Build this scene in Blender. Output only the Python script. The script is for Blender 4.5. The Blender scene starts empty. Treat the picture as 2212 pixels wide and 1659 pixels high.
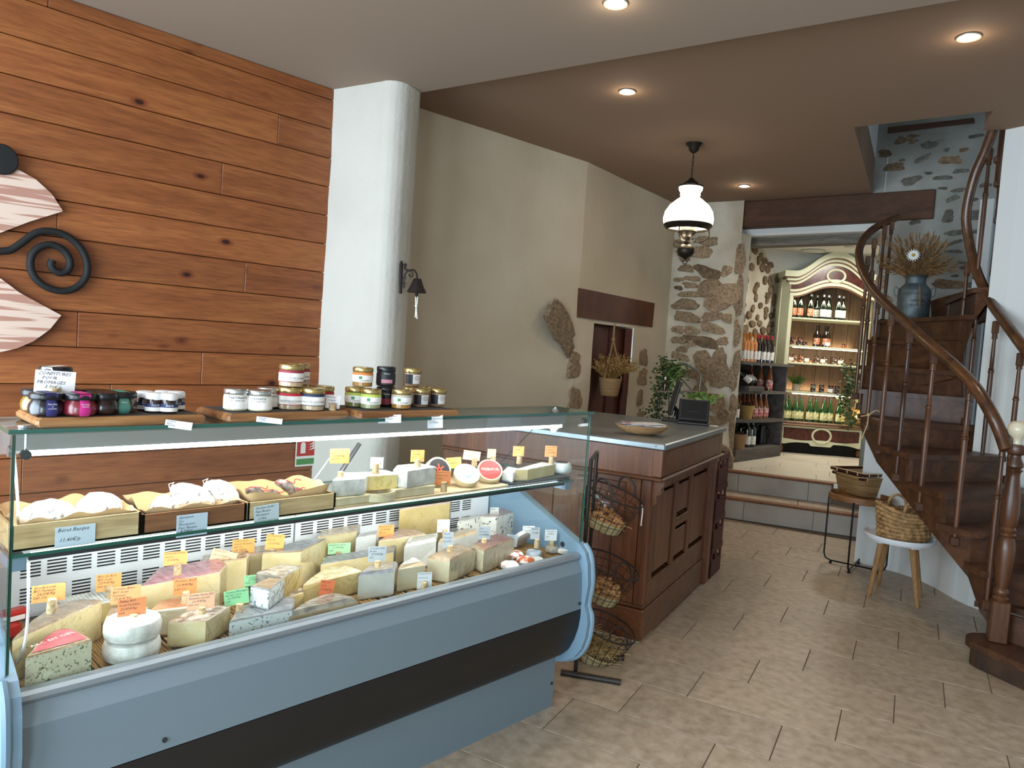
import bpy, bmesh, math, random
from mathutils import Vector, Matrix, Euler, noise as mnoise
R = math.radians
SC = bpy.context.scene
COL = SC.collection
# ---------------------------------------------------------------- camera
FPX = 1566.154
CH = 1.45412
CR = Vector((0.7114637652721026, 0.6994587631051222, 0.06765167714325535))
CD = Vector((0.0867329109526608, 0.008130815968487325, -0.9961984199893937))
CW = Vector((-0.6973497779898696, 0.7146267057332376, -0.054881313671780285))
CP = Vector((0, 0, CH))
cam = bpy.data.cameras.new('camera')
cam.sensor_fit = 'HORIZONTAL'; cam.sensor_width = 36.0; cam.lens = FPX / 2212 * 36.0
cam.clip_start = 0.02; cam.clip_end = 60
camo = bpy.data.objects.new('camera', cam); COL.objects.link(camo)
camo.matrix_world = Matrix(((CR.x, -CD.x, -CW.x, 0), (CR.y, -CD.y, -CW.y, 0), (CR.z, -CD.z, -CW.z, CH), (0, 0, 0, 1)))
SC.camera = camo
# ---------------------------------------------------------------- world, daylight, exposure
wd = bpy.data.worlds.new('sky'); SC.world = wd; wd.use_nodes = True
bgn = wd.node_tree.nodes['Background']; bgn.inputs[0].default_value = (0.62, 0.78, 1.0, 1); bgn.inputs[1].default_value = 0.8
SC.view_settings.view_transform = 'Standard'; SC.view_settings.look = 'None'
SC.view_settings.gamma = 1.0; SC.view_settings.use_curve_mapping = False
SC.view_settings.exposure = 0.5
def light(name, kind, loc, power, color, rot=(0, 0, 0), **kw):
    l = bpy.data.lights.new(name, kind); l.energy = power; l.color = color
    for k, v in kw.items(): setattr(l, k, v)
    o = bpy.data.objects.new(name, l); COL.objects.link(o); o.location = loc; o.rotation_euler = rot
    return o
DAY = (0.74, 0.88, 1.0); WARM = (1.0, 0.74, 0.46)
# daylight entering through the shop window in the wall behind the camera
light('window_daylight', 'AREA', (-2.0, -1.9, 1.5), 215, DAY, (R(90), 0, 0), shape='RECTANGLE', size=3.3, size_y=2.3)
# and through the glazed shop door beside it
light('door_daylight', 'AREA', (0.95, -1.9, 1.25), 62, DAY, (R(90), 0, R(8)), shape='RECTANGLE', size=1.0, size_y=2.0)
# ---------------------------------------------------------------- pixel helpers (a point of the photograph -> a point of the place)
def ray(x, y): return CR * ((x - 1106) / FPX) + CD * ((y - 829.5) / FPX) + CW
def atz(x, y, z): v = ray(x, y); return CP + v * ((z - CH) / v.z)
def atx(x, y, X): v = ray(x, y); return CP + v * (X / v.x)
def aty(x, y, Y): v = ray(x, y); return CP + v * (Y / v.y)
def atp(x, y, p0, n): v = ray(x, y); return CP + v * ((Vector(p0) - CP).dot(n) / v.dot(n))
def depth(p): return (Vector(p) - CP).dot(CW)
def mpp(p): return depth(p) / FPX
# ---------------------------------------------------------------- materials
MATS = {}
def lin(c):
    if isinstance(c, str):
        c = c.lstrip('#'); c = [int(c[i:i + 2], 16) / 255 for i in (0, 2, 4)]
        c = [v / 12.92 if v <= 0.04045 else ((v + 0.055) / 1.055) ** 2.4 for v in c]
    return (c[0], c[1], c[2], 1)
def mat(name, col, rough=0.55, metal=0.0, col2=None, scale=6.0, stretch=(1, 1, 1), bump=0.0, bscale=None, lo=0.35, hi=0.65, emit=None, estr=0.0,
        detail=4.0, rand=0.0, spec=0.5, coat=0.0, sub=0.0, kind='noise', dist=0.0):
    if name in MATS: return MATS[name]
    m = bpy.data.materials.new(name); MATS[name] = m; m.use_nodes = True
    nt = m.node_tree; N = nt.nodes; L = nt.links; b = N['Principled BSDF']
    b.inputs['Roughness'].default_value = rough; b.inputs['Metallic'].default_value = metal
    b.inputs['Base Color'].default_value = lin(col); b.inputs['Specular IOR Level'].default_value = spec
    if coat: b.inputs['Coat Weight'].default_value = coat; b.inputs['Coat Roughness'].default_value = 0.15
    if sub: b.inputs['Subsurface Weight'].default_value = sub; b.inputs['Subsurface Radius'].default_value = (0.02, 0.015, 0.01)
    if emit is not None:
        b.inputs['Emission Color'].default_value = lin(emit); b.inputs['Emission Strength'].default_value = estr
    if col2 is not None or bump:
        tc = N.new('ShaderNodeTexCoord'); mp = N.new('ShaderNodeMapping'); L.new(tc.outputs['Object'], mp.inputs[0])
        mp.inputs['Scale'].default_value = stretch
        if rand:
            oi = N.new('ShaderNodeObjectInfo'); vm = N.new('ShaderNodeVectorMath'); vm.operation = 'SCALE'
            cx = N.new('ShaderNodeCombineXYZ')
            for i in range(3): L.new(oi.outputs['Random'], cx.inputs[i])
            L.new(cx.outputs[0], vm.inputs[0]); vm.inputs['Scale'].default_value = 37.0
            L.new(vm.outputs[0], mp.inputs['Location'])
        if kind == 'noise':
            tx = N.new('ShaderNodeTexNoise'); tx.inputs['Scale'].default_value = scale; tx.inputs['Detail'].default_value = detail
            tx.inputs['Distortion'].default_value = dist; out = tx.outputs['Fac']
        elif kind == 'voronoi':
            tx = N.new('ShaderNodeTexVoronoi'); tx.inputs['Scale'].default_value = scale; out = tx.outputs['Distance']
        elif kind == 'wave':
            tx = N.new('ShaderNodeTexWave'); tx.inputs['Scale'].default_value = scale; tx.inputs['Distortion'].default_value = dist
            tx.inputs['Detail'].default_value = detail; tx.inputs['Detail Scale'].default_value = 1.2; out = tx.outputs['Fac']
        L.new(mp.outputs[0], tx.inputs['Vector'])
        if col2 is not None:
            cr = N.new('ShaderNodeValToRGB'); cr.color_ramp.elements[0].position = lo; cr.color_ramp.elements[1].position = hi
            cr.color_ramp.elements[0].color = lin(col); cr.color_ramp.elements[1].color = lin(col2); L.new(out, cr.inputs[0])
            res = cr.outputs[0]
            if rand:
                hs = N.new('ShaderNodeHueSaturation'); mr = N.new('ShaderNodeMapRange'); L.new(oi.outputs['Random'], mr.inputs[0])
                mr.inputs[3].default_value = 1 - rand; mr.inputs[4].default_value = 1 + rand
                L.new(mr.outputs[0], hs.inputs['Value']); L.new(res, hs.inputs['Color']); res = hs.outputs[0]
            L.new(res, b.inputs['Base Color'])
        if bump:
            bp = N.new('ShaderNodeBump'); bp.inputs['Strength'].default_value = bump; bp.inputs['Distance'].default_value = 0.01
            if bscale:
                t2 = N.new('ShaderNodeTexNoise'); t2.inputs['Scale'].default_value = bscale; t2.inputs['Detail'].default_value = 3
                L.new(mp.outputs[0], t2.inputs['Vector']); L.new(t2.outputs['Fac'], bp.inputs['Height'])
            else: L.new(out, bp.inputs['Height'])
            L.new(bp.outputs[0], b.inputs['Normal'])
    return m
def wood(name, c1, c2, dark=None, rough=0.5, axis='y', rand=0.0, knots=False, coat=0.0, grain=1.0):
    """board material: long grain along one axis, faint rings, optional knots"""
    if name in MATS: return MATS[name]
    m = bpy.data.materials.new(name); MATS[name] = m; m.use_nodes = True
    nt = m.node_tree; N = nt.nodes; L = nt.links; b = N['Principled BSDF']; b.inputs['Roughness'].default_value = rough
    if coat: b.inputs['Coat Weight'].default_value = coat; b.inputs['Coat Roughness'].default_value = 0.2
    tc = N.new('ShaderNodeTexCoord'); mp = N.new('ShaderNodeMapping'); L.new(tc.outputs['Object'], mp.inputs[0])
    oi = N.new('ShaderNodeObjectInfo'); cx = N.new('ShaderNodeCombineXYZ'); mu = N.new('ShaderNodeMath'); mu.operation = 'MULTIPLY'; mu.inputs[1].default_value = 53.0
    L.new(oi.outputs['Random'], mu.inputs[0])
    for i in range(3): L.new(mu.outputs[0], cx.inputs[i])
    L.new(cx.outputs[0], mp.inputs['Location'])
    s = {'x': (0.09, 1, 1), 'y': (1, 0.09, 1), 'z': (1, 1, 0.09)}[axis]; mp.inputs['Scale'].default_value = s
    n1 = N.new('ShaderNodeTexNoise'); n1.inputs['Scale'].default_value = 9 * grain; n1.inputs['Detail'].default_value = 6; n1.inputs['Distortion'].default_value = 1.2
    n2 = N.new('ShaderNodeTexNoise'); n2.inputs['Scale'].default_value = 95 * grain; n2.inputs['Detail'].default_value = 5
    L.new(mp.outputs[0], n1.inputs['Vector']); L.new(mp.outputs[0], n2.inputs['Vector'])
    cr = N.new('ShaderNodeValToRGB'); e = cr.color_ramp.elements
    e[0].position = 0.22; e[0].color = lin(dark if dark else c1); e[1].position = 0.76; e[1].color = lin(c2)
    if dark: q = e.new(0.45); q.color = lin(c1)
    L.new(n1.outputs['Fac'], cr.inputs[0])
    mx = N.new('ShaderNodeMix'); mx.data_type = 'RGBA'; mx.blend_type = 'MULTIPLY'; mx.inputs['Factor'].default_value = 0.5
    cr2 = N.new('ShaderNodeValToRGB'); cr2.color_ramp.elements[0].position = 0.35; cr2.color_ramp.elements[0].color = (0.45, 0.4, 0.35, 1); cr2.color_ramp.elements[1].position = 0.6; cr2.color_ramp.elements[1].color = (1, 1, 1, 1)
    L.new(n2.outputs['Fac'], cr2.inputs[0]); L.new(cr.outputs[0], mx.inputs[6]); L.new(cr2.outputs[0], mx.inputs[7])
    res = mx.outputs[2]
    if knots:
        mp2 = N.new('ShaderNodeMapping'); L.new(tc.outputs['Object'], mp2.inputs[0]); L.new(cx.outputs[0], mp2.inputs['Location'])
        mp2.inputs['Scale'].default_value = {'y': (1, 0.55, 1), 'x': (0.55, 1, 1), 'z': (1, 1, 0.55)}[axis]
        vo = N.new('ShaderNodeTexVoronoi'); vo.inputs['Scale'].default_value = 5.6; L.new(mp2.outputs[0], vo.inputs['Vector'])
        ck = N.new('ShaderNodeValToRGB'); ce = ck.color_ramp.elements; ce[0].position = 0.055; ce[0].color = (0.10, 0.045, 0.03, 1); ce[1].position = 0.16; ce[1].color = (1, 1, 1, 1)
        q = ce.new(0.075); q.color = (0.55, 0.4, 0.3, 1)
        L.new(vo.outputs['Distance'], ck.inputs[0])
        m3 = N.new('ShaderNodeMix'); m3.data_type = 'RGBA'; m3.blend_type = 'MULTIPLY'; m3.inputs['Factor'].default_value = 1.0
        L.new(res, m3.inputs[6]); L.new(ck.outputs[0], m3.inputs[7]); res = m3.outputs[2]
    if rand:
        hs = N.new('ShaderNodeHueSaturation'); mr = N.new('ShaderNodeMapRange'); L.new(oi.outputs['Random'], mr.inputs[0])
        mr.inputs[3].default_value = 1 - rand; mr.inputs[4].default_value = 1 + rand; L.new(mr.outputs[0], hs.inputs['Value']); L.new(res, hs.inputs['Color']); res = hs.outputs[0]
    L.new(res, b.inputs['Base Color'])
    bp = N.new('ShaderNodeBump'); bp.inputs['Strength'].default_value = 0.15; bp.inputs['Distance'].default_value = 0.004
    L.new(n2.outputs['Fac'], bp.inputs['Height']); L.new(bp.outputs[0], b.inputs['Normal'])
    return m
def glassmat(name, tint=(0.97, 1, 0.99), refl=1.0, rough=0.0):
    if name in MATS: return MATS[name]
    m = bpy.data.materials.new(name); MATS[name] = m; m.use_nodes = True
    nt = m.node_tree; N = nt.nodes; L = nt.links; N.remove(N['Principled BSDF'])
    t = N.new('ShaderNodeBsdfTransparent'); t.inputs[0].default_value = (*tint, 1)
    g = N.new('ShaderNodeBsdfGlossy'); g.inputs['Roughness'].default_value = rough
    fr = N.new('ShaderNodeFresnel'); ge = N.new('ShaderNodeNewGeometry'); io = N.new('ShaderNodeMapRange'); io.inputs[3].default_value = 1.45; io.inputs[4].default_value = 1 / 1.45
    L.new(ge.outputs['Backfacing'], io.inputs[0]); L.new(io.outputs[0], fr.inputs[0])
    mu = N.new('ShaderNodeMath'); mu.operation = 'MULTIPLY'; mu.inputs[1].default_value = refl; L.new(fr.outputs[0], mu.inputs[0])
    mx = N.new('ShaderNodeMixShader'); L.new(mu.outputs[0], mx.inputs[0]); L.new(t.outputs[0], mx.inputs[1]); L.new(g.outputs[0], mx.inputs[2])
    L.new(mx.outputs[0], N['Material Output'].inputs[0])
    return m
# ---------------------------------------------------------------- mesh builder
class B:
    def __init__(self): self.v = []; self.f = []; self.mi = []; self.cur = 0; self.M = None
    def _add(self, vs, fs):
        o = len(self.v)
        if self.M is not None: vs = [self.M @ Vector(p) for p in vs]
        self.v.extend([tuple(p) for p in vs]); self.f.extend([tuple(o + i for i in q) for q in fs]); self.mi.extend([self.cur] * len(fs)); return self
    def box(self, c, s, rz=0, M=None):
        x, y, z = s[0] / 2, s[1] / 2, s[2] / 2
        vs = [Vector((a, b, d)) for a in (-x, x) for b in (-y, y) for d in (-z, z)]
        T = M if M is not None else (Matrix.Translation(Vector(c)) @ Matrix.Rotation(rz, 4, 'Z'))
        return self._add([T @ p for p in vs], [(0, 1, 3, 2), (4, 6, 7, 5), (0, 4, 5, 1), (2, 3, 7, 6), (0, 2, 6, 4), (1, 5, 7, 3)])
    def bbox(self, lo, hi): return self.box([(a + b) / 2 for a, b in zip(lo, hi)], [abs(b - a) for a, b in zip(lo, hi)])
    def rbox(self, c, s, bev=0.004, rz=0, M=None):
        """box with chamfered vertical and horizontal edges"""
        x, y, z = s[0] / 2, s[1] / 2, s[2] / 2; b = min(bev, x * .9, y * .9, z * .9)
        T = M if M is not None else (Matrix.Translation(Vector(c)) @ Matrix.Rotation(rz, 4, 'Z'))
        def ring(dx, dy, zz): return [(-dx + b, -dy, zz), (dx - b, -dy, zz), (dx, -dy + b, zz), (dx, dy - b, zz), (dx - b, dy, zz), (-dx + b, dy, zz), (-dx, dy - b, zz), (-dx, -dy + b, zz)]
        rs = [ring(x - b, y - b, -z), ring(x, y, -z + b), ring(x, y, z - b), ring(x - b, y - b, z)]
        vs = [T @ Vector(p) for r in rs for p in r]; fs = []
        for k in range(3):
            for i in range(8): j = (i + 1) % 8; fs.append((k * 8 + i, k * 8 + j, k * 8 + 8 + j, k * 8 + 8 + i))
        fs.append(tuple(range(7, -1, -1))); fs.append(tuple(range(24, 32)))
        return self._add(vs, fs)
    def prism(self, poly, z0, z1):
        n = len(poly); vs = [(p[0], p[1], z0) for p in poly] + [(p[0], p[1], z1) for p in poly]
        a = sum(poly[i][0] * poly[(i + 1) % n][1] - poly[(i + 1) % n][0] * poly[i][1] for i in range(n))
        if a < 0: vs = [(p[0], p[1], z0) for p in poly[::-1]] + [(p[0], p[1], z1) for p in poly[::-1]]
        fs = [tuple(range(n - 1, -1, -1)), tuple(range(n, 2 * n))] + [(i, (i + 1) % n, n + (i + 1) % n, n + i) for i in range(n)]
        return self._add(vs, fs)
    def extr(self, poly3, d):
        """extrude a planar 3D polygon along d"""
        n = len(poly3); d = Vector(d); vs = [Vector(p) for p in poly3] + [Vector(p) + d for p in poly3]
        return self._add(vs, [tuple(range(n - 1, -1, -1)), tuple(range(n, 2 * n))] + [(i, (i + 1) % n, n + (i + 1) % n, n + i) for i in range(n)])
    def cyl(self, p0, p1, r0, r1=None, n=16, cap=True):
        r1 = r0 if r1 is None else r1; p0 = Vector(p0); p1 = Vector(p1); d = (p1 - p0).normalized()
        a = d.orthogonal().normalized(); b = d.cross(a)
        vs = []
        for p, r in ((p0, r0), (p1, r1)):
            for i in range(n): t = 2 * math.pi * i / n; vs.append(p + (a * math.cos(t) + b * math.sin(t)) * r)
        fs = [(i, (i + 1) % n, n + (i + 1) % n, n + i) for i in range(n)]
        if cap: fs += [tuple(range(n - 1, -1, -1)), tuple(range(n, 2 * n))]
        return self._add(vs, fs)
    def lathe(self, prof, c=(0, 0, 0), n=24, M=None, cap=True, sx=1, sy=1):
        """profile [(r,z)...] about z through c"""
        T = M if M is not None else Matrix.Translation(Vector(c)); vs = []; fs = []; k = len(prof)
        for r, z in prof:
            for i in range(n): t = 2 * math.pi * i / n; vs.append(T @ Vector((r * math.cos(t) * sx, r * math.sin(t) * sy, z)))
        for j in range(k - 1):
            for i in range(n): q = (i + 1) % n; fs.append((j * n + i, j * n + q, (j + 1) * n + q, (j + 1) * n + i))
        if cap: fs.append(tuple(range(n - 1, -1, -1))); fs.append(tuple(range((k - 1) * n, k * n)))
        return self._add(vs, fs)
    def tube(self, pts, r, n=8, closed=False, rs=None):
        pts = [Vector(p) for p in pts]; k = len(pts); vs = []; fs = []; up = None
        for i, p in enumerate(pts):
            a = pts[(i - 1) % k] if (i or closed) else p; b = pts[(i + 1) % k] if (i < k - 1 or closed) else p
            d = (b - a).normalized() if (b - a).length > 1e-9 else Vector((0, 0, 1))
            if up is None: up = d.orthogonal().normalized()
            up = (up - d * up.dot(d)); up = up.normalized() if up.length > 1e-6 else d.orthogonal().normalized()
            s = d.cross(up); rr = rs[i] if rs else r
            for j in range(n): t = 2 * math.pi * j / n; vs.append(p + (up * math.cos(t) + s * math.sin(t)) * rr)
        m = k if closed else k - 1
        for i in range(m):
            for j in range(n): q = (j + 1) % n; i2 = (i + 1) % k; fs.append((i * n + j, i * n + q, i2 * n + q, i2 * n + j))
        if not closed: fs.append(tuple(range(n - 1, -1, -1))); fs.append(tuple(range((k - 1) * n, k * n)))
        return self._add(vs, fs)
    def sphere(self, c, r, nu=16, nv=10, s=(1, 1, 1), M=None):
        prof = [(max(1e-4, math.sin(math.pi * i / nv)) * r, -math.cos(math.pi * i / nv) * r) for i in range(nv + 1)]
        T = (M if M is not None else Matrix.Translation(Vector(c))) @ Matrix.Diagonal((*s, 1))
        return self.lathe(prof, n=nu, M=T)
    def grid(self, fn, nu, nv, wrap=False):
        vs = [fn(i / nu, j / nv) for j in range(nv + 1) for i in range(nu + 1)]
        fs = [(j * (nu + 1) + i, j * (nu + 1) + i + 1, (j + 1) * (nu + 1) + i + 1, (j + 1) * (nu + 1) + i) for j in range(nv) for i in range(nu)]
        return self._add(vs, fs)
    def poly(self, pts): return self._add(pts, [tuple(range(len(pts)))])
    def mesh(self, name, mats, smooth=False, angle=None):
        me = bpy.data.meshes.new(name); me.from_pydata(self.v, [], self.f)
        for m in (mats if isinstance(mats, (list, tuple)) else [mats]): me.materials.append(m)
        if any(self.mi): me.polygons.foreach_set('material_index', self.mi)
        me.validate(); me.update()
        if smooth:
            me.polygons.foreach_set('use_smooth', [True] * len(me.polygons))
            if angle is not False: me.set_sharp_from_angle(angle=R(angle or 40))
        return me
    def ob(self, name, mats, parent=None, smooth=False, local=False, angle=None):
        """link as one mesh object; vertices are world coordinates unless local"""
        if parent is not None and not local and parent in ROOTM:
            I = ROOTM[parent].inverted(); self.v = [tuple(I @ Vector(p)) for p in self.v]
        o = bpy.data.objects.new(name, self.mesh(name, mats, smooth, angle)); COL.objects.link(o)
        if parent is not None: o.parent = parent
        if parent is not None and parent in ROOTM: ROOTM[o] = ROOTM[parent]
        return o
ROOTM = {}
def tag(o, label=None, cat=None, group=None, kind=None):
    if label: o['label'] = label
    if cat: o['category'] = cat
    if group: o['group'] = group
    if kind: o['kind'] = kind
    return o
def thing(name, label, cat, loc=(0, 0, 0), rz=0, group=None, rot=None):
    o = bpy.data.objects.new(name, None); COL.objects.link(o); o.empty_display_size = 0.05
    o.location = loc; o.rotation_euler = rot if rot else (0, 0, rz)
    ROOTM[o] = Matrix.Translation(Vector(loc)) @ (Euler(rot).to_matrix().to_4x4() if rot else Matrix.Rotation(rz, 4, 'Z'))
    return tag(o, label, cat, group)
def struct(b, name, mats, parent=None, smooth=False, angle=None):
    o = b.ob(name, mats, parent, smooth, angle=angle)
    if parent is None: o['kind'] = 'structure'
    return o
def solo(b, name, mats, label, cat, group=None, smooth=False, angle=None):
    return tag(b.ob(name, mats, None, smooth, angle=angle), label, cat, group)
def inst(src_mesh, name, parent, loc, rot=(0, 0, 0), scale=(1, 1, 1)):
    """another object sharing a mesh; loc/rot in parent space"""
    o = bpy.data.objects.new(name, src_mesh); COL.objects.link(o); o.parent = parent
    o.location = loc; o.rotation_euler = rot; o.scale = scale; return o
def dup(root, loc, rz=0, label=None, group=None, scale=None):
    r = root.copy(); COL.objects.link(r); r.location = loc; r.rotation_euler = (0, 0, rz)
    if scale: r.scale = scale
    if label: r['label'] = label
    if group: r['group'] = group
    for ch in [c for c in bpy.data.objects if c.parent == root]:
        c = ch.copy(); COL.objects.link(c); c.parent = r
        for g in [k for k in bpy.data.objects if k.parent == ch]:
            d = g.copy(); COL.objects.link(d); d.parent = c
    return r
def bez(pts, n=12):
    """Catmull-Rom through points"""
    P = [Vector(p) for p in pts]; out = []
    for i in range(len(P) - 1):
        p0 = P[max(i - 1, 0)]; p1 = P[i]; p2 = P[i + 1]; p3 = P[min(i + 2, len(P) - 1)]
        for k in range(n):
            t = k / n; out.append(0.5 * ((2 * p1) + (p2 - p0) * t + (2 * p0 - 5 * p1 + 4 * p2 - p3) * t * t + (3 * p1 - p0 - 3 * p2 + p3) * t ** 3))
    out.append(P[-1]); return out
def text(name, s, size, M, mt, parent, shear=0.0, align='LEFT', extr=0.0, spacing=1.0, line=1.0):
    """flat lettering as a mesh; M places its x/y plane"""
    cu = bpy.data.curves.new('t', 'FONT'); cu.body = s; cu.size = size; cu.shear = shear; cu.align_x = align; cu.extrude = extr
    cu.space_character = spacing; cu.space_line = line; cu.resolution_u = 1
    o = bpy.data.objects.new('t', cu); COL.objects.link(o)
    bpy.context.view_layer.update(); me = bpy.data.meshes.new_from_object(o.evaluated_get(bpy.context.evaluated_depsgraph_get()))
    bpy.data.objects.remove(o); bpy.data.curves.remove(cu)
    me.name = name; me.materials.clear(); me.materials.append(mt)
    I = ROOTM[parent].inverted() if (parent in ROOTM) else Matrix.Identity(4)
    me.transform(I @ M); ob = bpy.data.objects.new(name, me); COL.objects.link(ob)
    if parent is not None: ob.parent = parent
    if parent in ROOTM: ROOTM[ob] = ROOTM[parent]
    return ob
def frame(o, x, y):
    """matrix with origin o, x axis, y axis"""
    x = Vector(x).normalized(); z = x.cross(Vector(y)).normalized(); y = z.cross(x)
    return Matrix(((x.x, y.x, z.x, o[0]), (x.y, y.y, z.y, o[1]), (x.z, y.z, z.z, o[2]), (0, 0, 0, 1)))
# ================================================================ the setting
ZC1, ZC2, ZB = 2.90, 3.02, 0.40
m_tile = mat('stone_tile', '#b6a694', 0.42, col2='#94856f', scale=22, lo=0.32, hi=0.72, rand=0.07, bump=0.06, bscale=60, detail=8)
m_grout = mat('grout', '#6b6154', 0.9)
m_ceil = mat('taupe_ceiling_paint', '#968473', 0.9); m_ceil2 = mat('brown_taupe_ceiling', '#8a705b', 0.9)  # far ceiling has a slightly darker, browner tone
m_cream = mat('cream_plaster', '#cfc3ad', 0.92, col2='#c2b49b', scale=1.3, bump=0.25, bscale=22)
m_pillar = mat('white_plaster', '#c8c5bb', 0.92, col2='#bfbbb0', scale=2, bump=0.35, bscale=30)
m_white = mat('white_wall_paint', '#d4d6d3', 0.8)
m_lime = mat('lime_mortar', '#cdc6b6', 0.95, col2='#aea48f', scale=2.6, bump=0.5, bscale=24)
m_lime2 = mat('grey_lime_dimmed', '#a2a29a', 0.95, col2='#83837b', scale=2.2, bump=0.5, bscale=24)  # grey lime, its colour lowered further to stand for the unlit stairwell
m_stone = mat('granite_stone', '#a08a6e', 0.95, col2='#6e5a45', scale=38, bump=0.9, lo=0.35, hi=0.7, rand=0.2)
m_stone2 = mat('brown_field_stone', '#7d6850', 0.95, col2='#544434', scale=26, bump=0.9, lo=0.35, hi=0.7, rand=0.25)
m_stone3 = mat('grey_field_stone', '#6f6c62', 0.95, col2='#4e4b43', scale=26, bump=0.9, lo=0.35, hi=0.7, rand=0.25)
m_beam = wood('old_beam_oak', '#4a2e1c', '#5c3c27', '#382115', 0.75, 'x', grain=1.3)
m_pine = wood('stained_pine_boards', '#8e5027', '#a36434', '#7a421d', 0.5, 'y', rand=0.10, knots=True, coat=0.08)

# floor: grout bed and the single stone tiles (one third running bond)
fl = struct(B().bbox((-4.9, -2.2, -0.1), (2.2, 6.85, -0.004)), 'floor', m_grout)
G = 0.269072; cg, sg = math.cos(G), math.sin(G)
def tile_xy(u, v): a, b = -0.4602 + u, 2.7570 + v; return Vector((cg * a - sg * b, sg * a + cg * b, 0))
TL, TW = 0.58537, 0.303
tb = B().rbox((0, 0, -0.009), (TL - 0.004, TW - 0.004, 0.018), 0.0012).mesh('tile', m_tile)
STEP_A, STEP_B = Vector((-3.168, 5.955, 0)), Vector((-2.105, 6.367, 0))
def beyond_step(p): d = STEP_B - STEP_A; return d.x * (p.y - STEP_A.y) - d.y * (p.x - STEP_A.x) > 0.16
ntile = 0
for k in range(-9, 14):
    for j in range(-6, 7):
        u = -0.466 + 0.1952 * ((k - 1) % 3) + j * TL; c = tile_xy(u + TL / 2, (k - 0.5) * TW)
        if not (-3.9 < c.x < 1.6 and 0.0 < c.y < 6.6) or beyond_step(c) or (c.x < -2.2 and c.y < 2.6) or (c.x < -2.6 and c.y < 4.6): continue
        if depth(c) < 0.7 or (c.x > -0.2 and c.y > 4.9): continue
        inst(tb, 'tile', fl, c, (0, 0, G)); ntile += 1
# raised floor of the back room, reached by two tiled steps
d21 = (Vector((-2.384, 6.772, 0)) - Vector((-3.387, 6.373, 0))).normalized(); n21 = Vector((d21.y, -d21.x, 0))
def on(p, t, s=0): return Vector(p) + d21 * t + n21 * s
E1, E2 = Vector((-3.249, 6.078, 0)), Vector((-3.387, 6.373, 0))      # left ends of the two step edges
st = struct(B().prism([on(E1, -0.35, -0.018), on(E1, 1.9, -0.018), on(E1, 1.9, -0.6), on(E1, -0.35, -0.6)], -0.05, 0.172)
            .prism([on(E2, -0.15, -0.018), on(E2, 1.75, -0.018), on(E2, 1.75, -0.4), on(E2, -0.15, -0.4)], 0.1, ZB - 0.03), 'floor_step', m_grout)
m_riser = mat('riser_tile', '#b8b2a8', 0.6, col2='#a8a196', scale=4, rand=0.05)
m_nose = wood('step_edge_oak', '#7a4a26', '#93603a', None, 0.5, 'x')
for E, z0, z1, ts in ((E1, 0.0, 0.172, (-0.35, 0.275, 0.86, 1.445, 1.9)), (E2, 0.2, ZB - 0.03, (-0.15, 0.20, 0.82, 1.4, 1.75))):
    for a, b in zip(ts, ts[1:]):
        B().prism([on(E, a + .002, -0.004), on(E, b - .002, -0.004), on(E, b - .002, -0.018), on(E, a + .002, -0.018)], z0 + .002, z1).ob('riser_tile', m_riser, st)
    b = B(); b.M = frame(on(E, ts[0]) + Vector((0, 0, z1)), d21, (-n21.x, -n21.y, 0)); L_ = ts[-1] - ts[0]
    b.bbox((0, 0, 0), (L_, 0.05, 0.028)); b.cyl((0, 0, 0.014), (L_, 0, 0.014), 0.014, n=12); b.ob('wooden_step_edge', m_nose, st)
for a, b in ((-0.35, 0.72), (0.725, 1.9)):
    B().prism([on(E1, a, -0.05), on(E1, b, -0.05), on(E1, b, -0.32), on(E1, a, -0.32)], 0.172, 0.2).ob('tread_tile', m_tile, st)
bf = struct(B().bbox((-4.6, 6.75, 0.2), (-1.2, 10.0, ZB - 0.004)), 'floor_back_room', m_grout)
m_tile_b = mat('pale_stone_tile', '#c6c0b2', 0.35, col2='#b4ad9e', scale=3.2, lo=0.3, hi=0.75, rand=0.05)
tb2 = B().rbox((0, 0, -0.009), (TL - 0.004, TW - 0.004, 0.018), 0.0012).mesh('tile', m_tile_b)
for k in range(0, 10):
    for j in range(-3, 6):
        c = on(E2, 0.12 * ((k % 3)) + j * TL, -0.05 - TW / 2 - k * TW); c.z = ZB
        if -4.0 < c.x < -1.6 and 6.55 < c.y < 9.3: inst(tb2, 'tile', bf, c, (0, 0, math.atan2(d21.y, d21.x)))

# ceilings: the nearer one, and the lower one past the soffit with the stair opening in it
def sof(x): return 2.672 + 0.2007 * (x + 3.533)
struct(B().prism([(-4.9, -2.2), (2.2, -2.2), (2.2, sof(2.2)), (-4.9, sof(-4.9))], ZC1, ZC1 + 0.1), 'ceiling_near', m_ceil)
c2 = B()
c2.prism([(-4.9, sof(-4.9)), (-1.863, sof(-1.863)), (-1.863, 4.947), (-2.384, 6.888), (-4.9, 7.0)], ZC2, ZC2 + 0.30)
c2.prism([(-1.863, sof(-1.863)), (-1.106, sof(-1.106)), (-1.106, 5.043), (-1.863, 4.947)], ZC2, ZC2 + 0.30)
c2.prism([(-1.106, sof(-1.106)), (2.2, sof(2.2)), (2.2, 5.45), (-1.017, 5.433), (-1.119, 5.460), (-1.229, 5.416), (-1.106, 5.043)], ZC2, ZC2 + 0.30)
struct(c2, 'ceiling_far', m_ceil2)
sh = B(); sh.extr([(-1.885, 4.947, 3.3), (-2.40, 6.95, 3.3), (-2.40, 6.95, 4.4), (-1.885, 4.947, 4.4)], (-0.1, 0, 0))
sh.extr([(-1.99, 4.93, 3.3), (1.2, 5.05, 3.3), (1.2, 5.05, 4.4), (-1.99, 4.93, 4.4)], (0, -0.1, 0))
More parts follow.
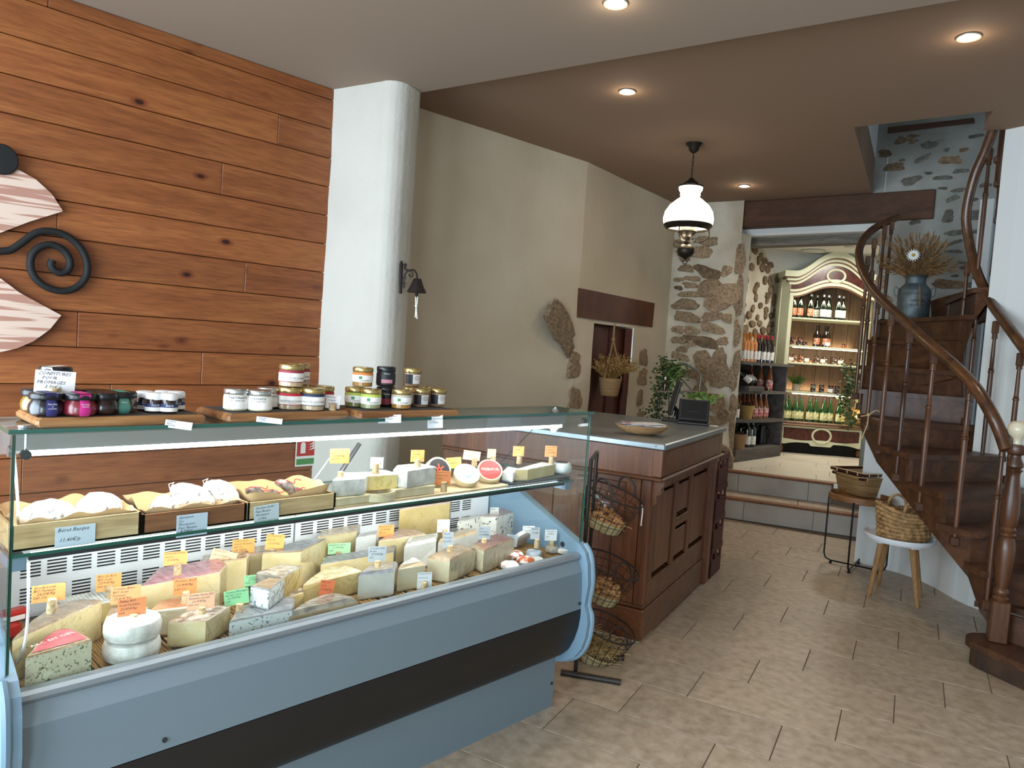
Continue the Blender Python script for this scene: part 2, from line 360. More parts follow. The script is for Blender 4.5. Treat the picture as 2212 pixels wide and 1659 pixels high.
sh.bbox((-2.6, 4.7, 4.4), (1.3, 7.4, 4.5)); sh.bbox((1.2, 4.9, 3.14), (1.3, 7.2, 4.4))
struct(sh, 'wall_stairwell', m_white)

# pine boarded wall behind the display case, one object for each board
wl = struct(B().bbox((-4.6, -2.2, 0), (-3.957, 2.38, ZC1)), 'wall_left', mat('wall_backing', '#4a2c16', 0.9))
zs = [0.132, 0.26, 0.431, 0.602, 0.773, 0.944, 1.119, 1.297, 1.468, 1.639, 1.809, 1.98, 2.151, 2.322, 2.492, 2.663, 2.834, 2.9]
joints = {16: [0.95], 12: [1.86, 0.2], 10: [1.02], 9: [2.03, 0.3], 7: [1.13], 6: [1.79, .4], 15: [], 14: [2.2], 13: [0.1], 11: [0.5], 8: [], 5: [1.3, 0.4], 4: [2.0], 3: [0.9]}
pm = {}
for i in range(1, len(zs) - 1):
    ys = [-2.1] + sorted(0.909 * j for j in joints.get(i, [])) + [2.345]
    for a, b in zip(ys, ys[1:]):
        h = zs[i + 1] - zs[i]; B_ = B().rbox((0, 0, 0), (0.022, b - a - 0.002, h - 0.004), 0.0025)
        o = bpy.data.objects.new('board', B_.mesh('board', m_pine)); COL.objects.link(o); o.parent = wl; o.location = (-3.946, (a + b) / 2, (zs[i] + zs[i + 1]) / 2)
# plastered pier that ends the boarding, with its soft rounded corner
def wob(p, s=1.0): return mnoise.noise(Vector(p) * 1.7) * 0.012 * s + mnoise.noise(Vector(p) * 5) * 0.004 * s
prof = [(-4.2, 2.29), (-3.96, 2.332), (-3.64, 2.411), (-3.572, 2.43)]
cx_, cy_ = -3.572, 2.521
prof += [(cx_ + 0.091 * math.sin(R(a)) , cy_ - 0.091 * math.cos(R(a))) for a in (20, 40, 60, 80)] + [(-3.48, 2.545), (-3.50, 2.61), (-3.535, 2.68), (-4.3, 2.95)]
def pier(u, v):
    t = u * (len(prof) - 1); i = min(int(t), len(prof) - 2); q = t - i
    x = prof[i][0] * (1 - q) + prof[i + 1][0] * q; y = prof[i][1] * (1 - q) + prof[i + 1][1] * q; z = v * 3.1
    w = wob((x, y, z * 1.3)); return Vector((x + w, y - w, z))
struct(B().grid(pier, (len(prof) - 1) * 3, 40), 'wall_pier', m_pillar, smooth=True, angle=180)
# cream plaster wall with a kink, and the low doorway in it
KA, KB, KC = Vector((-4.09, 2.75, 0)), Vector((-3.954, 4.784, 0)), Vector((-4.215, 6.60, 0))
dK = (KC - KB).normalized(); nK = Vector((dK.y, -dK.x, 0))         # normal into the room
def kx(px_, py_): return atp(px_, py_, KB, nK)
tD0 = (kx(1272, 850) - KB).dot(dK); tD1 = (kx(1357, 850) - KB).dot(dK); zD = kx(1300, 700).z
def creamA(u, v):
    p = KA.lerp(KB, u); z = v * 3.05; q = p + Vector((0, 0, z)); return q + Vector((wob(q), 0, 0))
struct(B().grid(creamA, 20, 36), 'wall_cream_near', m_cream, smooth=True, angle=180)
LK = (KC - KB).length
def creamp(t, z, s=0): q = KB + dK * t + nK * s; q.z = z; return q + nK * wob(q) * (1 if s == 0 else 0)
cb = B()
cb.grid(lambda u, v: creamp(u * tD0, v * 3.05), 6, 36)
cb.grid(lambda u, v: creamp(tD1 + u * (LK - tD1), v * 3.05), 10, 36)
cb.grid(lambda u, v: creamp(tD0 + u * (tD1 - tD0), zD + v * (3.05 - zD)), 6, 16)
cb.grid(lambda u, v: creamp(tD0, v * zD, -u * 0.35 - 1e-4), 3, 8); cb.grid(lambda u, v: creamp(tD1, v * zD, -u * 0.35 - 1e-4), 3, 8)
cb.grid(lambda u, v: creamp(tD0 + u * (tD1 - tD0), zD, -v * 0.35 - 1e-4), 3, 3)
struct(cb, 'wall_cream_far', m_cream, smooth=True, angle=30)
bk = B(); bk.extr([creamp(tD0 - .3, 0, -0.36), creamp(tD1 + .3, 0, -0.36), creamp(tD1 + .3, 2.2, -0.36), creamp(tD0 - .3, 2.2, -0.36)], -nK * 0.05)
struct(bk, 'wall_recess', m_stone3)
# red-brown plank door standing at the back of the recess, and the timber lintel over it
m_door = wood('dark_red_door', '#4a2012', '#6b3219', '#34160c', 0.6, 'z', rand=0.12)
dr = tag(bpy.data.objects.new('door_1', None), kind='structure'); COL.objects.link(dr); ROOTM[dr] = Matrix.Identity(4)
w0, w1 = tD0 + 0.10, tD1 - 0.004
for i in range(4):
    a = w0 + (w1 - w0) * i / 4 + .003; b = w0 + (w1 - w0) * (i + 1) / 4 - .003; s0 = -0.055 if i != 1 else -0.075
    B().extr([creamp(a, 0.3, s0), creamp(b, 0.3, s0), creamp(b, zD - 0.012, s0), creamp(a, zD - 0.012, s0)], -nK * 0.02).ob('door_plank', m_door, dr)
B().extr([creamp(w1 - .1, 0.3, -.008), creamp(w1 + .02, 0.3, -.008), creamp(w1 + .02, zD - .012, -.008), creamp(w1 - .1, zD - .012, -.008)], -nK * 0.02).ob('door_stile', m_door, dr)
pL = [kx(1249, 622), kx(1412, 655), kx(1407, 707), kx(1246, 685)]
lt = B(); lt.extr([p + nK * 0.012 for p in pL[::-1]], -nK * 0.16)
struct(lt, 'trim_1', mat('lintel_paint_brown', '#5c3119', 0.6, col2='#4a2512', scale=5))

# stones let into the plaster, each its own piece
def stone(parent, p0, n, cx, cy, w, h, rot=0, m=None, seed=0, th=0.012, k=13):
    rnd = random.Random(seed * 77 + int(cx * 3) + int(cy)); n = Vector(n).normalized(); up = Vector((0, 0, 1)); t = up.cross(n).normalized()
    if t.dot(CR) < 0: t = -t
    c = atp(cx, cy, p0, n); s = mpp(c); cosv = max(0.25, abs(t.dot(CR) / 1.0))
    a, bq = w / 2 * s / cosv, h / 2 * s; ph = rnd.random() * 6.28; ca, sa = math.cos(R(rot)), math.sin(R(rot))
    rr = [1 + 0.13 * math.sin(2 * 6.283 * i / k + ph) + 0.10 * math.sin(3 * 6.283 * i / k + 2 * ph) + rnd.uniform(-.13, .13) for i in range(k)]
    vs = []; fs = []
    for q, (sc, hh) in enumerate(((1.02, -0.02), (0.97, th * .7), (0.72, th), (0.35, th * 1.12))):
        for i in range(k):
            an = 6.2832 * i / k; rad = rr[i] ** (1 if sc > .7 else .6) * sc
            cs, sn = math.cos(an), math.sin(an); sq = max(abs(cs), abs(sn)) ** -0.45
            u, v = a * rad * cs * sq, bq * rad * sn * sq
            vs.append(c + t * (u * ca - v * sa) + up * (u * sa + v * ca) + n * (hh + (rnd.uniform(-.0025, .0025) if hh > 0 else 0)))
        if q: fs += [((q - 1) * k + i, (q - 1) * k + (i + 1) % k, q * k + (i + 1) % k, q * k + i) for i in range(k)]
    fs.append(tuple(range(3 * k, 4 * k)))
    b = B(); b._add(vs, fs); return b.ob('stone', m or m_stone, parent, smooth=True, angle=60)
crw = bpy.data.objects['wall_cream_far']
for i, (x, y, w, h, r_) in enumerate([(1215, 707, 84, 62, 38), (1241, 790, 30, 56, 0), (1242, 862, 34, 46, 0), (1225, 965, 30, 66, 0), (1389, 772, 22, 38, 0), (1388, 815, 26, 34, 0), (1382, 860, 14, 38, 0), (1384, 898, 18, 20, 0)]):
    stone(crw, KB + nK * 0.004, nK, x, y, w, h, -r_, m_stone, i, 0.010, 16)
# rubble stone pier beside the steps
S0, S1 = Vector((-4.215, 6.59, 0)), Vector((-3.51, 6.69, 0)); dS = (S1 - S0).normalized(); nS = Vector((dS.y, -dS.x, 0))
J1 = Vector((-3.47, 6.82, 0)); dJ = (J1 - S1).normalized(); nJ = Vector((-dJ.y, dJ.x, 0)); nJ = nJ if nJ.x > 0 else -nJ
sp = B()
def bulge(z): t = min(1, max(0, (0.85 - z) / 0.5)); return 0.30 * t * t * (3 - 2 * t)
def spf(u, v): q = S0.lerp(S1, u); q.z = v * 3.05; return q + nS * (wob(q, 1.6) + bulge(q.z))
sp.grid(spf, 14, 46)
def sjf(u, v): q = S1.lerp(J1, u); q.z = v * 2.7; return q + nS * (wob((S1.x, S1.y, q.z), 1.6) + bulge(q.z)) * (1 - u) + nJ * wob(q * 1.4, 1.6) * u
sp.grid(sjf, 8, 44); sp.grid(lambda u, v: J1.lerp(Vector((-3.94, 6.86, 0)), u) + Vector((0, 0, v * 2.7)), 2, 2)
sw = struct(sp, 'wall_stone_pier', m_lime, smooth=True, angle=50)
for i, s in enumerate([(1467, 527, 30, 18), (1500, 545, 60, 28), (1528, 520, 40, 22), (1482, 580, 26, 18), (1530, 588, 52, 24, -10), (1570, 585, 18, 24), (1468, 604, 22, 10), (1495, 602, 30, 12), (1490, 616, 28, 12),
                     (1466, 622, 14, 10), (1487, 636, 46, 12), (1536, 625, 42, 50), (1556, 640, 60, 66), (1480, 658, 44, 26), (1484, 686, 56, 20, -8), (1538, 684, 36, 22), (1570, 688, 18, 22), (1464, 712, 20, 18), (1494, 714, 32, 16),
                     (1540, 710, 50, 20, -12), (1466, 735, 26, 18), (1515, 738, 66, 26, -6), (1494, 742, 18, 14), (1562, 738, 22, 22), (1474, 754, 24, 14), (1468, 770, 40, 14, -12), (1520, 792, 42, 66), (1556, 798, 48, 84), (1490, 807, 36, 22),
                     (1546, 872, 34, 44), (1560, 902, 22, 40), (1536, 915, 40, 32), (1548, 985, 60, 60), (1530, 1005, 46, 44), (1478, 560, 22, 10), (1512, 845, 30, 26)]):
    off = 0.0
    if s[1] > 860: off = bulge(atp(s[0], s[1], S0 + nS * 0.15, nS).z)
    stone(sw, S0 + nS * off, nS, *s[:4], s[4] if len(s) > 4 else 0, m_stone2 if i in (21, 4, 9) else m_stone, i, 0.009, 17)
for i, s in enumerate([(1600, 562, 24, 60), (1597, 640, 20, 84), (1592, 720, 20, 56), (1588, 800, 20, 90), (1583, 880, 20, 60), (1578, 950, 18, 84)]):
    stone(sw, S1, nJ, *s, 0, m_stone, 50 + i, 0.012)
# back room shell
bl = struct(B().grid(lambda u, v: Vector((-3.92 + 0.01 * mnoise.noise(Vector((0, u * 9, v * 9))), 6.7 + u * 2.9, 0.35 + v * 2.45)), 24, 20), 'wall_back_left', m_lime, smooth=True, angle=180)
rnd = random.Random(5)
sb = []
for gy in range(17):
    for gx in range(10):
        y = 7.42 + gx * 0.185 + rnd.uniform(-.055, .055) + (0.09 if gy % 2 else 0); z = 1.28 + gy * 0.088 + rnd.uniform(-.03, .03)
        if y > 9.2 or rnd.random() < .12: continue
        sb.append((y, z, rnd.uniform(.06, .135), rnd.uniform(.036, .066)))
for i, (y, z, a, bq) in enumerate(sb):
    k = 11; vs = []; fs = []
    rr = [rnd.uniform(.78, 1.15) for _ in range(k)]
    for q, (sc, hh) in enumerate(((1, -0.01), (0.92, 0.012), (0.5, 0.017))):
        for t in range(k): an = 6.2832 * t / k; vs.append((-3.915 + hh, y + a * .62 * rr[t] * sc * math.cos(an), z + bq * rr[t] * sc * math.sin(an)))
        if q: fs += [((q - 1) * k + t, (q - 1) * k + (t + 1) % k, q * k + (t + 1) % k, q * k + t) for t in range(k)]
    fs.append(tuple(range(2 * k, 3 * k))); b = B(); b._add(vs, fs); b.ob('stone', m_stone2, bl, smooth=True, angle=60)
struct(B().bbox((-4.3, 9.45, 0.3), (-1.2, 9.55, 2.9)).bbox((-1.55, 6.95, 0.3), (-1.45, 9.5, 2.9)), 'wall_back_room', mat('back_room_paint', '#cfd0cc', 0.85))
struct(B().bbox((-4.3, 7.12, 2.75), (-1.4, 9.6, 2.85)), 'ceiling_back_room', mat('back_room_ceiling', '#dcdad2', 0.85))
bo = B(); bo.extr([(-3.93, 7.6, 2.75), (-3.93, 9.45, 2.75), (-3.93, 9.45, 2.35)], (0.0, 0.0, 0.0)) if False else None
sl = B(); sl._add([(-3.93, 8.0, 2.75), (-3.0, 9.45, 2.75), (-3.93, 9.45, 2.75), (-3.93, 8.6, 2.40), (-3.4, 9.45, 2.40), (-3.93, 9.45, 2.40)], [(0, 1, 4, 3), (3, 4, 5), (0, 2, 1)])
struct(sl, 'ceiling_back_room_slope', mat('back_room_paint', '#cfd0cc', 0.85))
# wall behind the stairs, opening header, beams
dW = Vector((1, 0.108, 0)).normalized(); nW = Vector((dW.y, -dW.x, 0)); W0 = Vector((-2.383, 6.91, 0))
xo = (atp(1897, 560, W0, nW) - W0).dot(dW)
def wsf(u, v): q = W0 + dW * (xo + u * 3.2); q.z = v * 4.45; return q + nW * wob(q, 1.5)
ws = B(); ws.grid(wsf, 24, 40)
ws.grid(lambda u, v: W0 + dW * xo - nW * (u * 0.4) + Vector((0, 0, v * 2.9)), 3, 20)
ws.grid(lambda u, v: W0 + dW * (xo - u * 0.6) + Vector((0, 0, 2.80 + v * 1.7)), 3, 6)
sws = struct(ws, 'wall_stairs', m_lime2, smooth=True, angle=50)
for i, s in enumerate([(1963, 301, 48, 20), (2012, 311, 32, 18), (1911, 331, 22, 16), (1931, 361, 36, 16), (1949, 346, 9, 6), (1968, 390, 30, 18, 8), (2052, 346, 34, 20), (1993, 343, 26, 12, 20), (2045, 324, 9, 9), (2082, 324, 14, 10), (2037, 384, 28, 10), (2075, 369, 22, 10),
                     (2006, 374, 12, 6), (2070, 411, 22, 8), (2037, 407, 14, 6), (2057, 429, 18, 12, 30), (2048, 468, 18, 26), (2122, 463, 56, 22), (2068, 502, 34, 12, 10), (2112, 500, 22, 8), (2062, 524, 22, 8, 20), (2060, 543, 24, 7), (2048, 614, 46, 22, -6), (2104, 616, 26, 14),
                     (1976, 480, 16, 10), (2120, 548, 24, 7), (2078, 567, 12, 5), (2082, 578, 14, 6), (2062, 596, 12, 5), (1905, 520, 18, 26), (1908, 560, 20, 30), (1904, 610, 18, 34), (1910, 650, 22, 26), (2100, 432, 14, 8), (2128, 400, 16, 9), (2108, 294, 22, 8), (2100, 470, 12, 7)]):
    stone(sws, W0, nW, *s[:4], s[4] if len(s) > 4 else 0, m_stone2 if i in (0, 2, 3, 6, 9, 22) else (m_stone if 28 < i < 33 else m_stone3), 100 + i, 0.006, 17)
# rotten wood lintel let into the wall above
lp = [atp(x, y, W0, nW) + nW * 0.02 for x, y in ((1920, 276), (2104, 256), (2106, 266), (1918, 289))]
struct(B().extr(lp, -nW * 0.08), 'trim_2', m_beam)
hA, hB = Vector((-4.083, 6.67, 0)), Vector((-1.884, 6.93, 0)); dB = (hB - hA).normalized(); nB = Vector((dB.y, -dB.x, 0))
lenB = (hB - hA).length
bm_ = B(); bm_.M = frame(hA, dB, (-nB.x, -nB.y, 0)); bm_.rbox((lenB / 2, 0.10, 2.892), (lenB, 0.2, 0.25), 0.006)
struct(bm_, 'trim_3', m_beam)
hd = B(); hd.prism([(-3.75, 6.86), (-2.0, 7.02), (-2.0, 7.25), (-3.75, 7.1)], 2.70, 2.80); hd.prism([(-4.2, 6.72), (-1.95, 6.98), (-1.95, 7.2), (-4.2, 7.0)], 2.78, 3.02)
struct(hd, 'wall_header', m_white)
struct(B().prism([(-3.66, 6.98), (-2.0, 7.14), (-2.0, 7.28), (-3.66, 7.14)], 2.615, 2.71), 'trim_4', wood('grey_weathered_lintel', '#6f6a60', '#8d877b', '#4d493f', 0.85, 'x'))
# the rest of the shop behind the camera: side wall, and the front wall with its window
struct(B().bbox((2.2, -2.2, 0), (2.3, 5.5, 3.1)), 'wall_right', m_white)
fw = B(); fw.bbox((-4.9, -2.3, 0), (-3.7, -2.2, ZC1)); fw.bbox((-0.3, -2.3, 0), (0.42, -2.2, ZC1)); fw.bbox((1.48, -2.3, 0), (2.3, -2.2, ZC1)); fw.bbox((0.42, -2.3, 2.3), (1.48, -2.2, ZC1)); fw.bbox((-3.7, -2.3, 0), (-0.3, -2.2, 0.3)); fw.bbox((-3.7, -2.3, 2.7), (-0.3, -2.2, ZC1))
struct(fw, 'wall_front', m_white)
wn = tag(bpy.data.objects.new('window_1', None), kind='structure'); COL.objects.link(wn); ROOTM[wn] = Matrix.Identity(4)
m_wf = mat('window_frame_paint', '#5a5f60', 0.5)
for x in (-3.67, -2.55, -1.45, -0.33): B().bbox((x - .03, -2.28, 0.3), (x + .03, -2.22, 2.7)).ob('window_frame', m_wf, wn)
for a, b in ((-3.64, -2.58), (-2.52, -1.48), (-1.42, -.36)): B().bbox((a, -2.255, 0.3), (b, -2.249, 2.7)).ob('pane', glassmat('window_glass'), wn)
dr2 = tag(bpy.data.objects.new('door_2', None), kind='structure'); COL.objects.link(dr2); ROOTM[dr2] = Matrix.Identity(4)
for lo, hi in (((.42, -2.28, 0), (.50, -2.22, 2.3)), ((1.40, -2.28, 0), (1.48, -2.22, 2.3)), ((.50, -2.28, 2.2), (1.40, -2.22, 2.3)), ((.50, -2.28, 0), (1.40, -2.22, .25))): B().bbox(lo, hi).ob('door_frame', m_wf, dr2)
B().bbox((.50, -2.255, .25), (1.40, -2.249, 2.2)).ob('pane', glassmat('window_glass'), dr2)
# white partition inside the turn of the stairs and the curved white wall under them
pw = B(); pw.prism([(-1.119, 5.462), (-1.018, 5.435), (1.6, 5.40), (1.6, 5.52), (-1.10, 5.57)], 0, ZC2)
struct(pw, 'wall_partition', m_white)
cw = [(-1.851, 5.688), (-1.69, 5.70), (-1.548, 5.692), (-1.393, 5.635), (-1.262, 5.528), (-1.132, 5.391), (-1.028, 5.31), (-.914, 5.262)]; ct = [1.06, 1.0, .92, .82, .72, .6, .42, .3]
us = B()
for i in range(7):
    (x0, y0), (x1, y1) = cw[i], cw[i + 1]; us._add([(x0, y0, 0), (x1, y1, 0), (x1, y1, ct[i + 1]), (x0, y0, ct[i])], [(0, 1, 2, 3)])
us._add([(-1.851, 5.688, 0), (-1.83, 6.4, 0), (-1.83, 6.4, 1.1), (-1.851, 5.688, 1.06)], [(0, 3, 2, 1)])
struct(us, 'wall_under_stairs', m_white, smooth=True, angle=50)
# ================================================================ winding staircase
m_st = wood('walnut_stair_wood', '#4a2c18', '#643f24', '#331d0f', 0.52, 'y', rand=0.06, coat=0.04)
m_stz = wood('walnut_upright', '#4f2f1a', '#6a4227', '#351e10', 0.4, 'z', rand=0.08, coat=0.15)
m_rail = wood('polished_handrail', '#4f311b', '#684226', '#382110', 0.34, 'y', coat=0.25)
m_bull = mat('dark_worn_step', '#2c2019', 0.5, col2='#4a3424', scale=9)
def atd(x, y, D): return CP + ray(x, y) * D
OZ = {1: (-0.775, 4.20, .128), 2: (-0.672, 4.400, .296), 3: (-0.786, 4.354, .464), 4: (-0.874, 4.461, .632), 5: (-1.037, 4.517, .80), 6: (-1.285, 4.735, .965)}
for n_, x, y, D in ((7, 1902, 907.7, 4.72), (8, 1866, 841, 5.25), (9, 1863, 789, 5.7), (10, 1876, 734, 5.92), (11, 1898, 692, 6.0)): OZ[n_] = tuple(atd(x, y, D))
OZ[12] = (-1.60, 6.52, 2.03); OZ[13] = (-1.22, 6.58, 2.20); OZ[14] = (-0.85, 6.55, 2.37)
IN = {1: (0.25, 3.72), 2: (0.10, 4.22), 3: (-0.05, 4.94), 4: (-0.33, 5.12), 5: (-0.70, 5.17), 6: (-0.945, 5.36), 7: (-1.10, 5.55), 8: (-1.20, 5.66), 9: (-1.25, 5.70), 10: (-1.275, 5.69), 11: (-1.262, 5.62), 12: (-1.21, 5.57), 13: (-1.10, 5.50), 14: (-0.95, 5.47)}
SZ = {n_: OZ[n_][2] for n_ in OZ}
stair = thing('winding_staircase', 'dark brown wooden winding staircase with turned balusters and a curved handrail', 'staircase', (-0.70, 4.33, 0))
def V2(p): return Vector((p[0], p[1], 0))
for n_ in range(1, 14):
    o0, o1, i0, i1 = V2(OZ[n_]), V2(OZ[n_ + 1]), V2(IN[n_]), V2(IN[n_ + 1]); z = SZ[n_]
    fr = (i0 - o0).normalized(); back = (o1 - o0)
    nose = Vector((fr.y, -fr.x, 0)); nose = nose if nose.dot(back) < 0 else -nose
    out = (-fr) * 0.03
    if n_ == 1:
        arc = [Vector((-0.70, 4.30, 0)) + Vector((math.cos(R(a)), math.sin(R(a)), 0)) * 0.125 for a in range(150, 256, 15)]
        poly = [Vector((-.72, 4.46, 0))] + arc + [i0, i1, Vector((-0.5, 4.5, 0))]
        B().prism([p for p in poly], z - 0.035, z).ob('tread', m_st, stair)
        poly2 = [Vector((-.70, 4.44, 0))] + [Vector((-0.70, 4.30, 0)) + (p - Vector((-0.70, 4.30, 0))) * 0.8 for p in arc] + [i0 + Vector((0, 0.03, 0)), i1, Vector((-0.5, 4.5, 0))]
        B().prism(poly2, 0, z - 0.035).ob('curtail_step', m_bull, stair); continue
    poly = [o0 + nose * 0.025 + out, o1 + out, i1 - out * 0.6, i0 + nose * 0.025 - out * 0.6]
    B().prism(poly, z - 0.032, z).ob('tread', m_st, stair)
    zl = SZ[n_ - 1]
    B().extr([(o0.x, o0.y, zl), (i0.x, i0.y, zl), (i0.x, i0.y, z - 0.032), (o0.x, o0.y, z - 0.032)], -nose * 0.02).ob('riser', m_st, stair)
# outer cut string, one curved board stepped under the treads
sg_ = B()
def drop(n_): return {2: .20, 3: .22, 4: .25}.get(n_, .275)
for n_ in range(2, 13):
    a, c = Vector(OZ[n_]), Vector(OZ[n_ + 1]); zt = SZ[n_] - .032; za = max(0.03, SZ[n_] - drop(n_)); zb = SZ[n_ + 1] - drop(n_ + 1)
    t = (V2(c) - V2(a)).normalized(); nn = Vector((t.y, -t.x, 0)) * 0.025
    i = len(sg_.v); P = [(a.x, a.y, za), (c.x, c.y, zb), (c.x, c.y, zt), (a.x, a.y, zt)]
    sg_._add([Vector(p) for p in P] + [Vector(p) - nn * -1 for p in P], [(3, 2, 1, 0), (4, 5, 6, 7), (0, 1, 5, 4), (2, 3, 7, 6), (1, 2, 6, 5), (0, 4, 7, 3)])
sg_.ob('outer_string', m_st, stair)
# underside boards of the treads (closing the view from below)
und = B()
for n_ in range(7, 13):
    a, c, i0, i1 = OZ[n_], OZ[n_ + 1], IN[n_], IN[n_ + 1]
    und._add([(a[0], a[1], SZ[n_] - .26), (c[0], c[1], SZ[n_ + 1] - .26), (i1[0], i1[1], SZ[n_ + 1] - .26), (i0[0], i0[1], SZ[n_] - .26)], [(0, 1, 2, 3)])
und.ob('soffit_board', m_st, stair)
ins = B()
for n_ in range(4, 13):
    a, c = IN[n_], IN[n_ + 1]; ins._add([(a[0], a[1], SZ[n_] - .22), (c[0], c[1], SZ[n_ + 1] - .22), (c[0], c[1], SZ[n_] - .03), (a[0], a[1], SZ[n_] - .03)], [(0, 1, 2, 3)])
ins.ob('inner_string', m_st, stair)
# plan curve of the outer string, searched for the spot that stands above a point of the photograph
curve = bez([(p[0], p[1], p[2]) for p in [OZ[k] for k in range(2, 13)]], 24)
def proj(p): q = Vector(p) - CP; z = q.dot(CW); return 1106 + FPX * q.dot(CR) / z, 829.5 + FPX * q.dot(CD) / z
def plan_at(x, lo, hi, y=None):
    def err(k):
        p = curve[k]
        if y is not None: p = Vector((p.x, p.y, zfor(p, y)))
        return abs(proj(p)[0] - x)
    best = min(range(int(lo * 24), int(hi * 24) + 1), key=err); return curve[best]
def zfor(p, y):
    lo, hi = 0.0, 4.0
    for _ in range(40):
        m_ = (lo + hi) / 2
        if proj((p.x, p.y, m_))[1] > y: lo = m_
        else: hi = m_
    return lo
def baluster(pb, zt, fat=1.0):
    """slim turned baluster with square block at the foot and at the head"""
    zb = pb.z; h = zt - zb; r = 0.0125 * fat
    b = B(); b.lathe([(r * .9, zb), (r * 1.05, zb + .10 * h), (r * 1.2, zb + .45 * h), (r * 1.15, zb + .62 * h), (r * 1.45, zb + .625 * h), (r * 1.45, zb + .635 * h), (r * 1.0, zb + .64 * h), (r * 1.4, zb + .648 * h), (r * 1.0, zb + .655 * h),
                      (r * .95, zb + .75 * h), (r * .8, zb + .87 * h), (r * 1.3, zb + .875 * h), (r * 1.3, zb + .885 * h), (r * 1.2, zb + .89 * h), (r * 1.25, zt)], (pb.x, pb.y, 0), 10)
    o = b.ob('baluster', m_stz, stair, smooth=True)
    B().rbox((pb.x, pb.y, zb - 0.02), (0.045, 0.045, 0.05), 0.006, rz=0.5).ob('foot_block', m_st, o)
    B().rbox((pb.x, pb.y, zt - 0.035), (0.034, 0.034, 0.08), 0.005, rz=0.5).ob('head_block', m_stz, o)
nw = Vector((-0.70, 4.33, 0))
rp = [atd(*q) for q in ((2174, 972, 3.60), (2160, 932, 3.64), (2141, 892, 3.68), (2108, 839, 3.78), (2067, 794, 3.95), (2001, 737, 4.22), (1952, 691.5, 4.52), (1903, 646, 4.92), (1878, 614, 5.18), (1861, 579, 5.42), (1856, 548, 5.6), (1863, 522, 5.76), (1882, 499, 5.88), (1908, 483, 5.96), (1940, 469, 6.03))]
rc = bez(rp, 8)
hr = B(); hr.tube(rc, 0.031, 10); hr.ob('handrail', m_rail, stair, smooth=True)
def rail_z(px_x, near):  # rail height above a plan point
    k = min(range(len(rc)), key=lambda i: (rc[i] - Vector((near.x, near.y, rc[i].z))).length); return rc[k].z
for x, y, lo, hi in ((2131, 1306, 0.2, 2.2), (2060, 1169, 1.8, 3.4), (1986, 1095, 2.6, 4.5), (1935, 1032, 3.4, 5), (1898, 974, 4, 6), (1872, 925, 4.6, 6.3), (1856, 880, 5.3, 7)):
    p = plan_at(x, lo, hi, y); q = Vector((p.x, p.y, 0)); q.z = zfor(q, y - 8); baluster(q, rail_z(x, q) - 0.02)
for x, y, D in ((1848, 850, 5.62), (1862, 810, 5.8), (1889, 728, 5.95), (1907, 690, 6.02)):
    q = atd(x, y, D); baluster(q, rail_z(x, q) - 0.01)
# newel post with its ball
npz = SZ[1]
pr = [(.052, npz), (.052, npz + .01)]
nb = B(); nb.rbox((nw.x, nw.y, npz + .105), (.082, .082, .21), .006, rz=0.35)
prof_n = [(.045, .21), (.05, .225), (.038, .235), (.046, .25), (.046, .262), (.034, .275), (.040, .31), (.052, .40), (.054, .47), (.046, .515), (.036, .53), (.048, .545), (.036, .555), (.046, .57), (.036, .585),
          (.048, .60), (.052, .66), (.050, .72), (.034, .84), (.036, .86), (.048, .87), (.034, .88), (.048, .89), (.046, .905), (.032, .93), (.030, .945), (.052, .955), (.06, .975), (.052, .995), (.02, 1.0)]
sN = 1.0
nb.lathe([(r_ * .78, npz + z * sN) for r_, z in prof_n], (nw.x, nw.y, 0), 20)
nwo = nb.ob('newel_post', m_stz, stair, smooth=True)
fb = B(); z0 = npz + 1.0; fb.lathe([(.022, z0), (.018, z0 + .012), (.022, z0 + .03), (.04, z0 + .045), (.049, z0 + .07), (.045, z0 + .095), (.03, z0 + .112), (.004, z0 + .117)], (nw.x, nw.y, 0), 20)
tag(fb.ob('ball_finial', mat('ivory_ball', '#cfc6ac', 0.35, coat=.3), nwo, smooth=True), 'cream ball finial on the newel post')
# inner handrail and its balusters
ir = [atd(x, y, D) for x, y, D in ((2260, 815, 4.1), (2210, 749, 4.22), (2174, 700, 4.4), (2137, 646, 4.68), (2108, 581, 4.85), (2092, 515, 4.92), (2087.5, 458, 4.92), (2104, 384, 4.86), (2128, 327, 4.78), (2147, 276, 4.7))]
irc = bez(ir, 8); B().tube(irc, 0.031, 10).ob('inner_handrail', m_rail, stair, smooth=True)
for x0, y0, x1, y1, D in ((2205, 764, 2190, 1030, 4.24), (2152, 695, 2132, 985, 4.5), (2114, 634, 2100, 905, 4.8), (2091, 568, 2085, 790, 4.92), (2139, 322, 2128, 589, 4.78)):
    b_ = atd(x1, y1, D); t_ = atd(x0, y0, D); b_.x, b_.y = t_.x, t_.y; b_.z = zfor(b_, y1); baluster(b_, t_.z)
# hanging newel of the upper flight, seen beside the partition
up = [atd(2164, y, 5.35) for y in (285, 400, 500, 600)]
ub = B(); ub.lathe([(.012, up[3].z), (.02, up[3].z + .02), (.014, up[2].z), (.03, up[1].z), (.05, up[1].z + .03), (.05, up[0].z + .1)], (up[1].x, up[1].y, 0), 12)
for y in (397, 476, 345): p = atd(2163, y, 5.35); ub.rbox(p, (.09, .06, .05), .008)
ub.ob('hanging_newel', m_stz, stair, smooth=True)
for n_, y in ((12, 560), (13, 470), (14, 385)): p = atd(2168, y, 5.5); B().rbox((p.x + .15, p.y, p.z), (.34, .3, .035), .004).ob('upper_tread', m_st, stair)
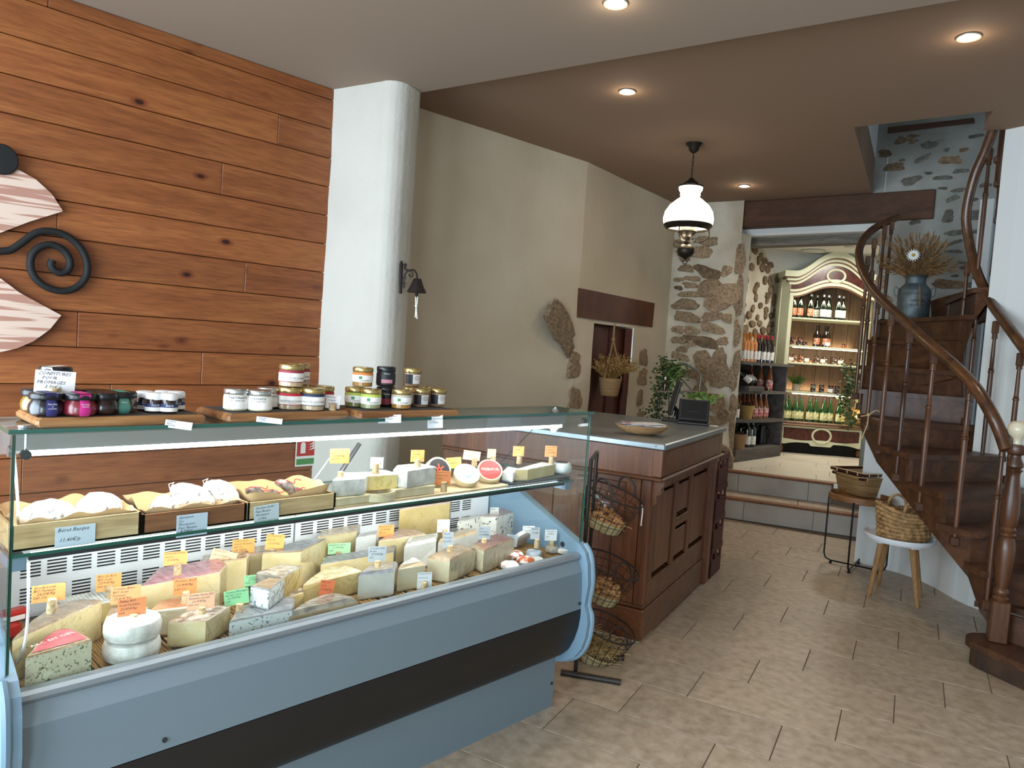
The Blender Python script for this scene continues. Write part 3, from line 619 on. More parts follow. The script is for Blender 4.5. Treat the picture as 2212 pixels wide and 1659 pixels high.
# boards of the wall string climbing behind
for n_, (x0, y0, x1, y1, x2, y2, x3, y3) in enumerate([(2010, 650, 2098, 624, 2098, 684, 2012, 690)]):
    B().extr([atd(x0, y0, 5.95), atd(x1, y1, 5.6), atd(x2, y2, 5.6), atd(x3, y3, 5.95)], (0, 0.03, 0)).ob('winder_riser', m_st, stair)
# ================================================================ refrigerated display case
CY0, CY1 = 0.345, 2.25
m_cg = mat('case_grey_paint', '#74858f', 0.4, 0.1); m_cg2 = mat('case_aluminium', '#98a0a6', 0.34, 0.6); m_cb = mat('case_black_band', '#141416', 0.45)
m_cbl = mat('case_blue_grey_plastic', '#7590a3', 0.35); m_cw = mat('case_white_panel', '#e4e8ea', 0.4); m_slot = mat('vent_black', '#07080b', 0.8)
m_gl = glassmat('case_glass', (0.965, 0.99, 0.98)); m_ge = mat('green_glass_edge', '#1c5a4c', 0.12, coat=0.5, spec=0.8)
m_steel = mat('brushed_steel', '#a9adb0', 0.28, 0.9); m_dkal = mat('dark_trim', '#3a3d40', 0.4, 0.5)
case = thing('display_case', 'long grey refrigerated cheese display case with glass front and black band', 'display case', (-2.0, 1.3, 0))
def exY(b, prof, y0, y1): return b.extr([(x, y0, z) for x, z in prof], (0, y1 - y0, 0))
def ribbon(prof, y0, y1, n=1):
    b = B(); k = len(prof); b._add([(x, y0, z) for x, z in prof] + [(x, y1, z) for x, z in prof], [(i, i + 1, k + i + 1, k + i) for i in range(k - 1)]); return b
B().bbox((-2.30, CY0 + .03, 0.0), (-1.825, CY1 - .02, 0.21)).ob('plinth', m_cg, case)
ribbon([(-1.735, .585), (-1.722, .583), (-1.716, .52), (-1.714, .438), (-1.74, .436)], CY0 + .02, CY1 - .02).ob('front_panel', m_cg, case, smooth=True)
ribbon([(-1.765, .63), (-1.741, .626), (-1.722, .583), (-1.735, .585)], CY0 + .02, CY1 - .02).ob('upper_facet', mat('case_light_grey', '#84929b', 0.32, 0.15), case)
b = ribbon([(-1.74, .44), (-1.7135, .436), (-1.714, .40), (-1.72, .36), (-1.735, .31), (-1.76, .26), (-1.795, .225), (-1.835, .205), (-1.9, .20)], CY0 + .02, CY1 - .02); b.ob('black_band', m_cb, case, smooth=True)
b = B(); exY(b, [(-1.765, .654), (-1.742, .654), (-1.732, .648), (-1.730, .638), (-1.738, .628), (-1.765, .628)], CY0 + .01, CY1 - .01); b.ob('bumper_rail', m_cg2, case)
for y in (0.66, 2.215):
    B().cyl((-1.716, y, .462), (-1.711, y, .462), .006, n=12).ob('screw', m_dkal, case)
B().cyl((-1.826, 2.215, .10), (-1.821, 2.215, .10), .006, n=12).ob('screw', m_dkal, case)
# end panels with their wavy front edge
sil = [(-1.738, .684), (-1.712, .66), (-1.697, .62), (-1.688, .541), (-1.698, .455), (-1.682, .42), (-1.677, .387), (-1.683, .33), (-1.70, .28), (-1.73, .238), (-1.768, .211), (-1.83, .185), (-2.32, .185), (-2.32, .875), (-2.17, .868), (-2.10, .836), (-1.95, .772)]
for y0, y1 in ((CY0 - .012, CY0 + .022), (CY1 - .022, CY1 + .014)):
    e = B(); exY(e, sil, y0, y1); eo = e.ob('end_panel', m_cbl, case)
    e = B(); e.tube([(x - .003, (y0 + y1) / 2 + (.010 if y0 > 1 else -.010), z) for x, z in bez([(x, z, 0) for x, z in sil[:12]], 4) for _ in (0,)] if False else [(p.x - .002, (y0 + y1) / 2 + (.012 if y0 > 1 else -.012), p.y) for p in bez([(x, z, 0) for x, z in sil[:12]], 4)], .011, 8)
    e.ob('edge_moulding', m_cbl, eo, smooth=True)
for x, z in ((-2.17, .73), (-1.83, .667)):
    B().cyl((x, CY1 - .024, z), (x, CY1 - .022, z), .011, n=14).ob('panel_plug', m_dkal, case)
# glass panes with green edges
def pane(name, poly3, d, edge=True):
    """pane: faces of clear glass, rim of green edge glass"""
    n = len(poly3); d = Vector(d); b = B(); P = [Vector(p) for p in poly3]
    b.cur = 0; b._add(P, [tuple(range(n - 1, -1, -1))]); b._add([p + d for p in P], [tuple(range(n))])
    b.cur = 1
    for i in range(n): j = (i + 1) % n; b._add([P[i], P[j], P[j] + d, P[i] + d], [(0, 1, 2, 3)])
    return b.ob(name, [m_gl, m_ge], case)
pane('front_glass', [(-1.757, CY0, .632), (-1.757, CY1, .632), (-1.757, CY1, 1.199), (-1.757, CY0, 1.199)], (0.006, 0, 0))
for y in (CY0 + .002, CY1 - .008):
    pane('side_glass', [(-1.757, y, .66), (-1.757, y, 1.199), (-1.95, y, 1.199), (-2.26, y, .90), (-2.26, y, .84), (-2.1, y, .80), (-1.95, y, .74)], (0, .006, 0))
pane('top_glass', [(-1.757, CY0 - .005, 1.200), (-1.757, CY1 + .03, 1.200), (-1.975, CY1 + .03, 1.200), (-1.975, CY0 - .005, 1.200)], (0, 0, .0095))
sh_ = pane('shelf_glass', [(-1.805, CY0 + .012, .925), (-1.805, CY1 - .012, .925), (-2.20, CY1 - .012, .925), (-2.20, CY0 + .012, .925)], (0, 0, .008))
B().bbox((-1.83, CY0 + .05, .914), (-1.812, CY1 - .06, .9245)).ob('shelf_trim', m_dkal, case)
for y in (CY0 + .03, CY1 - .04):
    B().bbox((-1.90, y - .015, .895), (-1.81, y + .015, .924)).ob('shelf_bracket', mat('bracket_blue', '#6f8596', 0.4), case)
# lamp housing under the top glass with its light tube
b = B(); exY(b, [(-1.822, 1.198), (-1.838, 1.152), (-1.85, 1.146), (-1.95, 1.126), (-1.965, 1.198)], CY0 + .012, 2.19); b.ob('lamp_housing', mat('lamp_housing_aluminium', '#aab0b4', 0.35, 0.6), case)
b = B(); b.lathe([(.002, 0), (.05, .001), (.055, .012)], n=4, M=Matrix.Translation((-1.9, 2.195, 1.16)) @ Matrix.Rotation(R(-90), 4, 'X')); b.ob('housing_cap', m_cw, case)
B().cyl((-1.846, CY0 + .04, 1.1445), (-1.846, 2.185, 1.1445), .0065, n=10).ob('light_tube', mat('case_light_tube', '#ffffff', 0.5, emit='#f2f7ff', estr=9.0), case)
light('display_case_light', 'AREA', (-1.855, 1.27, 1.135), 3.1, (0.97, 0.98, 1.0), (0, R(8), 0), shape='RECTANGLE', size=0.03, size_y=1.80)
light('shelf_underside_light', 'AREA', (-1.835, 1.27, .905), 3.3, (0.97, 0.98, 1.0), (0, R(30), 0), shape='RECTANGLE', size=0.012, size_y=1.75)
B().bbox((-1.846, CY0 + .06, .916), (-1.8305, CY1 - .07, .9235)).ob('shelf_light_strip', mat('case_light_tube', '#ffffff', 0.5, emit='#f2f7ff', estr=9.0), case)
# clamps and knobs
for (x, y, z, up) in ((-1.79, CY0 + .03, 1.21, 1), (-1.752, CY0 + .028, 1.155, 0), (-1.752, CY1 - .02, 1.175, 0), (-1.752, CY0 + .003, 1.163, 2), (-1.752, CY0 + .003, .80, 2)):
    if up == 1: B().cyl((x, y, z), (x, y, z + .005), .014, n=16).ob('glass_clamp', m_steel, case)
    elif up == 2: B().cyl((x - .02, y - .006, z), (x - .02, y + .004, z), .012, n=16).ob('glass_clamp', m_steel, case)
    else: B().cyl((x - .008, y, z), (x - .022, y, z), .010, n=16).ob('glass_clamp', m_dkal, case)
B().cyl((-1.785, CY0 + .032, 1.163), (-1.785, CY0 + .032, 1.2), .003, n=8).ob('clamp_stem', m_steel, case)
# back panel with its rows of vent slots
B().bbox((-2.28, CY0 + .02, .62), (-2.262, CY1 - .03, .88)).ob('back_panel', m_cw, case)
vb = B()
for i in range(5): vb.box((0, 0, (i - 2) * .0092), (.002, .047, .0040))
vm = vb.mesh('vent_slots', m_slot)
for z in (.754, .684):
    for y in [.4975 + .06225 * i for i in range(13)] + [1.3305 + .0633 * i for i in range(13)]:
        o = inst(vm, 'vent_slots', case, Vector((-2.2615, y, z)) - Vector((-2.0, 1.3, 0))); o['kind'] = 'stuff'
B().bbox((-2.262, 1.279, .625), (-2.260, 1.284, .87)).ob('panel_seam', m_cg, case)
# deck and the straw mat on it
B().bbox((-2.27, CY0 + .02, .55), (-1.762, CY1 - .025, .622)).ob('deck', m_dkal, case)
m_straw = mat('straw', '#b08a4e', 0.8, col2='#6b4c24', scale=30, stretch=(30, 1, 1), rand=.1)
rnd = random.Random(3); mb = B()
for i in range(330):
    y = CY0 + .03 + (CY1 - CY0 - .06) * i / 330 + rnd.uniform(-.002, .002); dy = rnd.uniform(-.012, .012); z = .6255 + rnd.uniform(0, .004)
    mb.box(None, (.44, .0042, .004), M=Matrix.Translation((-2.0 + rnd.uniform(-.01, .01), y, z)) @ Matrix.Rotation(dy / .44 * 2, 4, 'Z'))
mat_o = mb.ob('straw_mat', m_straw); tag(mat_o, 'straw mat of thin stalks lying under the cheeses on the case deck', 'straw mat', kind='stuff')
# white cable and steel support inside the left end
b = B(); b.tube(bez([(-1.93, .385, 1.13), (-1.95, .40, 1.0), (-1.97, .40, .94)], 6), .0035, 6); b.ob('support_rod', m_cw, case)
b = B(); b.tube(bez([(-1.84, .40, .90), (-1.84, .402, .78), (-1.845, .395, .70), (-1.87, .375, .645)], 8), .0035, 6); b.ob('cable', m_cw, case)
# rods modelled in place of the bar reflections in the case glass
b = B(); p0 = atx(777, 958, -2.22); p1 = atx(735, 1022, -2.22); b.tube([p0, p1], .008, 6); b.ob('reflected_bar', m_steel, case)
b = B(); p0 = atx(716, 985, -2.23); p1 = atx(676, 1040, -2.23); b.tube([p0, p1], .003, 6); b.ob('reflected_strip', m_cw, case)
DZ = 0.633
# ================================================================ price cards
m_cork = mat('cork', '#c8b08a', 0.85, col2='#a98f68', scale=120, lo=.45, hi=.6); m_ink = mat('handwriting_ink', '#2b2a38', 0.8); m_inkd = mat('dark_ink', '#23180f', 0.8)
def cardmat(c): return mat('card_' + c.strip('#'), c, 0.75)
def card(px_, py_, w, h, X, col, lines, label, cork=None, rot=0, yaw=22, base=None, ink=None, thin=False, group='handwritten price cards in the display case', cz=None):
    """hand-written card, mostly stuck in a wine cork; px_,py_,w,h in picture pixels at depth X"""
    c = atx(px_, py_, X); v_ = ray(px_, py_); t = (Vector((v_.y, -v_.x, 0)).normalized() * (.65 if yaw else 0) + Vector((0, 1, 0)) * (.35 if yaw else 1)).normalized(); up = Vector((0, 0, 1)); n = t.cross(up)
    s = mpp(c); W_ = w * s / t.dot(CR); H_ = h * s
    loc = c - up * (H_ / 2); root = thing('price_card', label, 'price card', loc, group=group)
    M_ = frame(c, t, up) @ Matrix.Rotation(R(rot), 4, 'Z')
    b = B(); b.box(None, (W_, H_, .0008), M=M_ @ Matrix.Translation((0, 0, 0)))
    co = b.ob('card', cardmat(col), root)
    k = len(lines)
    if k:
        fs = min(H_ / (k + .6) * .95, W_ / max(len(l) for l in lines) * 1.75)
        text('lettering', '\n'.join(lines), fs, M_ @ Matrix.Translation((-W_ * .45, H_ * .5 - fs * .95, .0007)), ink or m_ink, co, shear=.35, line=H_ / (k + .6) / fs * .88)
    if cork is not None:
        kx_, ky = cork; q = atx(kx_, ky, X + .004); zb = base if base is not None else q.z - .016
        hgt = max(.022, q.z + .014 - zb) if base is not None else .034
        hgt = .034
        B().lathe([(.0105, 0), (.0115, .002), (.0095, hgt - .001), (.008, hgt)], (q.x + .002, q.y, q.z - .017), 14).ob('cork', m_cork, root, smooth=True)
    return root
# ================================================================ cheeses on the deck
m_cut = {}
def cm(name, c, c2=None, **kw): return mat('cheese_' + name, c, kw.pop('rough', .45), col2=c2, scale=kw.pop('scale', 14), coat=kw.pop('coat', .45), sub=0.0, bump=kw.pop('bump', .25), bscale=kw.pop('bscale', 26), **kw)
ivory = cm('ivory_paste', '#e4d5a8', '#d6c28c'); pale = cm('pale_paste', '#e0d8bc', '#d2c8a6'); yellow = cm('yellow_paste', '#dcc688', '#cdb272'); white_p = cm('white_paste', '#dfe0d8', '#cfd0c6')
herb = cm('herb_paste', '#e3dfc0', '#66734c', scale=150, lo=.58, hi=.64); bluep = cm('blue_veined', '#dfe6e2', '#587680', scale=130, lo=.58, hi=.64); holes = cm('seeded_paste', '#ead9a6', '#a98550', scale=110, lo=.66, hi=.70)
r_brown = cm('brown_rind', '#8a6f52', '#b39b7c', scale=30, bump=.3); r_grey = cm('grey_rind', '#7b7468', '#aaa090', scale=40, bump=.5); r_white = cm('bloomy_rind', '#dcdbd5', '#bdbbb3', scale=30, bump=.7, coat=.1)
r_red = cm('red_label_rind', '#b2465a', '#d9909a', scale=9, stretch=(1, 6, 1)); r_pink = cm('pink_rind', '#d9b7ac', '#cfa79b', scale=10); r_beige = cm('beige_rind', '#cdb894', '#b79d76', scale=25); r_black = cm('black_ash_rind', '#4a4c50', '#83868a', scale=10, stretch=(1, 14, 1)); r_orange = cm('orange_rind', '#b8623a', '#d7a07a', scale=20)
r_mix = cm('mottled_rind', '#6e5644', '#d8d0c2', scale=34, bump=.6, lo=.42, hi=.58); r_slate = cm('slate_rind', '#6d6f74', '#8f9298', scale=22, bump=.4)
def wrapmat():
    if 'plastic_wrap' in MATS: return MATS['plastic_wrap']
    m = glassmat('plastic_wrap', (.97, .97, .97), 1.3, .14); N = m.node_tree.nodes; L = m.node_tree.links
    tc = N.new('ShaderNodeTexCoord'); nz = N.new('ShaderNodeTexNoise'); nz.inputs['Scale'].default_value = 32; nz.inputs['Detail'].default_value = 4; nz.inputs['Distortion'].default_value = 1.5; L.new(tc.outputs['Object'], nz.inputs['Vector'])
    bp_ = N.new('ShaderNodeBump'); bp_.inputs['Strength'].default_value = .5; bp_.inputs['Distance'].default_value = .02; L.new(nz.outputs['Fac'], bp_.inputs['Height'])
    for n_ in N:
        if n_.type in ('BSDF_GLOSSY', 'FRESNEL'): L.new(bp_.outputs[0], n_.inputs['Normal'])
    return m
CHEESE_G = 'wrapped cheeses on the deck of the display case'
def arc(a, b_, bul, n=7):
    """points from a to b (px, x) bulging back by bul metres in x"""
    return [(a[0] + (b_[0] - a[0]) * t, a[1] + (b_[1] - a[1]) * t - bul * math.sin(math.pi * t)) for t in [i / n for i in range(1, n)]]
def cheese(label, poly, h, mats, rind=(), z0=DZ, zy=1270, rd=.008, name='cheese_piece', inset_label=None, top_bump=0.0, twist=None):
    """piece of cheese: plan polygon given as (picture column, depth x); sides in `rind` carry rind, others are cut faces"""
    P = [atx(px_, zy, X) for px_, X in poly]; P = [Vector((p.x, p.y, 0)) for p in P]; n = len(P)
    ar = sum(P[i].x * P[(i + 1) % n].y - P[(i + 1) % n].x * P[i].y for i in range(n)); rev = ar < 0
    c = sum(P, Vector()) / n; b = B()
    rings = [(-.004, 0), (0, .006), (0, h - rd * .5), (-rd * .55, h)]
    vs = []
    for off, z in rings:
        for p in P: d = (p - c); vs.append(Vector((p.x, p.y, z0 + z)) + d.normalized() * off)
    fs = []; mi = []
    for k in range(3):
        for i in range(n):
            j = (i + 1) % n; q = (k * n + i, k * n + j, (k + 1) * n + j, (k + 1) * n + i); fs.append(q if not rev else q[::-1]); mi.append(1 if (i in rind or k == 2) else 0)
    top = tuple(range(3 * n, 4 * n)); fs.append(top if not rev else top[::-1]); mi.append(2); bt = tuple(range(n - 1, -1, -1)); fs.append(bt if not rev else bt[::-1]); mi.append(1)
    b._add(vs, fs); b.mi = mi
    root = thing(name, label, 'cheese', (c.x, c.y, z0), group=CHEESE_G)
    o = b.ob('body', mats if len(mats) == 3 else [mats[0], mats[1], mats[1]], root)
    if name == 'cheese_piece':
        w = B(); w._add([Vector((c.x, c.y, z0 + h * .5)) + (Vector(v) - Vector((c.x, c.y, z0 + h * .5))) * 1.012 + Vector((.0025, .0025, .002)) * mnoise.noise(Vector(v) * 40) for v in vs], fs[:-1]); w.ob('plastic_wrap', wrapmat(), root)
    if inset_label:
        m_, k = inset_label; bb = B(); bb._add([Vector((c.x + (p.x - c.x) * k, c.y + (p.y - c.y) * k, z0 + h + .0012)) for p in P], [tuple(range(n)) if not rev else tuple(range(n - 1, -1, -1))]); bb.ob('paper_label', m_, root)
    return root
def halfwheel(a, b_, bul, n=9): return [a, b_] + arc(b_, a, bul, n)
def rindset(n): return set(range(1, n))
hw = halfwheel((30, -1.845), (222, -1.985), .10); cheese('large seeded wedge of gouda with brown rind at the left end of the deck', hw, .100, [holes, r_brown], rindset(len(hw)))
hw = halfwheel((60, -1.772), (203, -1.79), .115)
c2_ = cheese('half wheel with green herbs and a red printed label', hw, .083, [herb, r_brown, r_beige], rindset(len(hw)), inset_label=(cm('red_print', '#a52f38', '#c8777a', scale=12), .84))
text('lettering', 'ARC EN CIEL', .016, frame(atx(92, 1392, -1.80) * 1.0 + Vector((-.012, 0, 0)), (-.45, .9, 0), (-.9, -.45, 0)) if False else frame(Vector((-1.812, .405, DZ + .0855)), Vector((-.35, .94, 0)), Vector((-.94, -.35, 0))), mat('label_white_print', '#efe6df', .6), c2_, spacing=1.1)
# stack of two white rounds
for i, (z, lab) in enumerate(((DZ, 'white ridged round cheese at the bottom of a stack of two'), (DZ + .05, 'white ridged round cheese with blue seal on top of a stack of two'))):
    c = atx(285, 1400, -1.835); t = thing('round_cheese', lab, 'cheese', (c.x, c.y, z), group=CHEESE_G); b = B(); n = 40
    prof_ = [(.050, 0), (.061, .006), (.064, .018), (.064, .034), (.060, .045), (.052, .049), (.001, .049)]
    b.lathe(prof_, (0, 0, 0), n); b.v = [(x * (1 + .02 * math.sin(20 * math.atan2(y, x))), y * (1 + .02 * math.sin(20 * math.atan2(y, x))), zz) for x, y, zz in b.v]
    b.ob('body', r_white, t, smooth=True, local=True)
    if i: B().lathe([(.036, .0492), (.036, .0502)], (0, 0, 0), 28).ob('paper_seal', cm('pale_blue_seal', '#cfdde6', '#b7c9d6', scale=60), t, local=True)
cheese('cream tomme wedge behind the stacked white rounds', [(230, -1.925), (285, -1.885), (322, -1.94), (304, -1.99), (240, -1.985)], .078, [pale, r_beige, r_brown], {3, 4})
t_ = cheese('ridged white blue cheese slab under the vent panel', [(138, -2.085), (312, -2.07), (318, -2.16), (140, -2.17)], .060, [yellow, r_white], {1, 2, 3}); b = B()
for i in range(20):
    a = atx(142 + i * 9, 1270, -2.085); b.cyl((a.x + .005, a.y, DZ + .060), (a.x - .075, a.y, DZ + .060), .0055, n=8)
o_ = b.ob('ridges', r_white, t_, smooth=True); o_['kind'] = 'stuff'
cheese('big straight block of cream cheese with a dusty pink top label', [(303, -2.0), (474, -2.0), (488, -2.06), (470, -2.13), (340, -2.13)], .112, [ivory, r_beige, r_red], {3, 4})
cheese('pale wedge with torn orange paper on top', [(322, -1.92), (424, -1.89), (472, -1.965), (420, -1.988), (345, -1.975)], .072, [pale, r_beige, r_orange], {2, 3, 4})
cheese('front cream wedge with wrinkled grey and orange rind', [(366, -1.835), (448, -1.788), (500, -1.85), (456, -1.885), (396, -1.868)], .068, [ivory, r_brown, r_mix], {2, 3, 4})
cheese('flat pale blue speckled slab at the front of the deck', [(499, -1.80), (634, -1.785), (640, -1.86), (600, -1.905), (515, -1.885)], .046, [bluep, r_slate], {2, 3, 4})
cheese('blue speckled triangle standing on a flat slab', [(540, -1.868), (580, -1.812), (612, -1.872), (578, -1.905)], .058, [bluep, r_slate, r_brown], {3}, z0=DZ + .047, zy=1290)
cheese('cream block with torn red label behind the pink topped block', [(436, -2.10), (530, -2.10), (537, -2.14), (530, -2.19), (436, -2.19)], .108, [ivory, r_beige, r_mix], {3, 4})
cheese('tomme block with rosy rind by the vent slots', [(515, -2.15), (606, -2.15), (612, -2.22), (520, -2.22)], .100, [ivory, r_pink, r_beige], {2, 3})
cheese('wedge under mottled grey rind with white ends', [(552, -1.985), (610, -1.905), (650, -1.965), (605, -2.02)], .098, [yellow, r_grey, r_mix], {0, 3})
cheese('short cream wedge below the mottled grey wedge', [(614, -1.868), (657, -1.885), (654, -1.925), (626, -1.895)], .048, [yellow, r_beige, r_mix], {2, 3})
cheese('tall cream block with grey striped top', [(563, -2.08), (646, -2.035), (698, -2.12), (640, -2.145)], .122, [ivory, r_brown, r_black], {3})
cheese('bright cream slice under a green card', [(680, -2.16), (764, -2.16), (770, -2.23), (688, -2.23)], .118, [ivory, r_beige, r_beige], {2, 3})
cheese('white square cut block beside the green card slice', [(763, -2.10), (806, -2.10), (812, -2.145), (768, -2.145)], .112, [white_p, r_white], {2, 3})
hw = halfwheel((812, -2.075), (914, -2.06), .10); cheese('large half wheel with smooth pink rind', hw, .096, [ivory, r_beige, r_pink], rindset(len(hw)))
em = cheese('standing slab of emmental with large holes and pinkish rind', [(853, -2.195), (960, -2.195), (964, -2.235), (858, -2.24)], .163, [yellow, r_pink, yellow], {3}); b = B()
for u, z, r_ in ((905, .125, .012), (934, .10, .008), (893, .08, .010), (925, .055, .013), (950, .135, .007), (880, .115, .006), (912, .03, .008), (940, .03, .006)):
    a = atx(u, 1150, -2.195); b.lathe([(r_, 0.0006), (r_ * .8, -.001), (.001, -.0012)], n=14, M=frame(Vector((-2.1945, a.y, DZ + z)), (0, 1, 0), (0, 0, 1)), cap=False)
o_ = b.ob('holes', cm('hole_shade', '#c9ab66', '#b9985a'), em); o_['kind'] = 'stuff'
cheese('cream wedge with silvery grey rind behind the middle wheel', [(690, -2.0), (846, -1.985), (850, -2.04), (700, -2.055)], .082, [ivory, r_slate, r_black], {1, 2, 3})
hw = halfwheel((654, -1.885), (780, -1.90), .10); cheese('half wheel with yellow crumbly top at the middle of the deck', hw, .070, [yellow, r_beige, cm('crumbly_top', '#e6d8a8', '#c9b178', scale=30, bump=.4)], rindset(len(hw)))
hw = halfwheel((628, -1.785), (775, -1.775), .085); cheese('low dark grey rinded cheese in plastic at the front edge', hw, .040, [r_beige, r_grey, r_grey], rindset(len(hw)), rd=.03)
cheese('bluish white block with thick grey top rind', [(773, -1.845), (850, -1.815), (856, -1.88), (790, -1.90)], .086, [white_p, r_slate, r_grey], {2, 3}, rd=.02)
hw = halfwheel((857, -1.835), (916, -1.82), .065, 7); cheese('half round with white rind beside the bluish block', hw, .086, [pale, r_beige, r_white], rindset(len(hw)), rd=.025)
cheese('soft white slice with pleated plastic behind the half round', [(868, -1.985), (936, -1.985), (940, -2.05), (872, -2.05)], .098, [white_p, r_white], {2, 3}, rd=.02)
cheese('pale wedge with brown rind and bulging sides', [(920, -1.875), (968, -1.80), (1022, -1.858), (980, -1.935)], .084, [pale, r_brown], {2, 3}, rd=.018)
cheese('pale wedge with reddish brown top rind', [(1014, -1.895), (1040, -1.815), (1104, -1.868), (1066, -1.955)], .086, [pale, r_brown, cm('reddish_rind', '#7d4334', '#96604c')], {2, 3}, rd=.014)
hw = halfwheel((940, -1.99), (1026, -2.015), .06); cheese('white half wheel behind the two brown rinded wedges', hw, .090, [white_p, r_beige, r_beige], rindset(len(hw)), rd=.025)
blue2 = cm('roquefort', '#ebe9dd', '#41564f', scale=75, lo=.58, hi=.63)
cheese('blue veined upright slice near the right end', [(979, -2.10), (1026, -2.115), (1030, -2.145), (984, -2.145)], .108, [blue2, r_white, blue2], {2, 3})
cheese('blue cheese block with pinkish top near the right end', [(1026, -2.13), (1063, -2.08), (1120, -2.13), (1085, -2.20)], .106, [blue2, r_white, r_pink], {2, 3})
def small_round(px_, py_, X, r_, h, m_, label, tilt=0, z0=DZ, rz=0, name='small_cheese'):
    c = atx(px_, py_, X); b = B(); b.lathe([(r_ * .85, 0), (r_, h * .15), (r_, h * .8), (r_ * .88, h), (.001, h)], n=24, M=Matrix.Rotation(rz, 4, 'Z') @ Matrix.Rotation(R(tilt), 4, 'Y'))
    zmin = min(v[2] for v in b.v); b.v = [(x + c.x, y + c.y, z - zmin + z0) for x, y, z in b.v]
    return solo(b, name, m_, label, 'cheese', CHEESE_G, smooth=True)
small_round(1154, 1190, -1.84, .031, .030, cm('blue_grey_bloom', '#b9c3cc', '#8f9ba8', scale=40, bump=.4), 'small blue grey goat cheese round with a cork on it')
small_round(1192, 1190, -1.86, .028, .026, cm('ash_bloom', '#b5aea2', '#8f877a', scale=40, bump=.4), 'small ash coloured goat cheese round by the end panel')
small_round(1216, 1190, -1.83, .030, .018, r_white, 'flat white wrapped cheese in the right front corner')
small_round(1128, 1165, -1.96, .042, .022, r_white, 'white round cheese leaning against the end panel', tilt=-55)
small_round(1160, 1200, -1.80, .026, .016, r_white, 'flat white cheese in front of the blue grey round')
rnd = random.Random(8)
for i, (px_, py_, X, m_, lab) in enumerate(((1112, 1195, -1.87, cm('red_foil', '#a83c22', '#e8e0d8', scale=45, lo=.45, hi=.55), 'red and white crumpled cheese packet beside the reddish wedge'), (1135, 1214, -1.80, cm('orange_foil', '#b5521f', '#ece6dc', scale=38, lo=.45, hi=.55), 'orange and white crumpled packet at the front rail'), (1102, 1218, -1.79, cm('white_foil', '#e2ddd8', '#b26a58', scale=40, lo=.5, hi=.62), 'white crumpled packet with red print at the front rail'))):
    c = atx(px_, py_, X); b = B(); b.sphere((0, 0, 0), .034, 18, 10, (1.0, 1.1, .5)); b.v = [tuple(Vector(v) * (1 + .18 * mnoise.noise(Vector(v) * 60 + Vector((i * 9, 0, 0))))) for v in b.v]
    zm = min(v[2] for v in b.v); b.v = [(x + c.x, y + c.y, z - zm + DZ) for x, y, z in b.v]; solo(b, 'cheese_packet', m_, lab, 'cheese packet', smooth=True)
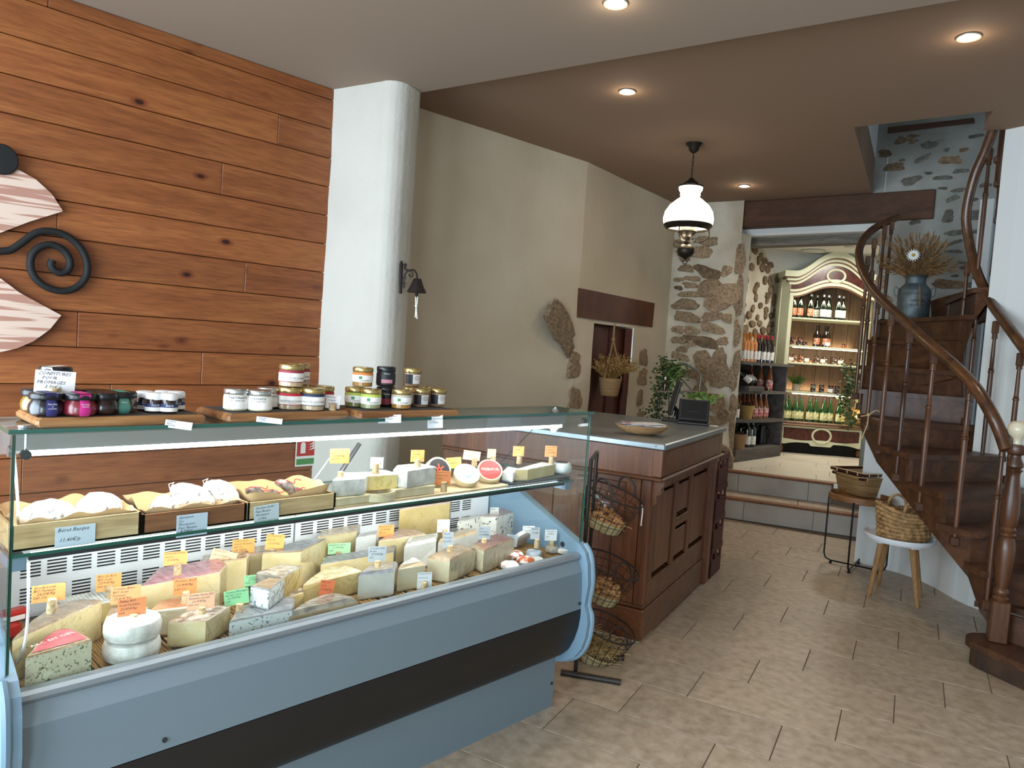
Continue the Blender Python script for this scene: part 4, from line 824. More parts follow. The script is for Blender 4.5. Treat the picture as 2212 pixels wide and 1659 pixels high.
# cards standing on the deck cheeses
OR, ORD, GR, WH, GY = '#f0a561', '#d98653', '#8fd19a', '#e3e6e6', '#a3abb1'
for a in [(105, 1281, 50, 38, -1.86, OR, ['Gouda Local', 'BIO Fermier', '   24,20€/Kg', 'Lait cru'], 'orange card reading Gouda Local on the large seeded wedge', (112, 1308)),
          (235, 1258, 40, 38, -2.10, '#f3ab66', ['Bleu de Bois', 'BIO local', ' 27,90€/Kg', 'Lait cru'], 'orange card reading Bleu de Bois on the ridged slab', (237, 1278)),
          (272, 1284, 48, 38, -1.96, '#e59966', ['Tomme Blanc', 'BIO local', 'Fermier', ' 23,80€/Kg'], 'salmon card reading Tomme Blanc behind the white rounds', None),
          (285, 1314, 46, 44, -1.84, ORD, ['Palma BIO', 'local Fermier', ' 22,45€/Kg', 'Lait'], 'dark orange card stuck in the stacked white rounds', (288, 1341)),
          (379, 1206, 40, 30, -2.05, '#f3a964', ['Comté AOP Extra', 'Lait cru', '   27,65€/Kg'], 'orange Comté Extra card on the pink topped block', (383, 1229)),
          (400, 1267, 40, 36, -1.93, '#d0864c', ['Morbier AOP', '  26,40€/Kg', 'Lait cru'], 'brown orange Morbier card on the torn paper wedge', (401, 1291)),
          (434, 1298, 48, 36, -1.845, '#f6bd9a', ['Tomme Vache BIO', 'Fermière Locale', '    26,95€/Kg', 'Lait cru'], 'pale pink Fermière Locale card on the front wrinkled wedge', (436, 1324)),
          (483, 1203, 46, 28, -2.12, '#f9cda4', ['Comté AOP', 'Lait cru 34,85€/Kg'], 'tilted pale peach Comté card', (480, 1219), -18),
          (526, 1181, 40, 34, -2.17, '#f2b060', ['Comté AOP', 'Grande Réserve', 'Lait cru', '  36,90€/Kg'], 'orange Grande Réserve card beside the tilted peach card', (528, 1203)),
          (594, 1171, 34, 34, -2.10, '#f3ad5e', ['Le Haut Jura', 'Lait cru', '  27,65€/Kg'], 'orange card on the tall block with grey striped top', (586, 1196), -6),
          (511, 1290, 44, 34, -1.86, GR, ['Tomme Montagne', 'Ail des Ours', '  26,95€/Kg', 'Lait'], 'green card reading Ail des Ours', (517, 1316), 6),
          (556, 1253, 48, 24, -2.0, '#97d8a1', ['Tomme Montagne', '   27,90€/Kg', 'Lait'], 'green card leaning by the mottled grey wedge', None),
          (733, 1185, 44, 24, -2.13, '#b4e6b0', ['Kaltbach Suisse', '    31,90€/Kg', 'Lait'], 'light green Kaltbach card on the bright cream slice', (731, 1202)),
          (718, 1219, 36, 30, -2.04, '#8cc787', ['Tomme de', 'Fauvaudo', ' 29,40€/Kg'], 'small green card above the yellow crumbly half wheel', (721, 1242)),
          (706, 1270, 28, 34, -1.86, '#c8683c', ['Lait cru', 'local', '27,85€/Kg'], 'rust coloured card in the low grey rinded cheese', (702, 1297), -8),
          (815, 1197, 36, 34, -1.87, GY, ['Tomme Iraty', 'Brebis', '  27,90€/Kg', 'Lait'], 'grey white Iraty card on the bluish block', (815, 1222)),  # white card, its shade is put into the grey
          (834, 1147, 32, 26, -2.13, '#f3a75a', ['Raclette AOP', '  24,95€/Kg', 'Lait cru'], 'orange Raclette card on the pink half wheel', (835, 1168)),
          (917, 1254, 30, 36, -1.785, '#d9dee2', ['Tomme Brebis', 'Gourmand', ' 23,25€/Kg'], 'white card leaning on the front rail below the half round', (915, 1268)),
          (968, 1166, 22, 34, -1.88, GY, ['Brebis', 'Fermier', '26,65€'], 'grey card in the pale bulging wedge', (971, 1188)),
          (958, 1136, 26, 28, -2.06, '#eef1f2', ['Tomme de', 'Brebis', '  23,70€'], 'white card on the white half wheel', (960, 1152)),
          (1046, 1152, 26, 28, -1.89, '#939ca2', ['Saint', 'Nectaire', '27,50€/Kg'], 'dark grey card in the reddish topped wedge', (1045, 1173)),
          (1068, 1107, 18, 22, -2.13, '#cfd0c8', ['Bleu', '23,50€'], 'small pale card on the blue cheese block', (1067, 1127)),
          (1106, 1168, 24, 26, -1.90, '#a6b0b7', ['Chèvre', '  5,90€/p'], 'blue grey card beside the leaning white round', None, -8),
          (1142, 1146, 26, 20, -1.97, '#e6e9ea', ['Crottin', '  3,90€/p'], 'white card at the back of the right end', None),
          (1156, 1152, 20, 26, -1.855, '#aeb4b8', ['Chèvre', '  5,60€'], 'pale grey card in the blue grey round', (1159, 1174)),
          (1190, 1156, 26, 24, -1.86, '#dfe3e4', ['Chabichou', '  6,85€/p', 'Lait'], 'white card in the ash coloured round', (1191, 1178))]:
    card(*a[:9], cork=a[8] if False else a[8]) if False else card(a[0], a[1], a[2], a[3], a[4], a[5], a[6], a[7], cork=a[8], rot=a[9] if len(a) > 9 else 0)
# red hand tool lying beyond the left end of the deck, behind the large wedge
q = atx(25, 1318, -2.12); t = thing('red_price_gun', 'red plastic hand labeller lying at the left end of the case', 'labeller', (q.x, q.y, DZ))
m_rp = mat('red_plastic', '#b3241c', .35)
B().rbox((q.x, q.y, DZ + .055), (.035, .075, .03), .006, rz=.25).ob('body', m_rp, t); B().rbox((q.x + .01, q.y - .01, DZ + .02), (.03, .06, .04), .008, rz=.25).ob('handle', m_rp, t)
B().rbox((q.x + .02, q.y + .002, DZ + .052), (.002, .05, .012), .0005, rz=.25).ob('white_stripe', mat('label_white_print', '#efe6df', .6), t)
# ================================================================ goods on the glass shelf of the case
SZ_ = .9335
m_crate = wood('pale_crate_wood', '#c9ab7c', '#dcc297', '#b08f5e', .7, 'y'); m_crated = wood('brown_crate_wood', '#8a5a38', '#a06f48', '#6d4429', .7, 'y'); m_kraft = mat('kraft_paper', '#d9b98a', .8, col2='#cfa975', scale=6)
m_saus = mat('floured_sausage_skin', '#e2ded6', .8, col2='#86807a', scale=75, lo=.54, hi=.66, bump=.8); m_sausd = mat('dark_sausage_skin', '#8d8279', .75, col2='#4d403a', scale=50, lo=.4, hi=.6, bump=.8); m_cord = mat('red_string', '#c22b34', .6); m_twine = mat('white_string', '#e8e6de', .7)
def crate(px0, px1, m_, label, xf=-1.822, xb=-2.02, h=.052):
    y0 = atx(px0, 1160, xf).y; y1 = atx(px1, 1130, xf).y; t = thing('wooden_tray', label, 'wooden tray', ((xf + xb) / 2, (y0 + y1) / 2, SZ_))
    B().bbox((xb, y0, SZ_ + .001), (xf, y1, SZ_ + .006)).ob('tray_bottom', m_, t)
    B().bbox((xf - .006, y0, SZ_ + .001), (xf, y1, SZ_ + h)).ob('front_board', m_, t); B().bbox((xb, y0, SZ_ + .001), (xb + .006, y1, SZ_ + h)).ob('back_board', m_, t)
    B().bbox((xb, y0, SZ_ + .001), (xf, y0 + .006, SZ_ + h)).ob('end_board', m_, t); B().bbox((xb, y1 - .006, SZ_ + .001), (xf, y1, SZ_ + h)).ob('end_board', m_, t)
    return t, y0, y1
def kraft(y0, y1, seed, label, xf=-1.832, xb=-2.01, h=.062):
    """sheet of brown paper crumpled into a tray, rising above its rim"""
    def fn(u, v):
        x = xf + (xb - xf) * v; y = y0 + .01 + (y1 - y0 - .02) * u; e = max(abs(2 * u - 1), abs(2 * v - 1)) ** 6
        nz = mnoise.noise(Vector((x * 22, y * 16, seed))) ; z = SZ_ + .010 + e * (h - .012 + .022 * nz) + .010 * (nz + .3) * (1 - e)
        return Vector((x, y, max(SZ_ + .008, z)))
    return solo(B().grid(fn, 28, 16), 'kraft_paper', m_kraft, label, 'paper', 'kraft paper sheets lining the trays', smooth=True, angle=60)
trays = [(22, 305, m_crate, 'pale wooden tray of floured sausages at the left end of the shelf'), (306, 531, m_crated, 'brown wooden tray of floured sausages'), (532, 722, m_crate, 'pale wooden tray of thin sausages tied with red string')]
ty = []
for i, (a, b_, m_, l) in enumerate(trays):
    t, y0, y1 = crate(a, b_, m_, l, h=(.058, .050, .050)[i]); ty.append((y0, y1)); kraft(y0, y1, i * 7.3, ('kraft paper lining the left tray', 'kraft paper lining the brown tray', 'kraft paper rising behind the red string sausages')[i], h=(.066, .060, .070)[i])
def sausage(px_, py_, X, L_, r_, ax, label, m_=None, tie=True, ztilt=0, group='floured dry sausages', bend=0):
    c = atx(px_, py_, X); t = thing('dry_sausage', label, 'sausage', c, group=group); n = 16; ax = Vector(ax).normalized(); pts = []; rs = []
    for i in range(n + 1):
        u = i / n; f = math.sin(math.pi * min(max(u, .02), .98)) ** .45; pts.append(c + ax * ((u - .5) * L_) + Vector((0, 0, 1)) * bend * math.sin(math.pi * u)); rs.append(r_ * f)
    b = B(); b.tube(pts, r_, 16, rs=rs); b.v = [tuple(Vector(v) + (Vector(v) - c).normalized() * .004 * mnoise.noise(Vector(v) * 55)) for v in b.v]
    b.ob('body', m_ or m_saus, t, smooth=True, angle=180)
    if tie: e = c - ax * (L_ * .5); B().tube([e + Vector((0, .0, -.004)), e + Vector((.004, -.006, .012)), e + Vector((.002, .008, .016)), e], .0012, 6).ob('string_loop', m_twine, t)
    return t
sausage(100, 1112, -1.90, .115, .036, (-.15, 1, .05), 'speckled floured sausage at the far left of the left tray', group='floured dry sausages')
sausage(120, 1118, -1.87, .10, .033, (-.1, 1, -.1), 'speckled floured sausage lying in front at the left of the left tray')
sausage(212, 1103, -1.90, .115, .045, (-.5, 1, .1), 'fat bright floured sausage at the right of the left tray')
sausage(352, 1090, -1.93, .085, .024, (-.6, .8, .1), 'small floured sausage beside the paper in the brown tray')
sausage(393, 1087, -1.90, .10, .026, (-.4, .9, .05), 'small floured sausage with a white string loop in the brown tray')
sausage(415, 1072, -1.91, .115, .031, (.45, .8, -.35), 'long floured sausage sloping down in the middle of the brown tray')
sausage(478, 1066, -1.91, .10, .034, (.5, .7, -.45), 'rightmost floured sausage with pointed top in the brown tray')
def rope(px_, py_, L_, r_, ax, label, bend=.012):
    c = atx(px_, py_, -1.89); t = sausage(px_, py_, -1.89, L_, r_, ax, label, m_sausd, tie=False, group='thin dark sausages tied with red string', bend=bend)
    rnd = random.Random(int(px_)); p = [c + Vector((rnd.uniform(-.01, .012) + .008, (i - 3) * L_ / 6, .010 + rnd.uniform(0, .012) + r_ * .6)) for i in range(7)]; B().tube(bez(p, 4), .0014, 6).ob('red_string', m_cord, t)
rope(552, 1070, .06, .013, (.3, 1, -.3), 'thin dark sausage at the left of the red string tray'); rope(585, 1077, .06, .012, (.2, 1, .2), 'thin dark sausage low in the red string tray')
rope(618, 1058, .075, .014, (.6, .7, -.6), 'thin dark sausage leaning down in the red string tray'); rope(640, 1070, .05, .013, (.1, 1, -.2), 'short thin dark sausage at the right of the red string tray')
for a in [(163, 1157, 54, 44, -1.818, '#c9d6e2', ['Béret Basque', '', ' 11,40€/p'], 'blue white card reading Béret Basque on the left tray', None),
          (415, 1134, 46, 48, -1.812, '#c3d3e3', ['Saucisson', 'Sec', 'Montauzer', 'Pays Basque', '  8,70€/p'], 'blue white card reading Montauzer on the brown tray', None),
          (576, 1110, 40, 40, -1.816, '#c9d6de', ['Saucisse Seche', 'Pays Basque', 'Montauzer', '   2,6€/p'], 'blue white card on the red string tray', None, 3)]:
    card(*a[:9][:8], cork=None, rot=a[9] if len(a) > 9 else 0, yaw=0)
# boxed and boxless cheeses along the shelf
m_box = mat('poplar_box_wood', '#dcd0b0', .6, col2='#d0c19c', scale=5, stretch=(1, 6, 1)); m_plank = wood('pale_plank', '#d8bf94', '#e3cda6', None, .6, 'y'); m_slate = mat('slate_board', '#2d3134', .7)
y0 = atx(722, 1112, -1.82).y; y1 = atx(1098, 1062, -1.82).y
solo(B().rbox((-1.92, (y0 + y1) / 2, SZ_ + .005), (.20, y1 - y0, .008), .002), 'serving_plank', m_plank, 'pale thin plank under the boxed cheeses on the shelf', 'board')
y2 = atx(1232, 1035, -1.83).y; solo(B().rbox((-1.925, (y1 + .004 + y2) / 2, SZ_ + .0045), (.19, y2 - y1 - .006, .007), .002), 'slate_board', m_slate, 'black slate board under the brie at the right end of the shelf', 'board')
SP = SZ_ + .0095
SG = 'soft cheeses on the glass shelf'
def shelf_box(px0, px1, py_, X, d, h, label, z0=SP, m_=None, round_=False, tilt=0, name='cheese_box'):
    a = atx(px0, py_, X); c = atx(px1, py_, X); t = thing(name, label, 'cheese box', (X - d / 2, (a.y + c.y) / 2, z0)); w = c.y - a.y
    if round_:
        b = B(); b.lathe([(w / 2, 0), (w / 2, h), (w / 2 - .003, h), (w / 2 - .003, .003), (.001, .003)], (X - d / 2, (a.y + c.y) / 2, z0), 32); b.ob('side_band', m_ or m_box, t, smooth=True)
        B().tube([(X - d / 2 + (w / 2 + .0005) * math.cos(q * .1963), (a.y + c.y) / 2 + (w / 2 + .0005) * math.sin(q * .1963), z0 + h * .7) for q in range(32)], .001, 6, closed=True).ob('rim_band', m_box, t)
    else:
        B().rbox((X - d / 2, (a.y + c.y) / 2, z0 + h * .38), (d, w, h * .76), .001).ob('tray', m_ or m_box, t); B().rbox((X - d / 2, (a.y + c.y) / 2, z0 + h * .87), (d + .004, w + .004, h * .26), .001).ob('lid', m_ or m_box, t)
    return t
def shelf_block(poly, zy, h, mats, label, rind=(), z0=SP, rd=.006): return cheese(label, poly, h, mats, rind, z0=z0, zy=zy, rd=rd, name='soft_cheese')
shelf_box(722, 795, 1095, -1.825, .09, .024, 'square poplar box under the whitish square cheese'); 
shelf_block([(716, -1.84), (786, -1.825), (800, -1.90), (735, -1.93)], 1070, .052, [cm('grey_bloom', '#d9d8d2', '#b9b6ad', scale=22, bump=.6), r_white], 'square white cheese with a wrinkled grey side and a cork', {0, 1, 2, 3}, z0=SP + .025)
shelf_box(784, 862, 1078, -1.83, .085, .026, 'round poplar box under the half brie', round_=True)
hw = halfwheel((776, -1.865), (858, -1.845), .075); shelf_block(hw, 1050, .048, [cm('straw_paste', '#e0cf8e', '#cdb870', scale=40, lo=.55, hi=.62), r_white], 'half brie with cut straw yellow face on a round box', rindset(len(hw)), z0=SP + .027)
shelf_box(852, 938, 1065, -1.83, .09, .028, 'square poplar box under the long white block')
shelf_block([(848, -1.86), (880, -1.825), (940, -1.845), (905, -1.92), (855, -1.92)], 1030, .058, [r_white, r_white], 'long white bloomy block standing on a square box', {0, 1, 2, 3, 4}, z0=SP + .029)
def tilted_box(px_, py_, X, r_, h, lean, yaw, label, faces, name='round_cheese_box'):
    """round wooden box leaning back on its edge"""
    c = atx(px_, py_, X); t = thing(name, label, 'cheese box', c, group=SG)
    M_ = Matrix.Translation(c) @ Matrix.Rotation(yaw, 4, 'Z') @ Matrix.Rotation(R(lean), 4, 'Y')
    B().lathe([(.001, -h / 2), (r_ * .97, -h / 2), (r_, -h / 2 + .002), (r_, h * .05), (r_ * 1.02, h * .05), (r_ * 1.02, h / 2 - .001), (r_, h / 2), (.001, h / 2)], n=32, M=M_).ob('box', m_box, t, smooth=True)
    for k, (rr, m_, dz) in enumerate(faces): B().lathe([(rr, h / 2 + .0006 + dz), (.001, h / 2 + .0007 + dz)], n=32, M=M_, cap=False).ob('round_label', m_, t)
    return t, M_
t, M_ = tilted_box(944, 1018, -1.92, .046, .035, 62, R(-12), 'white round cheese with a black and red printed face standing upright', [(.040, mat('black_print', '#211a1a', .6), 0)])
b = B()
for a in range(6): b.box(None, (.024, .006, .0004), M=M_ @ Matrix.Translation((0, 0, .035 / 2 + .0012)) @ Matrix.Rotation(a * math.pi / 3, 4, 'Z') @ Matrix.Translation((.010, 0, 0)))
b.ob('red_star', mat('red_orange_print', '#c2492c', .6), t)
t, M_ = tilted_box(1007, 1028, -1.875, .046, .026, 38, R(-25), 'white lidded round box tilted back with a small blue drawing', [(.040, mat('white_print', '#f2f1ec', .6), 0)])
b = B(); b.box(None, (.010, .026, .0004), M=M_ @ Matrix.Translation((.014, .004, .0145)) @ Matrix.Rotation(.3, 4, 'Z')); b.ob('blue_drawing', mat('blue_print', '#7fb0d8', .6), t)
t, M_ = tilted_box(1057, 1020, -1.89, .046, .032, 45, R(-32), 'tilted round box with a red label reading FRIBOUR', [(.041, mat('red_box_print', '#c4382f', .6), 0)])
text('lettering', 'FRIBOUR', .0165, M_ @ Matrix.Translation((.004, -.033, .0175)) @ Matrix.Rotation(R(90), 4, 'Z') @ Matrix.Translation((.0, 0, 0)), mat('cream_print', '#f4eacb', .6), t)
shelf_block([(1085, -1.88), (1108, -1.835), (1120, -1.90), (1096, -1.95)], 1025, .036, [mat('white_wax_paper', '#e9ecee', .5), mat('white_wax_paper', '#e9ecee', .5)], 'white paper wrapped wedge between the red box and the brie', {0, 1, 2, 3})
brie = shelf_block([(1112, -1.86), (1140, -1.838), (1198, -1.87), (1170, -1.93)], 1020, .045, [ivory, r_white], 'flat square slice of brie with white rind', {2, 3})
c = atx(1212, 1015, -1.90); b = B(); b.lathe([(.034, 0), (.042, .008), (.043, .028), (.036, .042), (.001, .043)], (0, 0, 0), 28); b.v = [(x + c.x + .002 * mnoise.noise(Vector((x, y, z)) * 90), y + c.y + .002 * mnoise.noise(Vector((y, x, z)) * 90), z + SP) for x, y, z in b.v]
t = thing('wrapped_cheese', 'round cheese in wrinkled white paper with dark print at the right end of the shelf', 'cheese', (c.x, c.y, SP), group=SG); b.ob('paper_wrap', mat('white_wax_paper', '#e9ecee', .5), t, smooth=True, angle=60)
b = B(); b.lathe([(.026, SP + .0445), (.001, SP + .0445)], (c.x, c.y, 0), 20, cap=False); b.ob('printed_disc', mat('dark_red_print', '#5a3030', .6), t)
for a in [(734, 985, 38, 32, -1.875, '#f4a45c', ["Pont l'Évêque", 'AOP', '   26,45€/Kg', 'Lait cru'], "orange Pont l'Évêque card on the square white cheese", (735, 1030)),
          (814, 1000, 26, 24, -1.88, '#fbf3dc', ['Brie', ' 19,90€'], 'cream card on the half brie', (811, 1012)),
          (902, 985, 28, 26, -1.87, '#f3a35a', ["Fleur d'Aunis", ' 28,20€/Kg', 'Lait cru'], 'orange card on the long white block', (901, 1003)),
          (980, 1000, 32, 24, -1.95, '#f6d877', ['Époisses', '  9,80€/p'], 'yellow card behind the black printed round', None, 5),
          (957, 1032, 32, 30, -1.845, '#e98f55', ['Camembert AOP', 'Moulin de Carel', '  6,95€/p'], 'orange Moulin de Carel card standing on the plank', (958, 1051)),
          (1019, 984, 36, 20, -1.93, '#fbf0b6', ['Mont d Or', '   18,80€/p'], 'pale yellow card behind the white round box', (1024, 998), -6),
          (1062, 980, 18, 20, -1.93, '#fbe39a', ['Fribour', ' 6,70€'], 'narrow yellow card behind the red label box', (1064, 994)),
          (1120, 975, 24, 22, -1.88, '#f2a861', ['Brie de Meaux', ' 27,45€/Kg', 'Lait'], 'orange Brie de Meaux card on the slice', (1121, 992)),
          (1190, 975, 26, 24, -1.90, '#ee9f62', ['Gorgonzola', 'Cremoso', ' 21,95€/Kg'], 'orange card on the paper wrapped round', (1190, 993))]:
    card(a[0], a[1], a[2], a[3], a[4], a[5], a[6], a[7], cork=a[8], rot=a[9] if len(a) > 9 else 0, group='price cards on the glass shelf')
# fire extinguisher sign on the boarded wall, seen through the case
c = atx(662, 975, -3.925); t = thing('fire_extinguisher_sign', 'red fire extinguisher sign on the boarded wall behind the case', 'sign', c); s = mpp(c)
tt, uu = Vector((0, 1, 0)), Vector((0, 0, 1)); F_ = frame(c, tt, uu); w_, h_ = 36 * s / .70, 64 * s
B().box(None, (w_, h_, .002), M=F_).ob('sign_plate', mat('sign_white', '#e6e2da', .6), t)
B().box(None, (w_ * .9, h_ * .62, .0006), M=F_ @ Matrix.Translation((0, h_ * .16, .0014))).ob('red_field', mat('sign_red', '#b5251f', .5), t)
b = B(); b.extr([F_ @ Vector(p) for p in [(-w_ * .28, -h_ * .06, .0022), (-w_ * .06, -h_ * .06, .0022), (-w_ * .06, h_ * .26, .0022), (-w_ * .12, h_ * .32, .0022), (-w_ * .22, h_ * .32, .0022), (-w_ * .28, h_ * .26, .0022)]], (.0004, 0, 0)); b.ob('extinguisher_symbol', mat('sign_white', '#e6e2da', .6), t)
b = B()
for i in range(3): b.extr([F_ @ Vector(p) for p in [(w_ * .08, h_ * (.04 + i * .09), .0022), (w_ * .34, h_ * (.07 + i * .09), .0022), (w_ * .36, h_ * (.17 + i * .09), .0022), (w_ * .24, h_ * (.10 + i * .09), .0022)]], (.0004, 0, 0))
o_ = b.ob('flame_symbol', mat('sign_white', '#e6e2da', .6), t); o_['kind'] = 'stuff'
B().box(None, (w_ * .9, h_ * .2, .0006), M=F_ @ Matrix.Translation((0, -h_ * .34, .0014))).ob('green_field', mat('sign_green', '#4a8a4a', .5), t)
# ================================================================ boards and jars on top of the case
TZ = 1.2105
m_acac = wood('acacia_board', '#8a5a32', '#b98a58', '#6b4324', .5, 'y'); m_sl2 = mat('board_slate', '#3b3c3e', .75)
def board(y0, y1, x0, x1, label, rz=0, lab='board'):
    c = ((x0 + x1) / 2, (y0 + y1) / 2, TZ); t = thing('serving_board', label, 'serving board', c, rz); w, d = y1 - y0, x0 - x1
    B().rbox((0, 0, .011), (d, w, .020), .006).ob('wooden_board', m_acac, t, local=True); B().rbox((0, 0, .0215), (d - .03, w - .03, .0015), .0006).ob('slate_inlay', m_sl2, t, local=True)
    return t
board(.388, .745, -1.760, -1.945, 'long acacia board with slate inlay carrying the jam jars'); board(.795, 1.160, -1.768, -1.950, 'acacia board with slate inlay carrying the rillettes jars', R(2.5)); board(1.185, 1.555, -1.745, -1.925, 'acacia board with slate inlay carrying the spread jars', R(-2))
BZ = TZ + .0225
m_jgl = glassmat('jar_glass', (.96, .98, .97), .45); m_gold = mat('gold_lid', '#b7a16a', .28, .85); m_silver = mat('silver_lid', '#c4c6c4', .25, .9); m_blk = mat('black_lid', '#16161a', .3); m_wlid = mat('white_lid', '#e8eaec', .35)
m_lw = mat('label_paper', '#eceae4', .6)
def jar(px_, X, r_, h, fill, lid, label, z=BZ, bands=(), words=None, cat='jar', lidh=None, shape='straight', group='jars on top of the display case', yawt=None, name='glass_jar', wsize=.5, lidr=1.0):
    """preserve jar: contents, glass, lid, paper bands and print"""
    p = atx(px_, 880, X); t = thing(name, label, cat, (X, p.y, z), group=group); lh = lidh or h * .2; hb = h - lh
    if shape == 'straight': pr = [(r_ * .93, 0), (r_ * .98, h * .03), (r_ * .98, hb * .86), (r_ * .90, hb * .93), (r_ * .90, hb)]
    elif shape == 'taper': pr = [(r_ * .80, 0), (r_ * .84, h * .03), (r_ * .95, hb * .9), (r_ * .93, hb)]
    else: pr = [(r_ * .80, 0), (r_ * .95, h * .08), (r_ * 1.0, h * .28), (r_ * .96, h * .46), (r_ * .80, hb * .84), (r_ * .80, hb)]
    B().lathe([(max(.001, q - .0015), zz + .0012) for q, zz in pr[:-1]], n=24).ob('contents', fill, t, smooth=True, local=True)
    B().lathe(pr, n=24).ob('glass', m_jgl, t, smooth=True, local=True)
    rl = pr[-1][0] * 1.07 * lidr; B().lathe([(rl, hb - .003), (rl * 1.03, hb - .001), (rl * 1.03, h - .004), (rl * .97, h - .001), (rl * .8, h), (.001, h)], n=24).ob('lid', lid, t, smooth=True, local=True)
    a0 = math.atan2(-p.y, -X)     # direction from jar to camera
    for (z0, z1, m_, span, off) in bands:
        b = B(); n = 16; rr = r_ * 1.005
        def rad(zz):
            for (q0, w0_), (q1, w1_) in zip(pr, pr[1:]):
                if w0_ <= zz <= w1_: return q0 + (q1 - q0) * ((zz - w0_) / max(1e-6, w1_ - w0_)) + .0006
            return r_
        b.grid(lambda u, v: Vector((rad(h * (z0 + (z1 - z0) * v)) * math.cos(a0 + R(off) + R(span) * (u - .5)), rad(h * (z0 + (z1 - z0) * v)) * math.sin(a0 + R(off) + R(span) * (u - .5)), h * (z0 + (z1 - z0) * v))), n, 4)
        b.ob('paper_label', m_, t, local=True, smooth=True)
    if words:
        for s_, zz, ang, sz, m_ in words:
            f = Vector((math.cos(a0 + R(ang)), math.sin(a0 + R(ang)), 0)); o = Vector((X, p.y, z)) + f * (r_ * 1.012 + .0004) + Vector((0, 0, zz * h)); tx = Vector((-f.y, f.x, 0))
            ob = text('lettering', s_, sz, frame(o, tx, (0, 0, 1)), m_, t, align='CENTER')
            # wrap the flat print round the jar
            me = ob.data
            for v in me.vertices:
                q = v.co; loc = Vector((q.x, q.y, 0)); d = loc.dot(tx); an = a0 + R(ang) + d / (r_ * 1.0); v.co.x = math.cos(an) * (r_ * 1.012); v.co.y = math.sin(an) * (r_ * 1.012)
    return t
def fillm(n, c, c2=None, **k): return mat('filling_' + n, c, .3, col2=c2, scale=60, coat=.3, **k)
ink = mat('print_black', '#20222a', .6); inkw = mat('print_white', '#eceff0', .6)
JG = 'faceted jam jars'
# jams with black lids and a paper strip over the top
def jam(px_, X, fill, strip, label, z=BZ, r_=.036, word=None, off=18, h=.050):
    t = jar(px_, X, r_, h, fill, m_blk, label, z, shape='round', group=JG, lidh=h * .22, name='jam_jar', lidr=1.05, bands=[(.02, .72, strip, 36, off)] if strip else ())
    if strip:
        p = t.location; a0 = math.atan2(-p.y, -p.x) + R(off); ca, sa = math.cos(a0), math.sin(a0)
        b = B(); tx = Vector((-sa, ca, 0)); f = Vector((ca, sa, 0)); w = .0115
        for (ra, za), (rb, zb) in (((.030, h * .74), (.034, h * .98)), ((.0335, h + .0006), (-.03, h + .0006))):
            b._add([f * ra - tx * w + Vector((0, 0, za)), f * ra + tx * w + Vector((0, 0, za)), f * rb + tx * w + Vector((0, 0, zb)), f * rb - tx * w + Vector((0, 0, zb))], [(0, 1, 2, 3)])
        b.ob('paper_strip', strip, t, local=True)
        if word: text('lettering', word, .0052, frame(Vector(p) + f * .0372 + Vector((0, 0, h * .52)), tx, (0, 0, 1)), inkw, t, align='CENTER', line=.9)
    return t
jam(100, -1.80, fillm('myrtle', '#120e1c'), mat('strip_violet', '#33306e', .6), 'dark jam jar with a violet strip on its side', word='Myrtilles\net\nviolette'); jam(172, -1.79, fillm('raspberry', '#7c2230'), mat('strip_pink', '#c22a80', .6), 'red jam jar with a bright pink strip', word='Rosette\nSaveur')
jam(257, -1.83, fillm('fig', '#3a2412', '#5a3a18'), mat('strip_green', '#4f8a7a', .6), 'brown jam jar with a sea green strip', word='Figues\net noix', r_=.040); jam(205, -1.87, fillm('plum', '#3a1210'), None, 'dark red jam jar behind the pink strip jar'); jam(82, -1.88, fillm('quince', '#8a6a24'), None, 'amber jam jar with black lid at the back left of the board'); jam(225, -1.80, fillm('plum2', '#2a100e'), None, 'dark jam jar between the pink and green strip jars', r_=.030)
jam(140, -1.89, fillm('apricot0', '#7a3412'), None, 'brownish jam jar under the orange one')
jam(118, -1.885, fillm('apricot', '#c4561a'), mat('strip_white', '#e9e6e0', .6), 'orange jam jar stacked behind the white card', z=BZ + .051, off=-30)
FG = 'small fig spread jars with white lids'
navy = mat('label_navy', '#22305e', .6)
for px_, X, l in ((312, -1.86, 'white lidded fig jar at the back left of its cluster'), (333, -1.815, 'white lidded fig jar in the middle of its cluster'), (364, -1.80, 'frontmost white lidded fig jar printed FIGUE'), (352, -1.87, 'white lidded fig jar at the back of its cluster'), (380, -1.85, 'white lidded fig jar at the right of its cluster')):
    jar(px_, X, .0205, .048, fillm('figue', '#2e1512'), m_wlid, l, shape='straight', group=FG, bands=[(.30, .46, navy, 200, 0), (.10, .30, m_lw, 200, 0), (.66, .84, m_lw, 50, 22)], words=[('FIGUE', .345, 8, .0065, inkw)], lidh=.012, name='fig_jar')
    b = B()
# tartinade and olivade
red_r, red2, blue_r = mat('label_maroon', '#8c2b3c', .6), mat('label_red', '#b01f30', .6), mat('label_blue', '#1f3352', .6)
cheesep = fillm('cream_spread', '#d8cfae', '#c9bd92')
jar(509, -1.83, .0315, .058, cheesep, m_silver, 'silver lidded jar labelled TARTINADE', bands=[(.10, .72, m_lw, 190, 0)], words=[('TARTINADE', .55, 10, .0095, ink), ('AU CHÈVRE FRAIS', .45, 10, .0045, ink)])
jar(560, -1.81, .0335, .056, cheesep, m_silver, 'silver lidded jar labelled OLIVADE in front', bands=[(.10, .72, m_lw, 190, 0)], words=[('OLIVADE', .55, -4, .0095, ink), ('AU CHÈVRE FRAIS', .45, -2, .0045, ink)]); jar(580, -1.87, .0315, .058, fillm('olive', '#5a5228', '#3a3418'), m_silver, 'silver lidded jar half hidden behind the OLIVADE jar', bands=[(.10, .72, m_lw, 190, 0)], words=[('TARTINADE', .55, 10, .0095, ink)])
pate = fillm('rillettes', '#cbb292', '#b89c7a')
